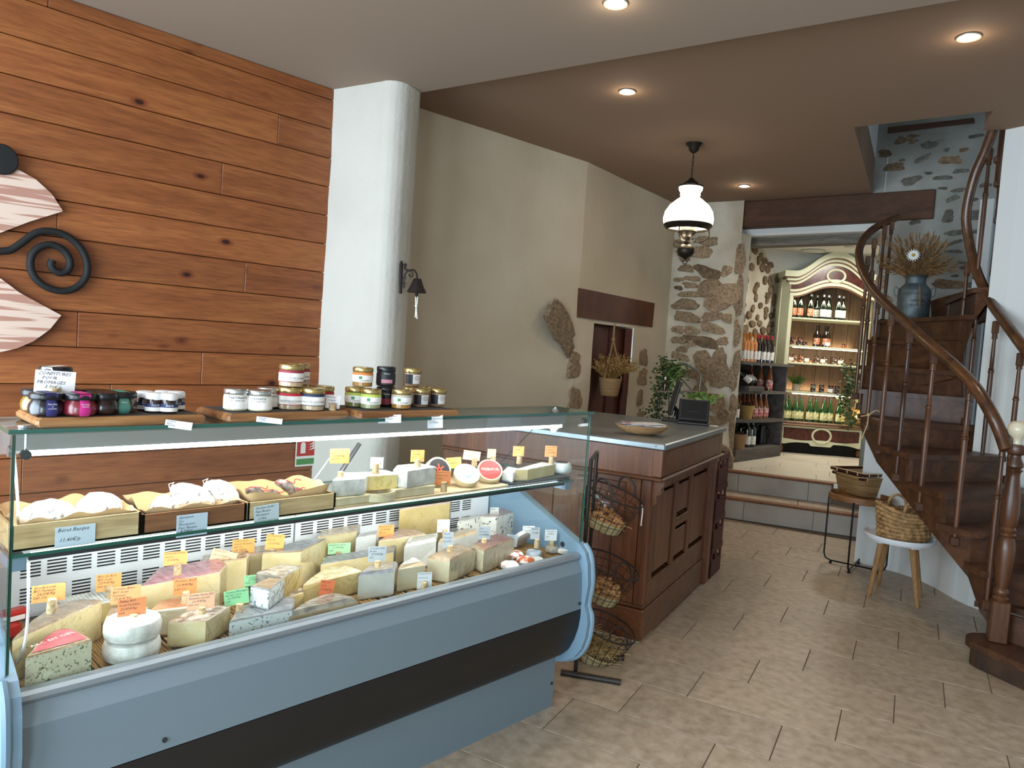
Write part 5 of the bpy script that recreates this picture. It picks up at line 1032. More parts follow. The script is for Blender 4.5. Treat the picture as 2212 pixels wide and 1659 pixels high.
def rill(px_, X, col, label, z=BZ, r_=.034):
    jar(px_, X, r_, .062, pate, m_gold, label, z, bands=[(.62, .74, col, 220, 0), (.25, .62, m_lw, 220, 0), (.22, .25, col, 220, 0)], words=[('RILLETTES DE VOLAILLE', .36, 12, .0066, ink), ('aux poivrons', .30, 12, .004, ink)], name='rillettes_jar', group='rillettes jars with gold lids')
rill(626, -1.835, red2, 'gold lidded rillettes jar with a red band at the bottom of the stack'); rill(674, -1.81, blue_r, 'gold lidded rillettes jar with a dark blue band'); rill(626, -1.837, red_r, 'gold lidded rillettes jar with a maroon band on top of the stack', z=BZ + .063); rill(640, -1.905, red_r, 'gold lidded rillettes jar behind, at the bottom of the rear stack'); rill(640, -1.905, red_r, 'gold lidded rillettes jar behind, on top of the rear stack', z=BZ + .063); rill(695, -1.885, red2, 'gold lidded rillettes jar with a red band behind the blue one')
def spread(px_, X, col, label, z=BZ, fill=None, off=0):
    jar(px_, X, .0315, .060, fill or fillm('veg', '#b98a3e', '#a8742c'), m_gold if col != 'x' else m_gold, label, z, bands=[(.60, .72, col, 220, off), (.24, .60, m_lw, 220, off), (.40, .54, mat('organic_green', '#2f8f56', .6), 18, off - 12)], words=[('TARTINABLE', .30, 14, .0055, ink)], name='spread_jar', group='vegetable spread jars')
spread(766, -1.87, mat('label_lime', '#a9b84a', .6), 'vegetable spread jar with a lime band at the back left', fill=fillm('verde', '#9a9a5e', '#7d7d44')); spread(800, -1.815, mat('label_lime2', '#b3c94e', .6), 'vegetable spread jar with a bright lime band in front', fill=fillm('verde2', '#b5b58a', '#98986a')); spread(780, -1.872, mat('label_orange', '#d9803c', .6), 'vegetable spread jar with an orange band on top of the stack', z=BZ + .061); spread(866, -1.80, mat('label_grey', '#b8b8a8', .6), 'vegetable spread jar with a grey band in front')
m_bk = mat('label_black', '#1b1b22', .5); m_pk = mat('label_rose', '#c98a94', .6); m_crim = mat('label_crimson', '#8c2a3a', .6)
jar(830, -1.865, .030, .062, fillm('dark', '#241a18'), m_blk, 'black lidded jar with a rose label on top of its stack', BZ + .063, bands=[(.10, .76, m_bk, 220, 0), (.18, .36, m_pk, 70, 8)], words=[('Délices', .62, 6, .006, inkw)], name='black_jar'); jar(832, -1.863, .030, .062, fillm('dark', '#241a18'), m_blk, 'black lidded jar with a crimson label at the bottom of its stack', BZ, bands=[(.10, .76, m_bk, 220, 0), (.14, .42, m_crim, 70, 8)], words=[('Délices', .62, 6, .006, inkw)], name='black_jar')
def tinn(px_, X, label, z=BZ):
    jar(px_, X, .029, .060, fillm('terrine', '#b49378', '#a07e62'), m_gold, label, z, shape='taper', bands=[(.16, .66, m_bk, 60, -26), (.16, .66, m_lw, 62, 34)], words=[('TERRINE\nPORC LIÈGE\nPIMENT', .54, 34, .0052, ink)], name='terrine_jar', group='terrine jars with black and white labels')
tinn(908, -1.83, 'terrine jar with black and white label in front'); tinn(944, -1.835, 'terrine jar at the right end of the row'); tinn(887, -1.885, 'terrine jar at the back, under the top one'); tinn(887, -1.887, 'terrine jar standing on top of another', z=BZ + .061); tinn(925, -1.90, 'terrine jar hidden at the back right')
# cards on the glass top
card(119, 826, 60, 50, -1.845, '#eceaea', ['CONFITURES', '   POUR', 'FROMAGES', '     3,90€/p'], 'white card reading CONFITURES POUR FROMAGES above the jam jars', cork=(117, 855), rot=-3, group='cards on top of the display case')
card(719, 868, 28, 28, -1.80, '#ece8ea', ['Rillettes', ' Volaille', '  4,20€/p'], 'white card in a cork beside the rillettes jars', cork=(717, 885), rot=-3, group='cards on top of the display case')
for a in ((386, 918, 46, 17, ['Confit de', 'figues', '   4,30€/p'], 'white card hanging over the edge below the fig jars', -8), (582, 908, 48, 12, ['Tartinade', '  5,10€/p'], 'white card lying in front of the TARTINADE jars', -6), (842, 905, 46, 18, ['Tartinables légumes', '   BIO   4,35€/p'], 'white card below the grey band spread jar', 3), (940, 909, 32, 32, ['Tartinable', 'XV Gourmet', '  6,10€/p'], 'white card hanging over the glass edge below the terrine jars', 4)):
    card(a[0], a[1], a[2], a[3], -1.752, '#e9eaee', a[4], a[5], cork=None, rot=a[6], group='cards on top of the display case')
# ================================================================ pay counter
m_ct = wood('old_pine_counter', '#6a3d20', '#835230', '#4b2a15', .42, 'z', coat=.2); m_ctx = wood('old_pine_counter_rail', '#63391c', '#7b4c2a', '#452612', .42, 'x', coat=.2); m_zinc = mat('zinc_top', '#9aa3a8', .30, .7, col2='#868e92', scale=4)
cA = Vector((-1.972, 3.057, 0)); cu, cv = Vector((cg, sg, 0)), Vector((-sg, cg, 0))    # cu along the near face (to the right), cv going back
ctr = thing('pay_counter', 'dark pine panelled pay counter with a zinc top', 'counter', cA)
LN, LB = 1.25, 1.26     # length of the near face (to the left) and of the long face (back)
Fc = frame(cA, cu, cv)  # local: x right, y back, z up; counter occupies x in [-LN,0], y in [0,LB]
def cbx(name, lo, hi, m_, parent=None, bev=.003):
    b = B(); b.M = Fc; b.rbox([(p + q) / 2 for p, q in zip(lo, hi)], [abs(q - p) for p, q in zip(lo, hi)], bev); return b.ob(name, m_, parent or ctr)
cbx('carcass', (-LN, .02, .10), (-.02, LB, .84), m_ct); cbx('plinth', (-LN, -.012, .012), (.012, LB, .17), m_ctx, bev=.006); cbx('plinth_moulding', (-LN, -.006, .17), (.006, LB, .19), m_ctx, bev=.008)
cbx('corner_post', (-.05, .0, .19), (.0, .05, .83), m_ct); cbx('corner_post', (-.05, LB - .05, .19), (.0, LB, .83), m_ct)
# near face: broad planks and a framed panel
for i in range(5): x1 = -.055 - i * .24; cbx('front_plank', (x1 - .236, .004, .19), (x1, .022, .83), m_ct)
cbx('panel_frame', (-.40, -.004, .70), (-.13, .006, .80), m_ctx); cbx('panel_frame', (-.17, -.004, .30), (-.13, .006, .70), m_ct); cbx('raised_panel', (-.38, -.006, .32), (-.19, .004, .70), m_ct, bev=.01)
# long side: frame with six raised panels like an old door
cbx('rail_bottom', (-.012, .05, .19), (.004, LB - .05, .30), m_ctx); cbx('rail_top', (-.012, .05, .76), (.004, LB - .05, .83), m_ctx)
for y in (.05, .43, .74, LB - .10): cbx('stile', (-.012, y, .30), (.004, y + .06, .76), m_ct)
for (y0, y1, z0, z1) in ((.11, .43, .30, .76), (.49, .74, .55, .76), (.49, .74, .30, .50), (.80, LB - .10, .30, .76)): cbx('side_panel', (-.02, y0 + .02, z0 + .02), (-.002, y1 - .02, z1 - .02), m_ct, bev=.012)
cbx('cross_rail', (-.012, .49, .50), (.004, .74, .55), m_ctx); cbx('pilaster', (-.01, LB - .08, .0), (.03, LB + .01, .84), m_ct, bev=.006)
# scalloped brackets under the overhang
for y in (.03, LB - .11):
    b = B(); b.M = Fc; prf = [(0, .83), (.055, .83), (.055, .80), (.04, .785), (.045, .76), (.02, .745), (.025, .71), (0, .69)]
    b.extr([(x, y, z) for x, z in prf], (0, .05, 0)); b.ob('scalloped_bracket', m_ct, ctr)
cbx('moulding', (-LN, -.035, .828), (.065, LB + .03, .846), m_ctx, bev=.007); cbx('frieze', (-LN, -.018, .846), (.048, LB + .01, .985), m_ct, bev=.003); cbx('frieze_corner', (.005, -.024, .85), (.054, .03, .985), m_ct)
cbx('frieze_panel', (.04, .06, .86), (.052, LB - .06, .975), m_ctx, bev=.004)
cbx('zinc_top', (-LN, -.035, .985), (.065, LB + .03, 1.018), m_zinc, bev=.006); cbx('base_shim', (-LN, -.01, .0), (.005, .2, .012), mat('beige_shim', '#a3957c', .7))
b = B(); b.M = Fc
for x in (.045, .052): b.cyl((x - .03, -.0352, 1.004), (x - .03, -.037, 1.004), .0025, n=8)
o_ = b.ob('top_nails', m_dkal, ctr); o_['kind'] = 'stuff'
# wooden bowl of leaflets
bc = atz(1386, 938, 1.018); t = thing('wooden_bowl', 'oval wooden bowl full of leaflets on the zinc counter', 'bowl', (bc.x, bc.y, 1.018), R(50))
b = B(); b.lathe([(.05, 0), (.09, .012), (.125, .045), (.128, .05), (.120, .046), (.085, .02), (.001, .014)], n=32, sx=1.15, sy=.78); b.ob('bowl', wood('bleached_bowl_wood', '#a98258', '#c8a57c', '#82603c', .6, 'x'), t, smooth=True, local=True)
rnd = random.Random(4)
for i, c in enumerate(('#7b7f8c', '#54607a', '#b9bcc8', '#8a5a70', '#c4c7cc')):
    b = B(); hh = .048 + i * .0025; b.box(None, (.20, .125, .0012), M=Matrix.Translation((rnd.uniform(-.02, .02), rnd.uniform(-.008, .008), hh)) @ Matrix.Rotation(rnd.uniform(-.3, .3), 4, 'Z') @ Matrix.Rotation(rnd.uniform(-.03, .03), 4, 'Y'))
    solo_ = tag(b.ob('leaflet', mat('leaflet_' + c[1:], c, .5, col2='#d8d6dc', scale=14, lo=.4, hi=.6)), ('grey leaflet at the bottom of the pile in the bowl', 'slate blue leaflet in the bowl', 'pale leaflet in the bowl', 'plum coloured leaflet in the bowl', 'topmost silvery leaflet in the bowl')[i], 'leaflet', 'leaflets in the wooden bowl')
    solo_.matrix_world = Matrix.Translation((bc.x, bc.y, 1.018)) @ Matrix.Rotation(R(50), 4, 'Z')
# touch screen till facing the shop and the operator monitor seen edge-on
m_bp = mat('black_plastic', '#121316', .4); m_scr = mat('dark_screen', '#17191b', .15, spec=.6)
tc = atz(1497, 916, 1.018); fn_ = (CP - tc); fn_.z = 0; fn_.normalize(); tx = Vector((-fn_.y, fn_.x, 0))
t = thing('till_screen', 'black touch screen till standing on the counter with dark screen', 'till', (tc.x, tc.y, 1.018)); s = mpp(tc)
pc = atp(1499, 886, tc, fn_); w_, h_ = 64 * s, 50 * s; upv = (Vector((0, 0, 1)) * .94 - fn_ * .34).normalized(); M_ = frame(pc, tx, upv)
B().rbox(None, (w_, h_, .03), .006, M=M_ @ Matrix.Translation((0, 0, -.015))).ob('housing', m_bp, t); B().box(None, (w_ * .84, h_ * .80, .001), M=M_ @ Matrix.Translation((0, h_ * .03, .0004))).ob('screen', m_scr, t)
text('lettering', 'oxhoo', h_ * .045, M_ @ Matrix.Translation((0, -h_ * .455, .001)), mat('print_grey', '#8b8f92', .5), t, align='CENTER') if False else None
b = B(); b.rbox((pc.x - fn_.x * .04, pc.y - fn_.y * .04, 1.018 + .045), (.09, .09, .09), .01, rz=math.atan2(tx.y, tx.x)); b.ob('stand', m_bp, t); B().rbox((tc.x - fn_.x * .02, tc.y - fn_.y * .02, 1.018 + .008), (.20, .17, .016), .005, rz=math.atan2(tx.y, tx.x)).ob('foot', m_bp, t)
tcb = tc - fn_ * .16; q0, q1 = atp(1446, 895, tcb, fn_), atp(1468, 824, tcb, fn_); mid = (q0 + q1) / 2; upm = (q1 - q0).normalized(); ht = (q1 - q0).length
t = thing('operator_monitor', 'black monitor turned edge on behind the till', 'monitor', (mid.x, mid.y, 1.018)); side = (fn_ * .97 + tx * .12).normalized(); dep = side.cross(upm).normalized()
M_ = frame(mid, side, upm); B().rbox(None, (.20, ht, .018), .005, M=M_).ob('housing', m_bp, t); B().box(None, (.18, ht * .86, .001), M=M_ @ Matrix.Translation((0, 0, -.0095))).ob('screen', m_scr, t)
ft = atz(1458, 909, 1.018); B().tube([mid + upm * (-.05), ft + Vector((0, 0, .07)) + tx * .01, ft + Vector((0, 0, .01))], .016, 8).ob('stand', m_bp, t, smooth=True); B().rbox((ft.x, ft.y, 1.026), (.17, .16, .014), .005, rz=math.atan2(tx.y, tx.x)).ob('foot', m_bp, t)
q = atz(1535, 919, 1.019); b = B(); b.box((q.x, q.y, 1.0187), (.09, .06, .001), rz=.6); solo(b, 'paper_slip', m_lw, 'white paper slip lying beside the till', 'paper')
# ---------------- arched metal shelf with plants behind the counter, against the stone pier
m_iron = mat('grey_iron', '#6d6e68', .5, .5)
ac = Vector((-3.62, 6.25, 0)); 
def apx(x, y, D=6.72): return CP + ray(x, y) * D
t = thing('arched_shelf', 'grey iron rack with arched top standing behind the counter', 'shelf', Vector((apx(1470, 900).x, apx(1470, 900).y, 0)))
arcp = bez([apx(1424, 1000), apx(1424, 850), apx(1446, 800), apx(1472, 786), apx(1490, 792), apx(1513, 810), apx(1511, 850), apx(1507, 1000)], 8)
B().tube(arcp, .010, 8).ob('arched_frame', m_iron, t, smooth=True)
B().tube(bez([apx(1440, 838), apx(1455, 822), apx(1472, 820), apx(1488, 836), apx(1502, 852)], 6), .008, 8).ob('scroll', m_iron, t, smooth=True)
sA, sB = apx(1433, 846), apx(1510, 846); b = B(); b.extr([sA, sB, sB + Vector((.08, -.22, 0)), sA + Vector((.08, -.22, 0))], (0, 0, .012)); b.ob('shelf_board', wood('grey_shelf_wood', '#6e6253', '#857868', None, .7, 'x'), t)
for x in (1445, 1500): B().tube([apx(x, 848), apx(x, 1010)], .008, 6).ob('leg', m_iron, t)
m_fol = mat('bright_leaf', '#5f8038', .6, col2='#3d5a22', scale=20); m_fold = mat('olive_leaf', '#46562a', .6, col2='#2f3d1a', scale=20)
def foliage(pts, n, leaf, m_, seed, droop=.02, spread=.05):
    """many small leaves scattered along a set of stems"""
    rnd = random.Random(seed); b = B(); pts = [Vector(p) for p in pts]
    for _ in range(n):
        k = rnd.randrange(len(pts) - 1); p = pts[k].lerp(pts[k + 1], rnd.random()) + Vector((rnd.gauss(0, spread), rnd.gauss(0, spread), rnd.gauss(0, spread * .8)))
        d = Vector((rnd.uniform(-1, 1), rnd.uniform(-1, 1), rnd.uniform(-.8, .5))).normalized(); sd = d.orthogonal().normalized() * leaf * .32; l = leaf * rnd.uniform(.6, 1.3)
        b._add([p, p + d * l * .45 + sd, p + d * l - Vector((0, 0, droop * l)), p + d * l * .45 - sd], [(0, 1, 2), (0, 2, 3)])
    return b
t = thing('hanging_plant', 'green trailing plant cascading from the arched rack', 'plant', apx(1445, 905))
stem = bez([apx(1463, 800), apx(1440, 795), apx(1432, 830), apx(1425, 870), apx(1416, 905)], 6)
B().tube(stem, .004, 6).ob('stem', mat('stem_brown', '#5a4a2c', .8), t)
o_ = foliage(stem, 480, .04, m_fold, 2, spread=.05).ob('foliage', m_fold, t); o_['kind'] = 'stuff'
o_ = foliage(bez([apx(1470, 800), apx(1450, 810), apx(1440, 850)], 5), 260, .04, m_fol, 3, spread=.055).ob('foliage', m_fol, t); o_['kind'] = 'stuff'
o_ = foliage([apx(1436, 772), apx(1440, 795)], 30, .04, m_fold, 5, spread=.02).ob('sprig', m_fold, t); o_['kind'] = 'stuff'
t = thing('leafy_plant', 'light green leafy plant showing above the till', 'plant', apx(1510, 870, 6.6)); 
B().lathe([(.05, 0), (.07, .11), (.06, .11)], tuple(apx(1512, 900, 6.6)), 16).ob('pot', mat('grey_pot', '#8a8880', .7), t, smooth=True)
o_ = foliage([apx(1498, 858, 6.6), apx(1525, 858, 6.6), apx(1512, 872, 6.6)], 170, .07, mat('fresh_leaf', '#7f9c4e', .55, col2='#c3cfa0', scale=14, lo=.5, hi=.7), 6, spread=.035).ob('foliage', MATS['fresh_leaf'], t); o_['kind'] = 'stuff'
for i, (x, c, l) in enumerate(((1442, '#e6e2da', 'small white capped bottle on the rack shelf'), (1472, '#5a2a1c', 'small dark bottle with white tag on the rack shelf'))):
    p = apx(x, 846) + Vector((.03, -.1, .013)); t = thing('small_bottle', l, 'bottle', p); B().lathe([(.017, 0), (.018, .06), (.008, .075), (.008, .10)], tuple(p), 12).ob('bottle', mat('small_bottle_glass', '#3a1c12', .2), t, smooth=True); B().lathe([(.009, .10), (.009, .125)], tuple(p), 12).ob('cap', mat('cap_%d' % i, c, .5), t); B().box(p + Vector((.012, -.015, .045)), (.002, .022, .03)).ob('tag', m_lw, t)
# ---------------- hanging woven basket with dried grass in the doorway
hb = kx(1303, 830) + nK * .07; t = thing('hanging_basket', 'woven jute basket of dried grass hanging from the lintel', 'hanging basket', (hb.x, hb.y, hb.z)); s = mpp(hb)
m_jute = mat('jute_weave', '#a5835a', .85, col2='#86663f', scale=9, stretch=(1, 1, 22), bump=.5)
cz = lambda y: kx(1301, y).z
B().lathe([(.075, cz(853)), (.082, cz(850)), (.104, cz(815)), (.098, cz(815)), (.075, cz(846)), (.001, cz(846))], (hb.x, hb.y, 0), 28).ob('basket', m_jute, t, smooth=True)
top = Vector((hb.x, hb.y, cz(698))); kn = Vector((hb.x, hb.y, cz(732)))
for a in range(3): e = Vector((hb.x +   .10 * math.cos(a * 2.1 + .6), hb.y + .10 * math.sin(a * 2.1 + .6), cz(816))); B().tube([kn, e], .006, 6).ob('cord', m_jute, t)
b = B(); b.tube([top, kn], .009, 6); b.sphere(kn, .018, 10, 6); b.ob('knot', m_jute, t)
m_dry = mat('dried_grass', '#b08a4e', .85, col2='#8a6a3c', scale=30)
def grass(c, n, L_, spread, seed, thick=.0022, up=1.0, ears=True):
    rnd = random.Random(seed); b = B()
    for _ in range(n):
        a = rnd.uniform(0, 6.283); r0 = rnd.uniform(0, .05); o = Vector(c) + Vector((r0 * math.cos(a), r0 * math.sin(a), 0)); l = L_ * rnd.uniform(.6, 1.1); sp = spread * rnd.uniform(.2, 1.0)
        d = Vector((math.cos(a) * sp, math.sin(a) * sp, up)).normalized(); p1 = o + d * l * .55; p2 = o + d * l + Vector((math.cos(a), math.sin(a), -.5)) * l * .18 * sp
        b.tube([o, p1, p2], thick, 3, rs=[thick, thick, thick * .6])
        if ears:
            for q in range(3): e = p2.lerp(p1, q * .13) + Vector((rnd.uniform(-.01, .01), rnd.uniform(-.01, .01), 0)); dd = Vector((rnd.uniform(-.5, .5), rnd.uniform(-.5, .5), rnd.uniform(-.6, .6))).normalized() * .016; sdv = dd.orthogonal().normalized() * .004; b._add([e - dd, e + sdv, e + dd, e - sdv], [(0, 1, 2), (0, 2, 3)])
    return b
o_ = grass((hb.x, hb.y, cz(818)), 220, .24, 1.35, 11).ob('dried_grass', m_dry, t); o_['kind'] = 'stuff'
# ---------------- three tier wire basket stand beside the counter
m_wire = mat('dark_wire', '#3a3532', .5, .6); m_strawy = mat('pale_straw', '#cdb27c', .85, col2='#a58a52', scale=20); m_nut = mat('walnut_halves', '#a06a3a', .7, col2='#d0a878', scale=60, bump=.4); m_husk = mat('corn_husk_lining', '#c9b98c', .8, col2='#9f8d60', scale=14, stretch=(1, 1, 4))
gp = atz(1240, 1452, 0); stn = thing('wire_basket_stand', 'dark metal stand holding three tilted wire baskets beside the counter', 'basket stand', (gp.x, gp.y, 0))
f0, f1 = atz(1212, 1452, .012), atz(1341, 1474, .012); B().tube([f0, f1], .013, 10).ob('foot_bar', m_wire, stn, smooth=True)
f2, f3 = atz(1290, 1410, .012), atz(1349, 1421, .012); f2 = f3 + (f0 - f1); B().tube([f2, f3], .013, 10).ob('foot_bar', m_wire, stn, smooth=True)
pa = atz(1243, 1452, .012); pb_ = pa + (f2 - f0)
for p in (pa, pb_): B().tube([p, Vector((p.x, p.y, .97))], .009, 8).ob('upright', m_wire, stn, smooth=True)
B().tube([(pa.x, pa.y, .97), (pb_.x, pb_.y, .97)], .009, 8).ob('cross_bar', m_wire, stn)
for i, (px_, py_, RX, fill, lab) in enumerate(((1314, 1103, .125, 'nuts', 'top wire basket with a bag of walnuts on corn husks'), (1306, 1255, .125, 'nuts', 'middle wire basket with walnuts and loose straw'), (1297, 1388, .125, 'straw', 'lowest wire basket holding only straw'))):
    c = CP + ray(px_, py_) * (depth(pa) + .22 - .01 * i); 
    out_ = (Vector((f1.x, f1.y, 0)) - Vector((f0.x, f0.y, 0))).normalized(); sd = Vector((-out_.y, out_.x, 0))
    wb = thing('wire_basket', lab, 'wire basket', c, group='wire baskets on the stand'); tilt = Matrix.Translation(c) @ frame((0, 0, 0), out_, sd).to_4x4() @ Matrix.Rotation(R(18), 4, 'Y')
    rt, rb, hh = .142, .092, .178
    def P(a, v, k=1.0): r_ = (rb + (rt - rb) * v) * k; return tilt @ Vector((r_ * math.cos(a), r_ * math.sin(a) * 1.12, (v - .5) * hh))
    B().tube([P(a * .2618, 1) for a in range(24)], .0042, 6, closed=True).ob('rim', m_wire, wb, smooth=True)
    b = B()
    for a in range(20): b.tube([P(a * .31416, 1), P(a * .31416, .5), P(a * .31416, 0)], .0014, 4)
    for v in (.02, .22, .42, .62, .82): b.tube([P(a * .2618, v) for a in range(24)], .0014, 4, closed=True)
    o_ = b.ob('wire_mesh', m_wire, wb); o_['kind'] = 'stuff'
    for a0_ in (R(70), R(-110)) if i == 0 else (R(-60),):
        e0, e1 = P(a0_ - .35, 1), P(a0_ + .35, 1); B().tube(bez([e0, e0.lerp(e1, .1) + Vector((0, 0, .05)), e0.lerp(e1, .5) + Vector((0, 0, .075)), e0.lerp(e1, .9) + Vector((0, 0, .05)), e1], 5), .005, 8).ob('handle', m_wire, wb, smooth=True)
    b = B(); b.grid(lambda u, v: P(u * 6.283, v * .30, .95), 24, 4); b.poly([P(a * .2618, .0, .93) for a in range(24)]); b.ob('lining', m_husk, wb, smooth=True)
    rnd = random.Random(20 + i)
    if fill == 'nuts':
        b = B(); b.poly([P(a * .2618, .30, .93) for a in range(24)])
        for _ in range(120):
            a = rnd.uniform(0, 6.283); k = rnd.uniform(0, .85); q = P(a, .36, 1) * k + P(a, .36, 0) * (1 - k) + Vector((0, 0, rnd.uniform(-.012, .02))); b.sphere(q, .011, 6, 4, (1, 1.2, .8))
        o_ = b.ob('walnuts', m_nut, wb, smooth=True); o_['kind'] = 'stuff'
        if i == 0:
            b = B(); q = P(R(200), .66, .25)
            b.sphere(q, .06, 16, 10, (1.0, 1.1, 1.05)); b.v = [tuple(Vector(v) + Vector((0, 0, .02)) * mnoise.noise(Vector(v) * 30) + Vector((.014, .014, 0)) * mnoise.noise(Vector(v) * 25)) for v in b.v]; b.ob('plastic_bag', glassmat('clear_plastic', (.86, .86, .86), 1.6, .12), wb, smooth=True)
    b = B()
    for _ in range(300 if fill == 'straw' else 44):
        a = rnd.uniform(0, 6.283); k = rnd.uniform(.2, .97); q = P(a, rnd.uniform(.2, .55) if fill == 'straw' else .28, k); d = Vector((rnd.uniform(-1, 1), rnd.uniform(-1, 1), rnd.uniform(-.25, .5))).normalized() * rnd.uniform(.03, .06); b.tube([q - d, q + Vector((0, 0, .008)), q + d], .0013, 3)
    o_ = b.ob('loose_straw', m_strawy, wb); o_['kind'] = 'stuff'
    if i == 0: e = P(R(20), 1); B().tube([e, e + Vector((.004, .002, -.04)), e + Vector((.002, 0, -.11))], .003, 6).ob('white_ribbon', m_twine, wb)
    B().tube([P(R(180), .9), P(R(180), .5), P(R(180), 0)], .006, 6).ob('hanger', m_wire, wb)
# ---------------- stack of red plastic bottle crates at the far end of the counter
m_crr = mat('dark_red_crate', '#4c1613', .5); cy = .0
ce = Fc @ Vector((-.17, LB + .20, 0))
for i in range(4):
    t = thing('bottle_crate', ('lowest', 'second lowest', 'second highest', 'topmost')[i] + ' dark red plastic bottle crate in the stack at the counter end', 'crate', (ce.x, ce.y, .205 * i), G, group='red bottle crates')
    for nm, lo, hi in (('side_wall', (-.2, -.14, 0), (-.188, .14, .11)), ('side_wall', (.188, -.14, 0), (.2, .14, .11)), ('end_wall', (-.2, -.14, 0), (.2, -.128, .11)), ('end_wall', (-.2, .128, 0), (.2, .14, .11)), ('rim', (.18, -.145, .165), (.205, .145, .202)), ('rim', (-.205, -.145, .165), (-.18, .145, .202)), ('rim', (-.2, -.145, .165), (.2, -.125, .202)), ('rim', (-.2, .125, .165), (.2, .145, .202))):
        B().bbox(lo, hi).ob(nm, m_crr, t, local=True)
    for sx in (-1, 1):
        for sy in (-1, 0, 1): B().bbox((sx * .194 - .006, sy * .125 - .015, .10), (sx * .194 + .006, sy * .125 + .015, .17)).ob('post', m_crr, t, local=True)
    B().bbox((-.188, -.128, 0), (.188, .128, .006)).ob('crate_floor', m_crr, t, local=True)
# ================================================================ back room: armoire with lit shelves, bottle shelf
def glassy(name, c, rough=.08): return mat(name, c, rough, spec=.8, coat=.5)
m_bg = glassy('dark_green_glass', '#0d1a0e'); m_gg = glassy('green_glass', '#12300f'); m_bb = glassy('brown_glass', '#1e0e08'); m_rs = glassy('rose_wine', '#c9854a'); m_rw = glassy('red_wine_glass', '#140a0c'); m_am = glassy('amber_cider', '#8a4a22'); m_cap = mat('white_foil_cap', '#d8d6d0', .3, .5); m_capd = mat('dark_cap', '#1a1613', .4); m_capr = mat('red_foil', '#a8202a', .35, .3); m_capo = mat('orange_foil', '#c07828', .35, .3); m_caps = mat('silver_foil', '#9a9c9e', .3, .7)
m_lwh = mat('bottle_label_white', '#e4e2da', .6, col2='#b9c4a6', scale=40, lo=.5, hi=.65); m_lor = mat('bottle_label_orange', '#c9744a', .6, col2='#e0c8a8', scale=40, lo=.45, hi=.6); m_lyg = mat('bottle_label_landscape', '#cfcca0', .6, col2='#8d9450', scale=18, lo=.45, hi=.55); m_lpk = mat('bottle_label_pink', '#c96a6a', .6, col2='#e6d3c0', scale=30, lo=.5, hi=.6); m_lbw = mat('bottle_label_black_white', '#e6e4de', .6, col2='#2a2a2a', scale=45, lo=.56, hi=.6)
BT = {}
def bottle(kind, loc, label, group, glass, cap, lab, h=.30, r_=.040, rot=None, shape='wine'):
    key = (kind,)
    t = thing('bottle', label, 'bottle', loc, group=group, rot=rot); t.name = kind
    if key not in BT:
        sh_ = {'wine': [(.92, 0), (1, .01), (1, .62), (.9, .68), (.45, .76), (.36, .80), (.36, .93)], 'cider': [(.92, 0), (1, .01), (1, .42), (.85, .55), (.5, .70), (.34, .82), (.33, .93)], 'beer': [(.92, 0), (1, .01), (1, .52), (.85, .60), (.45, .72), (.34, .80), (.34, .93)]}[shape]
        b1 = B().lathe([(a * r_, z * h) for a, z in sh_], n=16).mesh('glass_body', glass, True)
        b2 = B().lathe([(r_ * .40, .86 * h if shape == 'wine' else .90 * h), (r_ * .40, h * .99), (r_ * .2, h)], n=12).mesh('cap', cap, True)
        a0 = math.atan2(-.77, .64) if rot is None else 0
        b3 = B().grid(lambda u, v: Vector((r_ * 1.015 * math.cos(a0 + 2.4 * (u - .5)), r_ * 1.015 * math.sin(a0 + 2.4 * (u - .5)), h * (.10 + .30 * v))), 10, 2).mesh('paper_label', lab, True)
        BT[key] = (b1, b2, b3)
    for me, nm in zip(BT[key], ('glass_body', 'cap', 'paper_label')): inst(me, nm, t, (0, 0, 0))
    return t
# ---- armoire
az = Vector((-3.286, 8.598, ZB)); atx_ = Vector((.769, .64, 0)).normalized(); ay = Vector((-atx_.y, atx_.x, 0)); AR = math.atan2(atx_.y, atx_.x); s_ar = .0054
m_crm = mat('cream_lacquer', '#cfcfae', .45); m_gold2 = mat('brown_gilt_line', '#6a4526', .45); m_burl = mat('burl_veneer', '#5d2315', .3, col2='#32120b', scale=22, coat=.4); m_abk = wood('armoire_back_boards', '#6d543e', '#826750', '#55402e', .6, 'z')
arm = thing('armoire', 'cream and burl arched armoire without doors, its lit shelves full of bottles and jars', 'armoire', az, AR)
def ab(name, lo, hi, m_, parent=None, bev=.004): b = B(); b.rbox([(p + q) / 2 for p, q in zip(lo, hi)], [abs(q - p) for p, q in zip(lo, hi)], bev); return b.ob(name, m_, parent or arm, local=True)
HW = .50
def arch(x, rise, w=.47): t = min(1, abs(x) / w); return rise * (0.5 * (1 + math.cos(math.pi * t ** 1.15)))
def band(name, zl, zh, y0, y1, m_, x0=-HW, x1=HW, n=36):
    b = B(); xs = [x0 + (x1 - x0) * i / n for i in range(n + 1)]
    fr = [(x, y0, zl(x)) for x in xs] + [(x, y0, zh(x)) for x in xs]; bk_ = [(x, y1, zl(x)) for x in xs] + [(x, y1, zh(x)) for x in xs]; k = n + 1
    fs = []
    for i in range(n): fs += [(i, i + 1, k + i + 1, k + i), (2 * k + i, 3 * k + i, 3 * k + i + 1, 2 * k + i + 1), (k + i, k + i + 1, 3 * k + i + 1, 3 * k + i), (i, 2 * k + i, 2 * k + i + 1, i + 1)]
    fs += [(0, k, 3 * k, 2 * k), (n, 2 * k + n, 3 * k + n, k + n)]
    b._add(fr + bk_, fs); return b.ob(name, m_, arm, local=True)
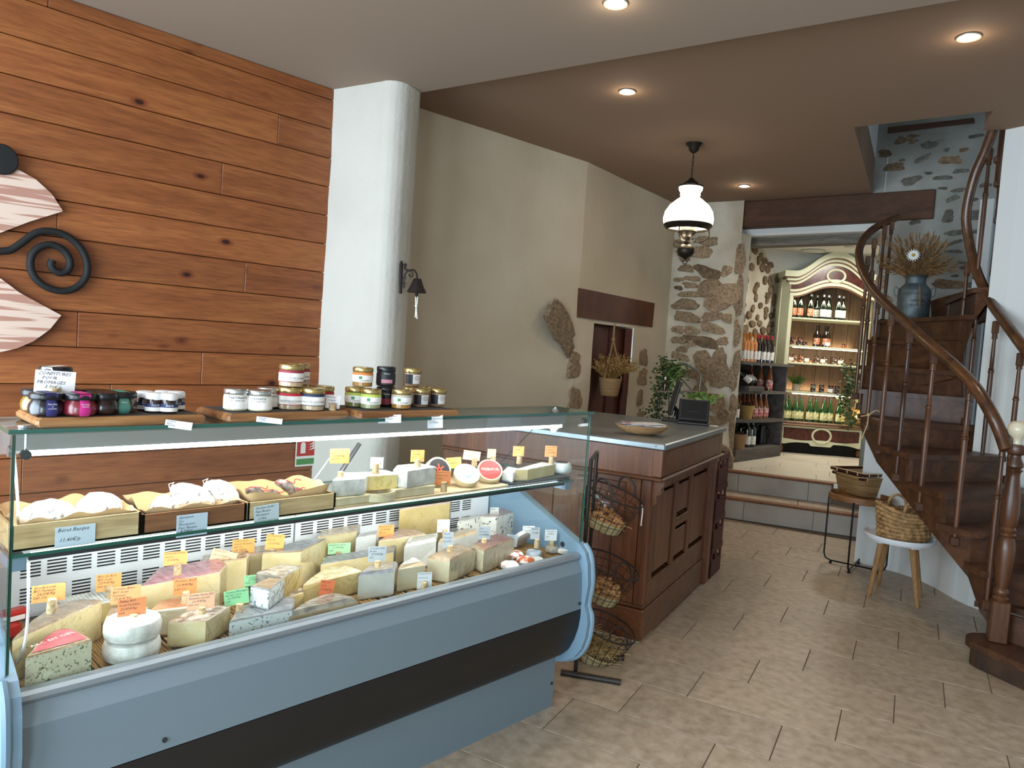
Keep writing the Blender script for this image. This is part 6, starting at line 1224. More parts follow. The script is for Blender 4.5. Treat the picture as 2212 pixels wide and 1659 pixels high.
for sx in (-1, 1):
    ab('stile', (sx * .455, 0, .34) if sx > 0 else (-HW, 0, .34), (HW, .03, 1.9) if sx > 0 else (-.455, .03, 1.9), m_crm); ab('inner_edge', (sx * .455 - .006, .004, .37), (sx * .455 + .006, .034, 1.86), m_gold2)
    b = B(); b.extr([(sx * HW, .0, .1), (sx * (HW + .07), .09, .1), (sx * (HW + .07), .09, 2.02), (sx * HW, 0, 2.02)], (-sx * .02, .02, 0)); b.ob('canted_corner', m_crm, arm, local=True)
    ab('side_panel', (sx * (HW + .07) - .012, .09, .1), (sx * (HW + .07) + .012, .46, 2.0), m_crm); ab('foot', (sx * (HW - .02) - .06, 0, 0), (sx * (HW - .02) + .06, .14, .10), m_gold2, bev=.02)
ab('back_panel', (-HW - .05, .44, .1), (HW + .05, .46, 2.25), m_crm)
for i in range(6): ab('back_board', (-.5 + i * .168, .425, .34), (-.5 + (i + 1) * .168 - .004, .44, 2.1), m_abk, bev=.002)
ab('base_body', (-HW, .012, .13), (HW, .45, .33), m_crm); ab('shade_block', (-HW + .04, .05, 0), (HW - .04, .4, .12), mat('under_armoire_shade', '#0c0a09', .9)); ab('base_moulding', (-HW - .03, -.02, .325), (HW + .03, .1, .345), m_gold2, bev=.006); ab('base_ledge', (-HW, 0, .345), (HW, .44, .372), m_abk)  # near-black block stands in for the shade beneath the armoire
ab('drawer_panel', (-.43, .004, .16), (.43, .016, .30), m_burl)
band('scalloped_apron', lambda x: .10 + .035 * (abs(math.sin(x * 7.3)) ** .7) * (abs(x) > .12), lambda x: .165 + .008 * math.cos(x * 14), -.004, .012, m_crm)
def oval(name, zc, a, c, y, r_, m_, fillm_):
    b = B(); b.tube([(a * math.cos(q * .2618), y, zc + c * math.sin(q * .2618)) for q in range(24)], r_, 8, closed=True); o = b.ob(name, m_, arm, local=True, smooth=True)
    b = B(); b.poly([(a * math.cos(q * .2618), y + .001, zc + c * math.sin(q * .2618)) for q in range(24)][::-1]); b.ob('oval_field', fillm_, arm, local=True); return o
oval('oval_frame', .225, .105, .085, -.002, .013, m_crm, m_burl)
# arched crown: opening arch, burl frieze, cornice lines
Zo = lambda x: 1.815 + arch(x, .14)
band('arch_edge', Zo, lambda x: Zo(x) + .02, .0, .05, m_gold2, -.46, .46); band('arch_frame', lambda x: Zo(x) + .02, lambda x: Zo(x) + .055, -.004, .045, m_crm); band('gilt_line', lambda x: Zo(x) + .055, lambda x: Zo(x) + .068, -.008, .045, m_gold2); band('frame_band', lambda x: Zo(x) + .068, lambda x: Zo(x) + .095, -.004, .045, m_crm)
Zf = lambda x: 1.90 + arch(x, .15)
Zt = lambda x: 1.965 + arch(x, .24)
band('burl_frieze', lambda x: Zo(x) + .09, Zt, .004, .04, m_burl); band('upper_band', Zt, lambda x: Zt(x) + .028, -.006, .05, m_crm, -HW - .02, HW + .02); band('gilt_line', lambda x: Zt(x) + .028, lambda x: Zt(x) + .045, -.014, .06, m_gold2, -HW - .04, HW + .04); band('crown_band', lambda x: Zt(x) + .045, lambda x: Zt(x) + .07, -.02, .08, m_crm, -HW - .05, HW + .05); band('gilt_line', lambda x: Zt(x) + .07, lambda x: Zt(x) + .088, -.03, .1, m_gold2, -HW - .07, HW + .07); band('cornice', lambda x: Zt(x) + .088, lambda x: Zt(x) + .155, -.045, .44, m_crm, -HW - .085, HW + .085)
oval('crown_oval', 2.09, .10, .072, -.004, .014, m_crm, m_burl)
m_lst = mat('shelf_led', '#ffffff', .5, emit='#fff2d8', estr=14)
SHZ = [1.592, 1.268, 1.068, .728]
for i, z in enumerate(SHZ):
    ab('shelf', (-.45, .03, z - .022), (.45, .42, z), m_crm, bev=.003)
ab('led_strip', (-.36, .05, SHZ[3] - .032), (.30, .065, SHZ[3] - .0225), m_lst, bev=.002); ab('led_strip', (-.40, .06, SHZ[1] - .030), (.44, .07, SHZ[1] - .0225), m_lst, bev=.002)
AM = Matrix.Translation(az) @ Matrix.Rotation(AR, 4, 'Z')
def aw(x, y, z): return AM @ Vector((x, y, z))
for (z, pw_, y) in ((SHZ[3] - .035, 2.6, .06), (SHZ[1] - .035, 1.6, .06), (1.80, 1.6, .10)):
    light('armoire_led', 'AREA', aw(-.02, y, z), pw_, (1, .86, .62), (R(18), 0, AR), shape='RECTANGLE', size=.8, size_y=.03)
light('armoire_shelf_glow', 'AREA', aw(-.1, .38, .735), 1.0, (1, .8, .5), (R(150), 0, AR), shape='RECTANGLE', size=.8, size_y=.03); light('armoire_shelf_glow', 'AREA', aw(.0, .38, 1.275), .8, (1, .8, .5), (R(150), 0, AR), shape='RECTANGLE', size=.8, size_y=.03)
rnd = random.Random(12)
def lx(px_, py_): return (px_ - (1788 - .094 * (py_ - 957))) * s_ar
GA = 'bottles on the top shelf of the armoire'
for i, (px_, y, lb, lt_) in enumerate(((1741, .14, m_lor, 'first from the left'), (1755, .14, m_lor, 'second from the left'), (1776, .13, m_lor, 'third from the left, with orange label'), (1784, .24, m_lwh, 'fourth from the left, set back'), (1797, .26, m_lwh, 'fifth from the left, at the back'), (1803, .13, m_lwh, 'sixth from the left'), (1815, .16, m_lwh, 'seventh from the left'), (1824, .27, m_lwh, 'eighth from the left, at the back'), (1835, .13, m_lwh, 'ninth from the left'), (1847, .17, m_lwh, 'partly behind the balusters'))):
    bottle('cider_bottle_' + ('orange_label' if lb is m_lor else 'white_label'), aw(lx(px_, 660), y, SHZ[0]), 'dark green corked bottle on the armoire top shelf, ' + lt_, GA, m_bg, m_cap, lb, .29, .037, shape='cider')
for i, (px_, y, lt_) in enumerate(((1788, .12, 'leftmost'), (1797, .22, 'behind the leftmost'), (1806, .11, 'in front with a small card'), (1815, .19, 'rightmost'))): bottle('beer_bottle', aw(lx(px_, 725), y, SHZ[1]), 'brown orange labelled beer bottle on the armoire second shelf, ' + lt_, 'beer bottles in the armoire', m_bb, m_capd, m_lor, .25, .038, shape='beer')
GB = 'green bottles at the bottom of the armoire'
for i, (px_, y) in enumerate(((1718, .10), (1728, .14), (1741, .12), (1753, .14), (1771, .12), (1786, .14), (1801, .12), (1816, .14), (1834, .12), (1845, .2))): bottle('sparkling_bottle', aw(lx(px_, 890), y, .372), 'green bottle with landscape label at the bottom of the armoire, %s from the left' % ('first', 'second', 'third', 'fourth', 'fifth', 'sixth', 'seventh', 'eighth', 'ninth', 'tenth')[i], GB, m_gg, m_capd, m_lyg, .30, .041, shape='cider')
JM = {}
def tinyjar(x, y, z, c, label, group, r_=.030, h=.045, lidc='#3a2a20'):
    t = thing('preserve_jar', label, 'jar', aw(x, y, z), group=group)
    if c not in JM: JM[c] = (B().lathe([(r_ * .95, 0), (r_, .004), (r_, h * .78)], n=14).mesh('glass', mat('jar_fill_' + c[1:], c, .25, col2='#c9b8a8', scale=60, lo=.55, hi=.66, coat=.4), True), B().lathe([(r_ * .98, h * .78), (r_ * .98, h), (.001, h)], n=14).mesh('lid', mat('jar_lid_' + lidc[1:], lidc, .35, .4), True))
    inst(JM[c][0], 'glass', t, (0, 0, 0)); inst(JM[c][1], 'lid', t, (0, 0, 0))
o_n = ('first', 'second', 'third', 'fourth', 'fifth', 'sixth', 'seventh', 'eighth')
for i, (px_, lv, c) in enumerate(((1735, 0, '#3a1418'), (1737, 1, '#5a2a2c'), (1750, 0, '#2c1416'), (1753, 1, '#7a3a34'), (1763, 0, '#38181a'))): tinyjar(lx(px_, 740), .13, SHZ[1] + lv * .046, c, ('dark jar at the left end of the second shelf', 'dark jar on top at the left end of the second shelf', 'dark jar next on the second shelf', 'patterned dark jar on top, next on the second shelf', 'lone dark jar right of the stacks on the second shelf')[i], 'dark jars on the armoire second shelf')
tinyjar(lx(1845, 740), .12, SHZ[1], '#b5481c', 'small orange jar beside the balusters on the second shelf', 'dark jars on the armoire second shelf', .02, .05)
for i, (px_, lv, c) in enumerate(((1727, 0, '#5a2a1a'), (1727, 1, '#4a241a'), (1741, 0, '#5e3420'), (1741, 1, '#5e3420'), (1755, 0, '#7a4420'), (1755, 1, '#6a3018'), (1773, 0, '#8a4a20'), (1788, 0, '#3a2420'), (1788, 1, '#2c1c1a'), (1806, 0, '#3a2420'), (1806, 1, '#2c1c1a'), (1825, 0, '#2a1a18'), (1825, 1, '#2c1c1a'), (1841, 0, '#3a2420'), (1841, 1, '#3a2420'))):
    tinyjar(lx(px_, 775), .13, SHZ[2] + lv * .046, c, '%s jar of the column %s on the armoire third shelf' % (('lower', 'upper')[lv], {1727: 'at the left end', 1741: 'second from left', 1755: 'third from left', 1773: 'standing alone', 1788: 'fifth from left', 1806: 'sixth from left', 1825: 'seventh from left', 1841: 'by the balusters'}[px_]), 'preserve jars on the armoire third shelf')
for i, (px_, lv, c) in enumerate(((1780, 0, '#30302c'), (1780, 1, '#6a7262'), (1798, 0, '#2c2624'), (1798, 1, '#5a3c34'), (1818, 0, '#2c2024'), (1818, 1, '#4a2a2c'), (1831, 0, '#2a2022'), (1831, 1, '#4a3a34'))): tinyjar(lx(px_, 840), .13, SHZ[3] + lv * .046, c, '%s dark jar of the %s stack on the lit armoire shelf' % (('lower', 'upper')[lv], ('first', 'second', 'third', 'fourth')[i // 2]), 'dark jars on the lit armoire shelf', lidc='#1c1816')
for i, (px_, py_, z, lt_) in enumerate(((1730, 775, SHZ[2], 'at the left end of'), (1763, 775, SHZ[2], 'in the middle left of'), (1797, 775, SHZ[2], 'in the middle right of'), (1834, 775, SHZ[2], 'at the right of'), (1808, 730, SHZ[1], 'by the beer bottles above'), (1812, 840, SHZ[3], 'on the lit shelf below'))):
    t = thing('small_card', 'small white card in a wooden block %s the third shelf' % lt_, 'price card', aw(lx(px_, py_), .055, z), AR, group='small cards in the armoire'); B().box((0, 0, .035), (.055, .001, .04)).ob('card', m_lw, t, local=True); B().rbox((0, 0, .009), (.018, .012, .018), .002).ob('block', m_cork, t, local=True)
# potted grass
t = thing('potted_grass', 'tuft of green grass in a pale jug shaped pot on the lit shelf', 'potted plant', aw(lx(1744, 840), .14, SHZ[3])); c = aw(lx(1744, 840), .14, SHZ[3])
B().lathe([(.040, 0), (.044, .01), (.042, .06), (.046, .085), (.040, .085), (.03, .07)], tuple(c), 18).ob('pot', mat('pale_clay', '#b3a08c', .8), t, smooth=True); B().tube(bez([c + atx_ * .042 + Vector((0, 0, .07)), c + atx_ * .065 + Vector((0, 0, .06)), c + atx_ * .042 + Vector((0, 0, .03))], 5), .006, 6).ob('handle', mat('pale_clay', '#b3a08c', .8), t)
o_ = grass(c + Vector((0, 0, .08)), 110, .12, 1.0, 33, thick=.0035, ears=False).ob('grass_blades', mat('grass_green', '#3f5a26', .6, col2='#57732f', scale=20), t); o_['kind'] = 'stuff'
# trailing plant and warm lamp on the right side of the armoire
t = thing('trailing_ivy', 'dark trailing ivy hanging at the right side of the armoire', 'plant', aw(.30, -.03, 1.0)); st_ = bez([aw(.24, .0, 1.05), aw(.26, -.04, .85), aw(.22, -.05, .70), aw(.27, -.05, .50), aw(.30, -.05, .40)], 6)
B().tube(st_, .004, 6).ob('stem', MATS['stem_brown'], t); o_ = foliage(st_, 420, .05, mat('ivy_green', '#3c5226', .6, col2='#22331a', scale=20), 8, spread=.045).ob('foliage', MATS['ivy_green'], t); o_['kind'] = 'stuff'
t = thing('dried_flower_lamp', 'bundle of dried stalks lit by a warm lamp at the armoire foot', 'lamp', aw(.40, .02, .375)); B().sphere(aw(.40, .03, .47), .026, 12, 8).ob('bulb', mat('warm_bulb', '#fff0d0', .5, emit='#ffd890', estr=25), t, smooth=True); B().lathe([(.035, 0), (.04, .03), (.03, .05)], tuple(aw(.40, .03, .375)), 12).ob('base', m_gold2, t)
o_ = grass(aw(.39, -.02, .40), 60, .22, .35, 41).ob('dried_stalks', m_dry, t); o_['kind'] = 'stuff'
light('armoire_foot_lamp', 'POINT', aw(.38, -.06, .50), 3.0, (1, .72, .38), shadow_soft_size=.04)
# ---- grey corner shelf with bottles
m_gw = wood('grey_weathered_boards', '#4f4a47', '#67615c', '#38342f', .75, 'y', rand=.1); XF, XB = -3.485, -3.90; Y0, Y1 = 6.90, 7.95
shf = thing('bottle_shelf', 'grey weathered wooden shelf unit of bottles against the stone wall', 'shelf unit', (-3.69, 7.42, ZB))
zT = 1.437; z2, z3, z4 = atx(1640, 846, XF).z, atx(1640, 908, XF).z, .52
B().bbox((XB, Y0 - .02, zT - .03), (XF + .03, Y1 + .12, zT)).ob('top_board', m_gw, shf); B().bbox((XB, Y1, ZB), (XF, Y1 + .03, zT - .03)).ob('end_panel', m_gw, shf); B().bbox((XB, Y0 - .015, ZB), (XB + .35, Y0 + .01, zT - .03)).ob('end_panel', m_gw, shf); B().bbox((XB, Y0, ZB), (XB + .02, Y1, zT - .03)).ob('back_panel', m_gw, shf)
for z in (z2, z3):
    b = B(); b.prism([(XB + .02, Y0 + .01), (XF - .20, Y0 + .01), (XF - .07, 7.2), (XF - .01, 7.6), (XF, Y1), (XB + .02, Y1)], z - .03, z); b.ob('shelf_board', m_gw, shf)
B().bbox((XB + .02, Y0 + .01, ZB), (XF, Y1, z4)).ob('base_box', m_gw, shf)
def sb_(kind, px_, x, z, label, group, *a, **k): y = atx(px_, 800, x).y; return bottle(kind, (x, y, z), label, group, *a, **k)
GT = 'wine bottles on top of the grey shelf'
for i, (px_, x) in enumerate(((1601, -3.60), (1608, -3.62), (1616, -3.60), (1625, -3.62))): sb_('rose_wine_bottle', px_, x, zT, 'rosé bottle with %s cap on top of the grey shelf, %s from the left' % (('orange', 'orange', 'silver', 'silver')[i], o_n[i]), GT, m_rs, m_capo if i < 2 else m_caps, m_lbw, .30, .037)
for i, (px_, x) in enumerate(((1632, -3.60), (1637, -3.66), (1644, -3.58), (1652, -3.60), (1662, -3.58))): sb_('red_wine_bottle', px_, x, zT, 'red wine bottle with red cap on top of the grey shelf, %s from the left' % o_n[i], GT, m_rw, m_capr, m_lbw, .30, .037)
for i, (px_, x) in enumerate(((1623, -3.75), (1644, -3.70), (1664, -3.60))): sb_('amber_bottle', px_, x, z2, 'amber bottle on the second board of the grey shelf, %s' % ('at the left', 'in the middle', 'at the right with pink label')[i], 'bottles on the second board', m_am, m_caps, m_lpk, .29, .038, shape='cider')
b = B(); yb = atx(1612, 830, -3.62).y; b.rbox((-3.62, yb, z2 + .025), (.25, .36, .05), .004); solo(b, 'bottle_cradle', m_gw, 'low grey cradle under the lying bottles', 'cradle')
lrot = tuple(Vector((-.55, -.55, .63)).to_track_quat('Z', 'Y').to_euler())
for i in range(3): bottle('lying_bottle', (-3.53 - .03 * i, yb - .06 + .115 * i, z2 + .085), '%s bottle lying slanted in the grey cradle' % ('leftmost dark', 'middle dark', 'rightmost dark')[i], 'lying bottles', m_rw, m_capd, m_lbw, .27, .036, rot=lrot)
for i, (px_, x, am) in enumerate(((1597, -3.60, 0), (1603, -3.78, 1), (1613, -3.78, 1), (1622, -3.74, 1), (1629, -3.78, 1), (1637, -3.62, 1), (1648, -3.62, 1), (1660, -3.60, 1))): sb_('amber_bottle' if am else 'dark_wine_bottle', px_, x, z3, '%s bottle on the third board of the grey shelf, %s from the left' % (('dark', 'amber')[am], o_n[i]), 'bottles on the third board', m_am if am else m_rw, m_caps, m_lpk if am else m_lbw, .29, .038, shape='cider')
for i, (px_, x) in enumerate(((1612, -3.72), (1618, -3.78), (1626, -3.60), (1637, -3.58))): sb_('green_wine_bottle', px_, x, z4, 'green bottle on the base of the grey shelf, %s from the left' % o_n[i], 'bottles on the base', m_bg, m_capd, m_lwh, .30, .040)
def bagb(px_, x, z, w, h, label, m_):
    p = Vector((x, atx(px_, 900, x).y, z)); t = thing('paper_pot', label, 'basket', p); B().lathe([(w * .38, 0), (w * .5, h), (w * .46, h), (w * .34, .01), (.001, .01)], tuple(p), 16).ob('pot', m_, t, smooth=True); b = B()
    for i in range(7): q = p + Vector((math.cos(i) * w * .25, math.sin(i) * w * .25, h)); b.cyl(q, q + Vector((.004, 0, .03)), .012, n=6)
    o_ = b.ob('corks', m_bb, t); o_['kind'] = 'stuff'
bagb(1599, -3.55, z4, .17, .16, 'brown paper pot at the left of the shelf base', mat('brown_paper_pot', '#8a6a4a', .85)); bagb(1610, -3.62, z3, .17, .15, 'yellowish paper pot among the amber bottles', mat('yellow_paper_pot', '#9a7e48', .85))
p = Vector((-3.66, atx(1645, 950, -3.66).y, z4)); t = thing('dark_jug', 'dark jug at the back of the shelf base', 'jug', p); B().lathe([(.05, 0), (.055, .10), (.035, .17), (.04, .21)], tuple(p), 14).ob('body', mat('dark_jug_glaze', '#1b1a1a', .35), t, smooth=True); B().tube(bez([p + Vector((.04, .03, .18)), p + Vector((.05, .09, .14)), p + Vector((.04, .06, .06))], 5), .008, 6).ob('handle', MATS['dark_jug_glaze'], t)
# back room ceiling fittings and light
p = atz(1757, 541, 2.748); t = thing('ceiling_vent', 'round white ceiling vent in the back room', 'vent', p); B().lathe([(.12, 0), (.13, -.012), (.09, -.02), (.001, -.02)], tuple(p), 24).ob('vent_disc', mat('vent_white', '#c9c6bc', .6), t, smooth=True)
light('back_room_light', 'AREA', (-2.7, 8.0, 2.72), 22, (1, .95, .87), (0, 0, 0), shape='DISK', size=.35)
p = atz(1835, 533, 2.748); t = thing('ceiling_spot', 'small white ceiling spot in the back room', 'downlight', p); B().lathe([(.05, 0), (.055, -.008), (.04, -.008)], tuple(p), 20).ob('ring', mat('vent_white', '#c9c6bc', .6), t); B().lathe([(.04, -.006), (.001, -.006)], tuple(p), 20, cap=False).ob('lens', mat('spot_lens', '#ffffff', .5, emit='#ffeccc', estr=12), t)
light('bottle_wall_light', 'SPOT', (-3.45, 7.55, 2.70), 22, (1, .84, .58), (0, R(-22), 0), spot_size=R(75), spot_blend=.6, shadow_soft_size=.04)
# ================================================================ lamps of the shop
m_brz = mat('aged_bronze', '#2f2a24', .45, .7); m_wh_l = mat('ivory_lamp_socket', '#e0c998', .5)
pc_ = atz(1500, 310, ZC2); s_ = mpp(pc_); X_, Y_ = pc_.x, pc_.y
def pz(y): return zfor(Vector((X_, Y_, 0)), y)
pend = thing('pendant_lamp', 'bronze pendant oil lamp with a white opal glass shade', 'pendant lamp', (X_, Y_, ZC2))
def pl_(name, prof, m_, parent=None, n=32, smooth=True, cap=True): b = B(); b.lathe([(r_ * s_, pz(y)) for r_, y in prof], (X_, Y_, 0), n, cap=cap); return b.ob(name, m_, parent or pend, smooth=smooth)
pl_('ceiling_cup', [(18, 309), (18, 312), (12, 318), (10, 326), (5, 330), (2, 332)], m_brz)
b = B()
for i in range(7):
    z0 = pz(334 + i * 7.4); z1 = pz(334 + i * 7.4 + 9); zc = (z0 + z1) / 2; hh = abs(z0 - z1) / 2; pts = [(X_ + (.006 * math.cos(q * .7854) if i % 2 else 0), Y_ + (0 if i % 2 else .006 * math.cos(q * .7854)), zc + hh * math.sin(q * .7854)) for q in range(8)]; b.tube(pts, .0022, 6, closed=True)
o_ = b.ob('chain', m_brz, pend, smooth=True); o_['kind'] = 'stuff'
pl_('shade_cap', [(2, 384), (6, 387), (9, 391), (15, 395), (17, 399), (27, 402), (27, 405)], m_brz)
m_opal = mat('opal_glass_lit', '#f4eedd', .3, emit='#fff0d2', estr=1.7)
shd = pl_('glass_shade', [(26, 404), (25, 411), (21, 417), (22, 421), (20, 426), (28, 432), (42, 444), (51, 458), (54, 472), (53, 482), (48, 490)], m_opal, cap=False)
pl_('shade_ring', [(51, 484), (52, 488), (47, 494), (43, 497), (42, 493)], m_brz, cap=False)
pl_('burner_cup', [(4, 494), (20, 499), (21, 501), (15, 508), (7, 512), (7, 516), (5, 520), (7, 524), (4, 528)], m_brz)
for dx in (-9, 9): B().cyl((X_ + dx * s_, Y_ + dx * s_ * .3, pz(500)), (X_ + dx * s_, Y_ + dx * s_ * .3, pz(484)), 5 * s_, n=12).ob('candle_socket', m_wh_l, pend)
B().sphere((X_, Y_, pz(470)), 10 * s_, 12, 8).ob('bulb', mat('lamp_bulb', '#ffffff', .5, emit='#ffe9c0', estr=20), pend, smooth=True)
for k in range(3):
    a = k * 2.094 + 0.7; ca, sa = math.cos(a), math.sin(a)
    P_ = [(X_ + r_ * s_ * ca, Y_ + r_ * s_ * sa, pz(y)) for r_, y in ((45, 494), (47, 506), (40, 516), (28, 521), (16, 522), (11, 518), (15, 514), (19, 518), (16, 522))]
    B().tube(bez(P_, 4), .0045, 6).ob('scroll_arm', m_brz, pend, smooth=True)
pl_('oil_reservoir', [(3, 527), (12, 530), (18, 537), (19, 544), (15, 552), (6, 557), (3, 559)], m_brz)
B().tube([(X_ + 5.5 * s_ * math.cos(q * .5236), Y_, pz(565) + 5.5 * s_ * math.sin(q * .5236)) for q in range(12)], .0035, 6, closed=True).ob('pull_ring', m_brz, pend, smooth=True)
light('pendant_glow', 'POINT', (X_, Y_, pz(525)), 7, (1, .80, .54), shadow_soft_size=.08)
light('pendant_glow_up', 'POINT', (X_, Y_, pz(398)), 2.2, (1, .80, .54), shadow_soft_size=.05)
for i, (px_, py_, z, l) in enumerate(((1330, 6, ZC1, 'recessed ceiling spot at the top edge of the picture'), (1355, 197, ZC2, 'recessed ceiling spot left of the pendant lamp'), (1608, 401, ZC2, 'recessed ceiling spot near the timber beam'), (2093, 79, ZC2, 'recessed ceiling spot towards the stairs'))):
    p = atz(px_, py_, z); t = thing('ceiling_downlight', l, 'downlight', p, group='recessed ceiling spots'); b = B(); b.lathe([(.046, 0), (.052, -.003), (.050, -.008), (.040, -.006), (.038, 0)], tuple(p), 24); b.ob('trim_ring', mat('spot_ring', '#b9ad9c', .4, .3), t, smooth=True)
    B().lathe([(.040, -.002), (.030, -.010), (.001, -.014)], tuple(p), 20, cap=False).ob('lens', mat('downlight_lens', '#ffffff', .5, emit='#fff0d4', estr=30), t, smooth=True)
    light('downlight_beam', 'SPOT', (p.x, p.y, z - .02), 17, (1, .80, .56), (0, 0, 0), spot_size=R(110), spot_blend=.8, shadow_soft_size=.035)
    light('downlight_halo', 'POINT', (p.x, p.y, z - .06), .5, (1, .82, .6), shadow_soft_size=.02)
# a further row of the same spots out of the picture, over the customers
for x, y in ((-0.9, 1.0), (0.6, 2.4), (-2.6, 0.3)):
    p = Vector((x, y, ZC1)); light('downlight_beam', 'SPOT', (x, y, ZC1 - .02), 12, (1, .82, .58), (0, 0, 0), spot_size=R(110), spot_blend=.8, shadow_soft_size=.035)
light('upstairs_daylight', 'AREA', (-0.6, 6.0, 4.3), 1.6, (.72, .86, 1.0), (0, 0, 0), shape='RECTANGLE', size=1.2, size_y=.8)
# ================================================================ wall ornament, bell, milk can, side tables and baskets
m_orn = mat('printed_pale_wood', '#d9bfae', .6, col2='#b08270', scale=5.5, stretch=(1, .2, 5), kind='wave', dist=7, detail=2.0, lo=.62, hi=.85); m_bko = mat('black_foam_print', '#0e0f10', .75)
XW = -3.915
def wp(x, y, X=XW): return atx(x, y, X)
orn = thing('wall_ornament', 'wall ornament of pale wood printed petals with black spirals on the boarded wall', 'wall ornament', wp(0, 560))
for pts in ([(134, 457), (110, 420), (75, 388), (35, 366), (0, 360), (-60, 372), (-110, 400), (-110, 470), (-60, 520), (0, 503), (60, 480)], [(130, 681), (105, 712), (70, 737), (35, 752), (0, 760), (-60, 752), (-110, 730), (-110, 650), (-60, 580), (0, 602), (40, 632)]):
    P_ = [wp(*p) for p in pts]; B().extr([(p.x, p.y, p.z) for p in P_][::-1], (.018, 0, 0)).ob('petal', m_orn, orn)
c = wp(0, 346); B().lathe([(.001, -.002), (.062, -.002), (.064, .012), (.058, .022), (.001, .024)], n=28, M=frame(c + Vector((.02, 0, 0)), (0, 1, 0), (0, 0, 1)), sx=1.0, sy=1.05).ob('black_ball', m_bko, orn, smooth=True)
sp_ = bez([wp(*p) + Vector((.014, 0, 0)) for p in ((-60, 548), (0, 543), (22, 540), (45, 525), (75, 504), (107, 500), (140, 509), (168, 531), (184, 560), (186, 590), (174, 612), (152, 626), (125, 628), (97, 619), (74, 600), (64, 575), (68, 550), (86, 533), (110, 529), (135, 541), (149, 563), (146, 582), (130, 590), (114, 583), (108, 571), (112, 562))], 5)
B().tube(sp_, .0165, 10).ob('black_spiral', m_bko, orn, smooth=True)
# ---- cast iron bell on the plaster pier
m_ci = mat('cast_iron_brown', '#241a17', .6, .3)
q0 = CP + ray(868, 600) * 4.24; bell = thing('wall_bell', 'dark cast iron bell on a scrolled wall bracket with white cord', 'bell', q0)
def bp(x, y, d=0): return CP + ray(x, y) * (4.24 + d)
B().tube([bp(868, 563), bp(867, 570), bp(865, 634)], .009, 8, rs=[.003, .011, .009]).ob('back_plate', m_ci, bell, smooth=True)
B().tube(bez([bp(872, 574), bp(877, 570), bp(875, 580), bp(882, 584), bp(893, 583), bp(900, 592), bp(901, 602)], 5), .0055, 6).ob('bracket_arm', m_ci, bell, smooth=True)
B().tube(bez([bp(873, 622), bp(873, 600), bp(878, 588), bp(887, 585), bp(892, 592), bp(889, 598), bp(884, 595), bp(886, 591)], 5), .0048, 6).ob('scroll', m_ci, bell, smooth=True); B().tube([bp(866, 600), bp(878, 600)], .004, 6).ob('scroll_clip', m_ci, bell); B().tube([bp(866, 612), bp(877, 612)], .004, 6).ob('scroll_clip', m_ci, bell)
bc_ = bp(900, 632); ss = mpp(bc_); B().lathe([(21 * ss, 0), (20 * ss, 3 * ss), (14 * ss, 14 * ss), (9 * ss, 28 * ss), (7.5 * ss, 30 * ss), (.001, 30.5 * ss)], tuple(bc_), 24).ob('bell_cup', m_ci, bell, smooth=True); B().lathe([(.002, -12 * ss), (4 * ss, -4 * ss), (3 * ss, 2 * ss)], tuple(bc_), 10).ob('clapper', m_ci, bell)
cd = B(); cd.tube([bp(898, 641), bp(898, 655), bp(899, 662), bp(897, 686)], .0035, 6); cd.tube([bp(902, 641), bp(901, 655), bp(899, 662), bp(901, 689)], .0035, 6); cd.sphere(bp(899, 661), .009, 8, 6); cd.ob('white_cord', m_twine, bell)
# ---- galvanised milk can with dried wheat on the stair
mc = atd(1970, 688, 5.72); zt11 = SZ[11]; sM = mpp(mc)
can = thing('milk_can', 'galvanised milk can with printed lettering standing on the stair winder', 'milk can', (mc.x, mc.y, zt11))
m_galv = mat('galvanised_zinc', '#6f7a7c', .5, .55, col2='#545e60', scale=16, kind='noise')
B().lathe([(31 * sM, zt11), (32 * sM, zt11 + .005), (32 * sM, zt11 + .225), (30 * sM, zt11 + .245), (20 * sM, zt11 + .285), (20 * sM, zt11 + .33), (24 * sM, zt11 + .345), (22 * sM, zt11 + .345), (18 * sM, zt11 + .30)], (mc.x, mc.y, 0), 32).ob('body', m_galv, can, smooth=True)
for z in (.02, .20): B().tube([(mc.x + 32.4 * sM * math.cos(q * .2618), mc.y + 32.4 * sM * math.sin(q * .2618), zt11 + z) for q in range(24)], .0025, 6, closed=True).ob('hoop', m_galv, can)
fm = (CP - mc); fm.z = 0; fm.normalize(); tm = Vector((-fm.y, fm.x, 0))
for sg2 in (-1, 1): e = Vector((mc.x, mc.y, zt11)) + tm * sg2 * 30 * sM; B().tube(bez([e + Vector((0, 0, .24)), e + tm * sg2 * .03 + Vector((0, 0, .26)), e + tm * sg2 * .03 + Vector((0, 0, .20)), e + Vector((0, 0, .18))], 4), .004, 6).ob('handle', m_galv, can)
f2_ = Matrix.Rotation(R(12), 3, 'Z') @ fm; t2_ = Vector((-f2_.y, f2_.x, 0))
for s__, z, sz in (('GARDEN', .135, .030), ('EDITION', .103, .028)):
    ob = text('lettering', s__, sz, frame(Vector((mc.x, mc.y, zt11 + z)) + f2_ * 32.6 * sM, t2_, (0, 0, 1)), mat('can_print', '#1d2224', .7), can, align='CENTER', spacing=.9); R_ = 32.8 * sM
    for v in ob.data.vertices: d = Vector((v.co.x, v.co.y, 0)).dot(t2_); a = math.atan2(f2_.y, f2_.x) + d / R_; v.co.x = math.cos(a) * R_; v.co.y = math.sin(a) * R_
wt = thing('dried_wheat_bunch', 'bunch of dried wheat and grasses with a white daisy in the milk can', 'dried flowers', (mc.x, mc.y, zt11 + .33)); top_ = Vector((mc.x, mc.y, zt11 + .31))
m_wht = mat('dried_wheat', '#9a7444', .85, col2='#6f5030', scale=30)
rnd = random.Random(31); b = B()
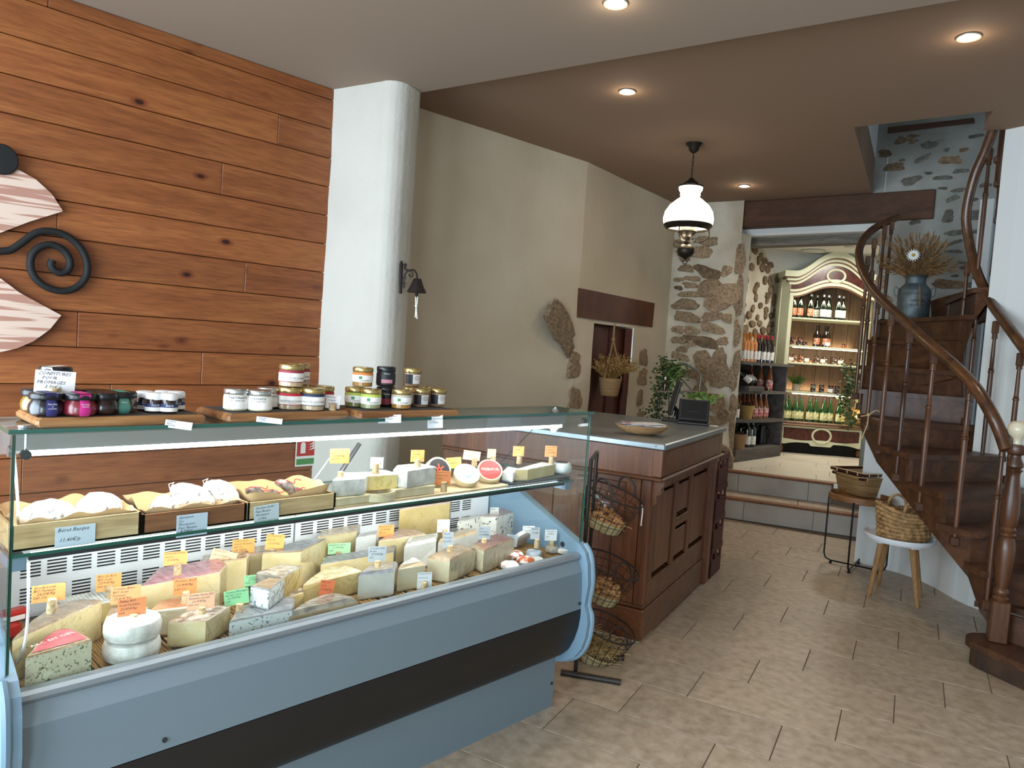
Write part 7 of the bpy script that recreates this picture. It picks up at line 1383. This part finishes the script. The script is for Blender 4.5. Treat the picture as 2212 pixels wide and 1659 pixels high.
for i in range(300):
    side_ = rnd.choice((-1, 1)); ang = side_ * rnd.uniform(.05, 1.05); bk2 = rnd.uniform(-.28, .28); l = rnd.uniform(.20, .36) * (1.1 if abs(ang) < .6 else .85)
    d = (tm * math.sin(ang) + Vector((0, 0, 1)) * math.cos(ang) + fm * bk2).normalized(); o = top_ + tm * rnd.uniform(-.05, .05) + fm * rnd.uniform(-.04, .04); p1 = o + d * l * .6; p2 = o + d * l + Vector((0, 0, -.05 * abs(ang)))
    b.tube([o, p1, p2], .0016, 3)
    for q in range(5):
        e = p2.lerp(p1, q * .07); dd = ((p2 - p1).normalized() + Vector((rnd.uniform(-.4, .4), rnd.uniform(-.4, .4), rnd.uniform(-.4, .4)))).normalized() * .018; sd2 = dd.orthogonal().normalized() * .0045; b._add([e - dd, e + sd2, e + dd, e - sd2], [(0, 1, 2), (0, 2, 3)])
o_ = b.ob('wheat_stalks', m_wht, wt); o_['kind'] = 'stuff'
dc = atd(1973, 551, depth(mc) - .12); b = B()
for i in range(16): a = i * .3927; v = (tm * math.cos(a) + Vector((0, 0, 1)) * math.sin(a)); b._add([dc, dc + v * .03 + fm.cross(v) * .006, dc + v * .052, dc + v * .03 - fm.cross(v) * .006], [(0, 1, 2, 3)])
dy = b.ob('daisy_petals', mat('white_petal', '#d9dcd6', .6), wt); dy['kind'] = 'stuff'; B().sphere(dc + fm * .003, .013, 10, 6).ob('daisy_eye', mat('daisy_yellow', '#b59a3c', .7), wt, smooth=True)
B().tube([dc, top_], .002, 5).ob('daisy_stem', m_wht, wt)
ear = [atd(1987, y, depth(mc) - .13) for y in (615, 630, 650, 664)]; b = B(); b.tube(ear, .007, 6, rs=[.002, .008, .008, .002]); b.ob('hanging_ear', m_wht, wt)
# ---- small round side table with black wire legs
m_bw = mat('black_wire', '#111214', .4, .5); m_oak = wood('light_oak_tray', '#8a5c34', '#a4754a', '#6b4526', .5, 'x')
fA, fB_, fC, fD = atz(1775, 1212, .0), atz(1817, 1200, 0), atz(1916, 1243, 0), atz(1880, 1250, 0)
tcx = (fA + fC) / 2; rad_ = (fA - fC).length / 2 - .01; ztab = zfor(fA, 1066)
tab = thing('side_table', 'round oak tray table with thin black wire legs holding baskets', 'side table', (tcx.x, tcx.y, 0))
B().lathe([(.001, ztab - .012), (rad_ - .004, ztab - .012), (rad_, ztab - .008), (rad_, ztab + .03), (rad_ - .008, ztab + .03), (rad_ - .008, ztab - .002), (.001, ztab - .002)], (tcx.x, tcx.y, 0), 40).ob('tray_top', m_oak, tab, smooth=True)
for d0 in ((fA - tcx).normalized(), Matrix.Rotation(R(90), 3, 'Z') @ (fA - tcx).normalized()):
    P_ = [tcx + d0 * rad_ + Vector((0, 0, ztab)), tcx + d0 * rad_ + Vector((0, 0, .07)), tcx + d0 * (rad_ - .012) + Vector((0, 0, .035)), tcx + d0 * (rad_ - .05) + Vector((0, 0, .022)), tcx - d0 * (rad_ - .05) + Vector((0, 0, .022)), tcx - d0 * (rad_ - .012) + Vector((0, 0, .035)), tcx - d0 * rad_ + Vector((0, 0, .07)), tcx - d0 * rad_ + Vector((0, 0, ztab))]
    B().tube(P_, .0065, 8).ob('wire_leg', m_bw, tab, smooth=True)
    for sg3 in (-1, 1): B().lathe([(.011, 0), (.012, .006), (.006, .018)], tuple(tcx + d0 * sg3 * (rad_ - .05)), 10).ob('foot_pad', m_bw, tab)
# two nested rectangular baskets on it
m_rat = mat('rattan', '#a88556', .7, col2='#7d5e38', scale=3, stretch=(1, 1, 60), lo=.4, hi=.6, bump=.3); m_slat = mat('dark_red_slats', '#3d1c12', .5); m_cane = mat('pale_cane', '#cdb083', .6)
bz = ztab - .001; bcx = atz(1872, 1066, bz); brz = R(62)
rb_ = thing('rattan_basket', 'rounded rattan basket on the round side table', 'basket', (bcx.x, bcx.y, bz), brz)
w1_, d1_ = .205, .165
def rr_ring(w, d, z, e=4.0, n=36): return [Vector((math.copysign(abs(math.cos(q)) ** (2 / e), math.cos(q)) * w, math.copysign(abs(math.sin(q)) ** (2 / e), math.sin(q)) * d, z)) for q in [6.2832 * i / n for i in range(n)]]
nlay = 14
for k in range(nlay):
    f = k / (nlay - 1); B().tube(rr_ring(w1_ * (.88 + .14 * f), d1_ * (.88 + .14 * f), .008 + .0105 * k), .0058, 6, closed=True).ob('rattan_coil', m_rat, rb_, local=True, smooth=True)
b = B(); b.poly(rr_ring(w1_ * .87, d1_ * .87, .006)); b.ob('basket_floor', m_rat, rb_, local=True)
B().box((.04, -d1_ * 1.03, .10), (.022, .001, .028)).ob('price_tag', m_lw, rb_, local=True)
for j, (z, k_, lab) in enumerate(((bz + .125, 1.0, 'lower of two dark slatted trays stacked in the rattan basket'), (bz + .158, 1.06, 'upper of two dark slatted trays stacked in the rattan basket'))):
    sl_ = thing('slatted_tray', lab, 'basket', (bcx.x, bcx.y, z), brz + .05 * j, group='dark slatted trays')
    W2, D2 = .198 * k_, .155 * k_
    for (lo, hi) in (((-W2, -D2, 0), (W2, -D2 + .004, .02)), ((-W2, D2 - .004, 0), (W2, D2, .02)), ((-W2, -D2, 0), (-W2 + .004, D2, .02)), ((W2 - .004, -D2, 0), (W2, D2, .02))): B().bbox(lo, hi).ob('slat', m_slat, sl_, local=True)
    B().tube([Vector(p) + Vector((0, 0, .021)) for p in rr_ring(W2, D2, 0, 30, 40)], .0035, 6, closed=True).ob('rim_cane', m_cane, sl_, local=True)
    for sx in (-.8, -.4, 0, .4, .8):
        for sd3 in (-1, 1): B().bbox((sx * W2 - .004, sd3 * (D2 + .001) - .002, -.002), (sx * W2 + .004, sd3 * (D2 + .001) + .002, .024)).ob('cane_tie', m_cane, sl_, local=True)
    for sy in (-.6, 0, .6):
        for sd3 in (-1, 1): B().bbox((sd3 * (W2 + .001) - .002, sy * D2 - .004, -.002), (sd3 * (W2 + .001) + .002, sy * D2 + .004, .024)).ob('cane_tie', m_cane, sl_, local=True)
    B().bbox((-W2 + .004, -D2 + .004, .0), (W2 - .004, D2 - .004, .003)).ob('tray_floor', mat('woven_floor', '#8a7048', .8, col2='#6b5432', scale=60), sl_, local=True)
q = atz(1812, 1056, bz + .012); t = thing('table_card', 'white printed card in a wooden block on the side table', 'price card', (q.x, q.y, bz), R(30)); B().box((0, 0, .03), (.075, .001, .036)).ob('card', m_lw, t, local=True); B().rbox((0, 0, .008), (.016, .014, .018), .002).ob('block', m_cork, t, local=True)
# ---- white stool with wooden legs and the seagrass basket
fl4 = [atz(1876, 1288, 0), atz(1897, 1263, 0), atz(1981, 1312, 0), atz(1988, 1291, 0)]
stc = atz(1943, 1160, .425); zs_ = .425; cst = sum([Vector((p.x, p.y, 0)) for p in fl4], Vector()) / 4
cst = Vector((stc.x, stc.y, 0))
stl = thing('white_stool', 'white round tray stool with four pale wooden legs', 'stool', cst)
rS = 70 * mpp(stc); B().lathe([(.001, zs_ - .02), (rS * .93, zs_ - .02), (rS, zs_ - .004), (rS * 1.01, zs_ + .016), (rS * .985, zs_ + .016), (rS * .95, zs_ - .004), (.001, zs_ - .006)], tuple(cst), 44).ob('tray_seat', mat('white_lacquer', '#dfe3e6', .35), stl, smooth=True)
m_leg = wood('pale_beech_leg', '#9a7247', '#b58d60', None, .55, 'z')
fm4 = sum(fl4, Vector()) / 4
for p in fl4:
    tp = cst + (p - fm4) * .62 + Vector((0, 0, zs_ - .03)); B().cyl((p.x, p.y, 0), tp, .013, .019, 14).ob('leg', m_leg, stl, smooth=True); B().rbox(tp, (.07, .06, .014), .004, rz=math.atan2(p.y - fm4.y, p.x - fm4.x)).ob('leg_bracket', mat('white_lacquer', '#dfe3e6', .35), stl)
m_sg = mat('seagrass_braid', '#b28c5c', .75, col2='#80603a', scale=30, lo=.35, hi=.65, bump=.3)
bkc = Vector((cst.x, cst.y, zs_ - .004)) + Vector((.015, .01, 0)); skb = thing('seagrass_basket', 'oval braided seagrass basket with two handles on the white stool', 'basket', bkc, R(40))
W3, D3, H3 = .158, .110, .175
for k in range(8):
    f = k / 7; z = .012 + f * H3; w = W3 * (.88 + .16 * f); d = D3 * (.88 + .16 * f); sag = .028
    n = 60; pts = []; rs = []
    for i in range(n):
        q = 6.2832 * i / n; zz = z + sag * f * (math.cos(2 * q)) * .8; pts.append(Vector((w * math.cos(q), d * math.sin(q), max(.008, zz)))); rs.append(.0135 * (1 + .30 * math.sin(i * 2.1 + k * 1.5)))
    B().tube(pts, .01, 7, closed=True, rs=rs).ob('braid_row', m_sg, skb, local=True, smooth=True)
b = B(); b.poly([(W3 * .86 * math.cos(q * .2618), D3 * .86 * math.sin(q * .2618), .006) for q in range(24)]); b.ob('basket_floor', m_sg, skb, local=True)
for sy in (-1, 1): B().tube(bez([(W3 * -.35, sy * D3 * 1.0, H3 * .85), (W3 * -.3, sy * D3 * 1.02, H3 * 1.25), (0, sy * D3 * 1.0, H3 * 1.42), (W3 * .3, sy * D3 * 1.02, H3 * 1.25), (W3 * .35, sy * D3 * 1.0, H3 * .85)], 5), .009, 8).ob('handle', m_sg, skb, local=True, smooth=True)
rnd = random.Random(17); b = B()
for _ in range(90): q = Vector((rnd.uniform(-.8, .8) * W3, rnd.uniform(-.7, .7) * D3, H3 * .75 + rnd.uniform(0, .03))); d = Vector((rnd.uniform(-1, 1), rnd.uniform(-1, 1), rnd.uniform(-.1, .5))).normalized() * rnd.uniform(.02, .045); b.tube([q - d, q, q + d], .0013, 3)
o_ = b.ob('straw_filling', m_strawy, skb, local=True); o_['kind'] = 'stuff'
# twine bow tied on the stair string
p = atd(1876, 896, 4.75); t = thing('twine_bow', 'raffia bow tied to a baluster of the stairs', 'bow', p); B().tube(bez([p + CR * -.05 + Vector((0, 0, -.01)), p, p + CR * .045 + Vector((0, 0, .028)), p + CR * .07 + Vector((0, 0, .02))], 5), .004, 6).ob('ribbon', mat('raffia', '#b59b70', .8), t); B().tube([p + Vector((0, 0, .01)), p + Vector((0, 0, -.06)), p + CR * -.03 + Vector((0, 0, -.16))], .004, 6).ob('tail', mat('raffia', '#b59b70', .8), t); B().sphere(p, .012, 8, 6).ob('knot', mat('raffia', '#b59b70', .8), t)
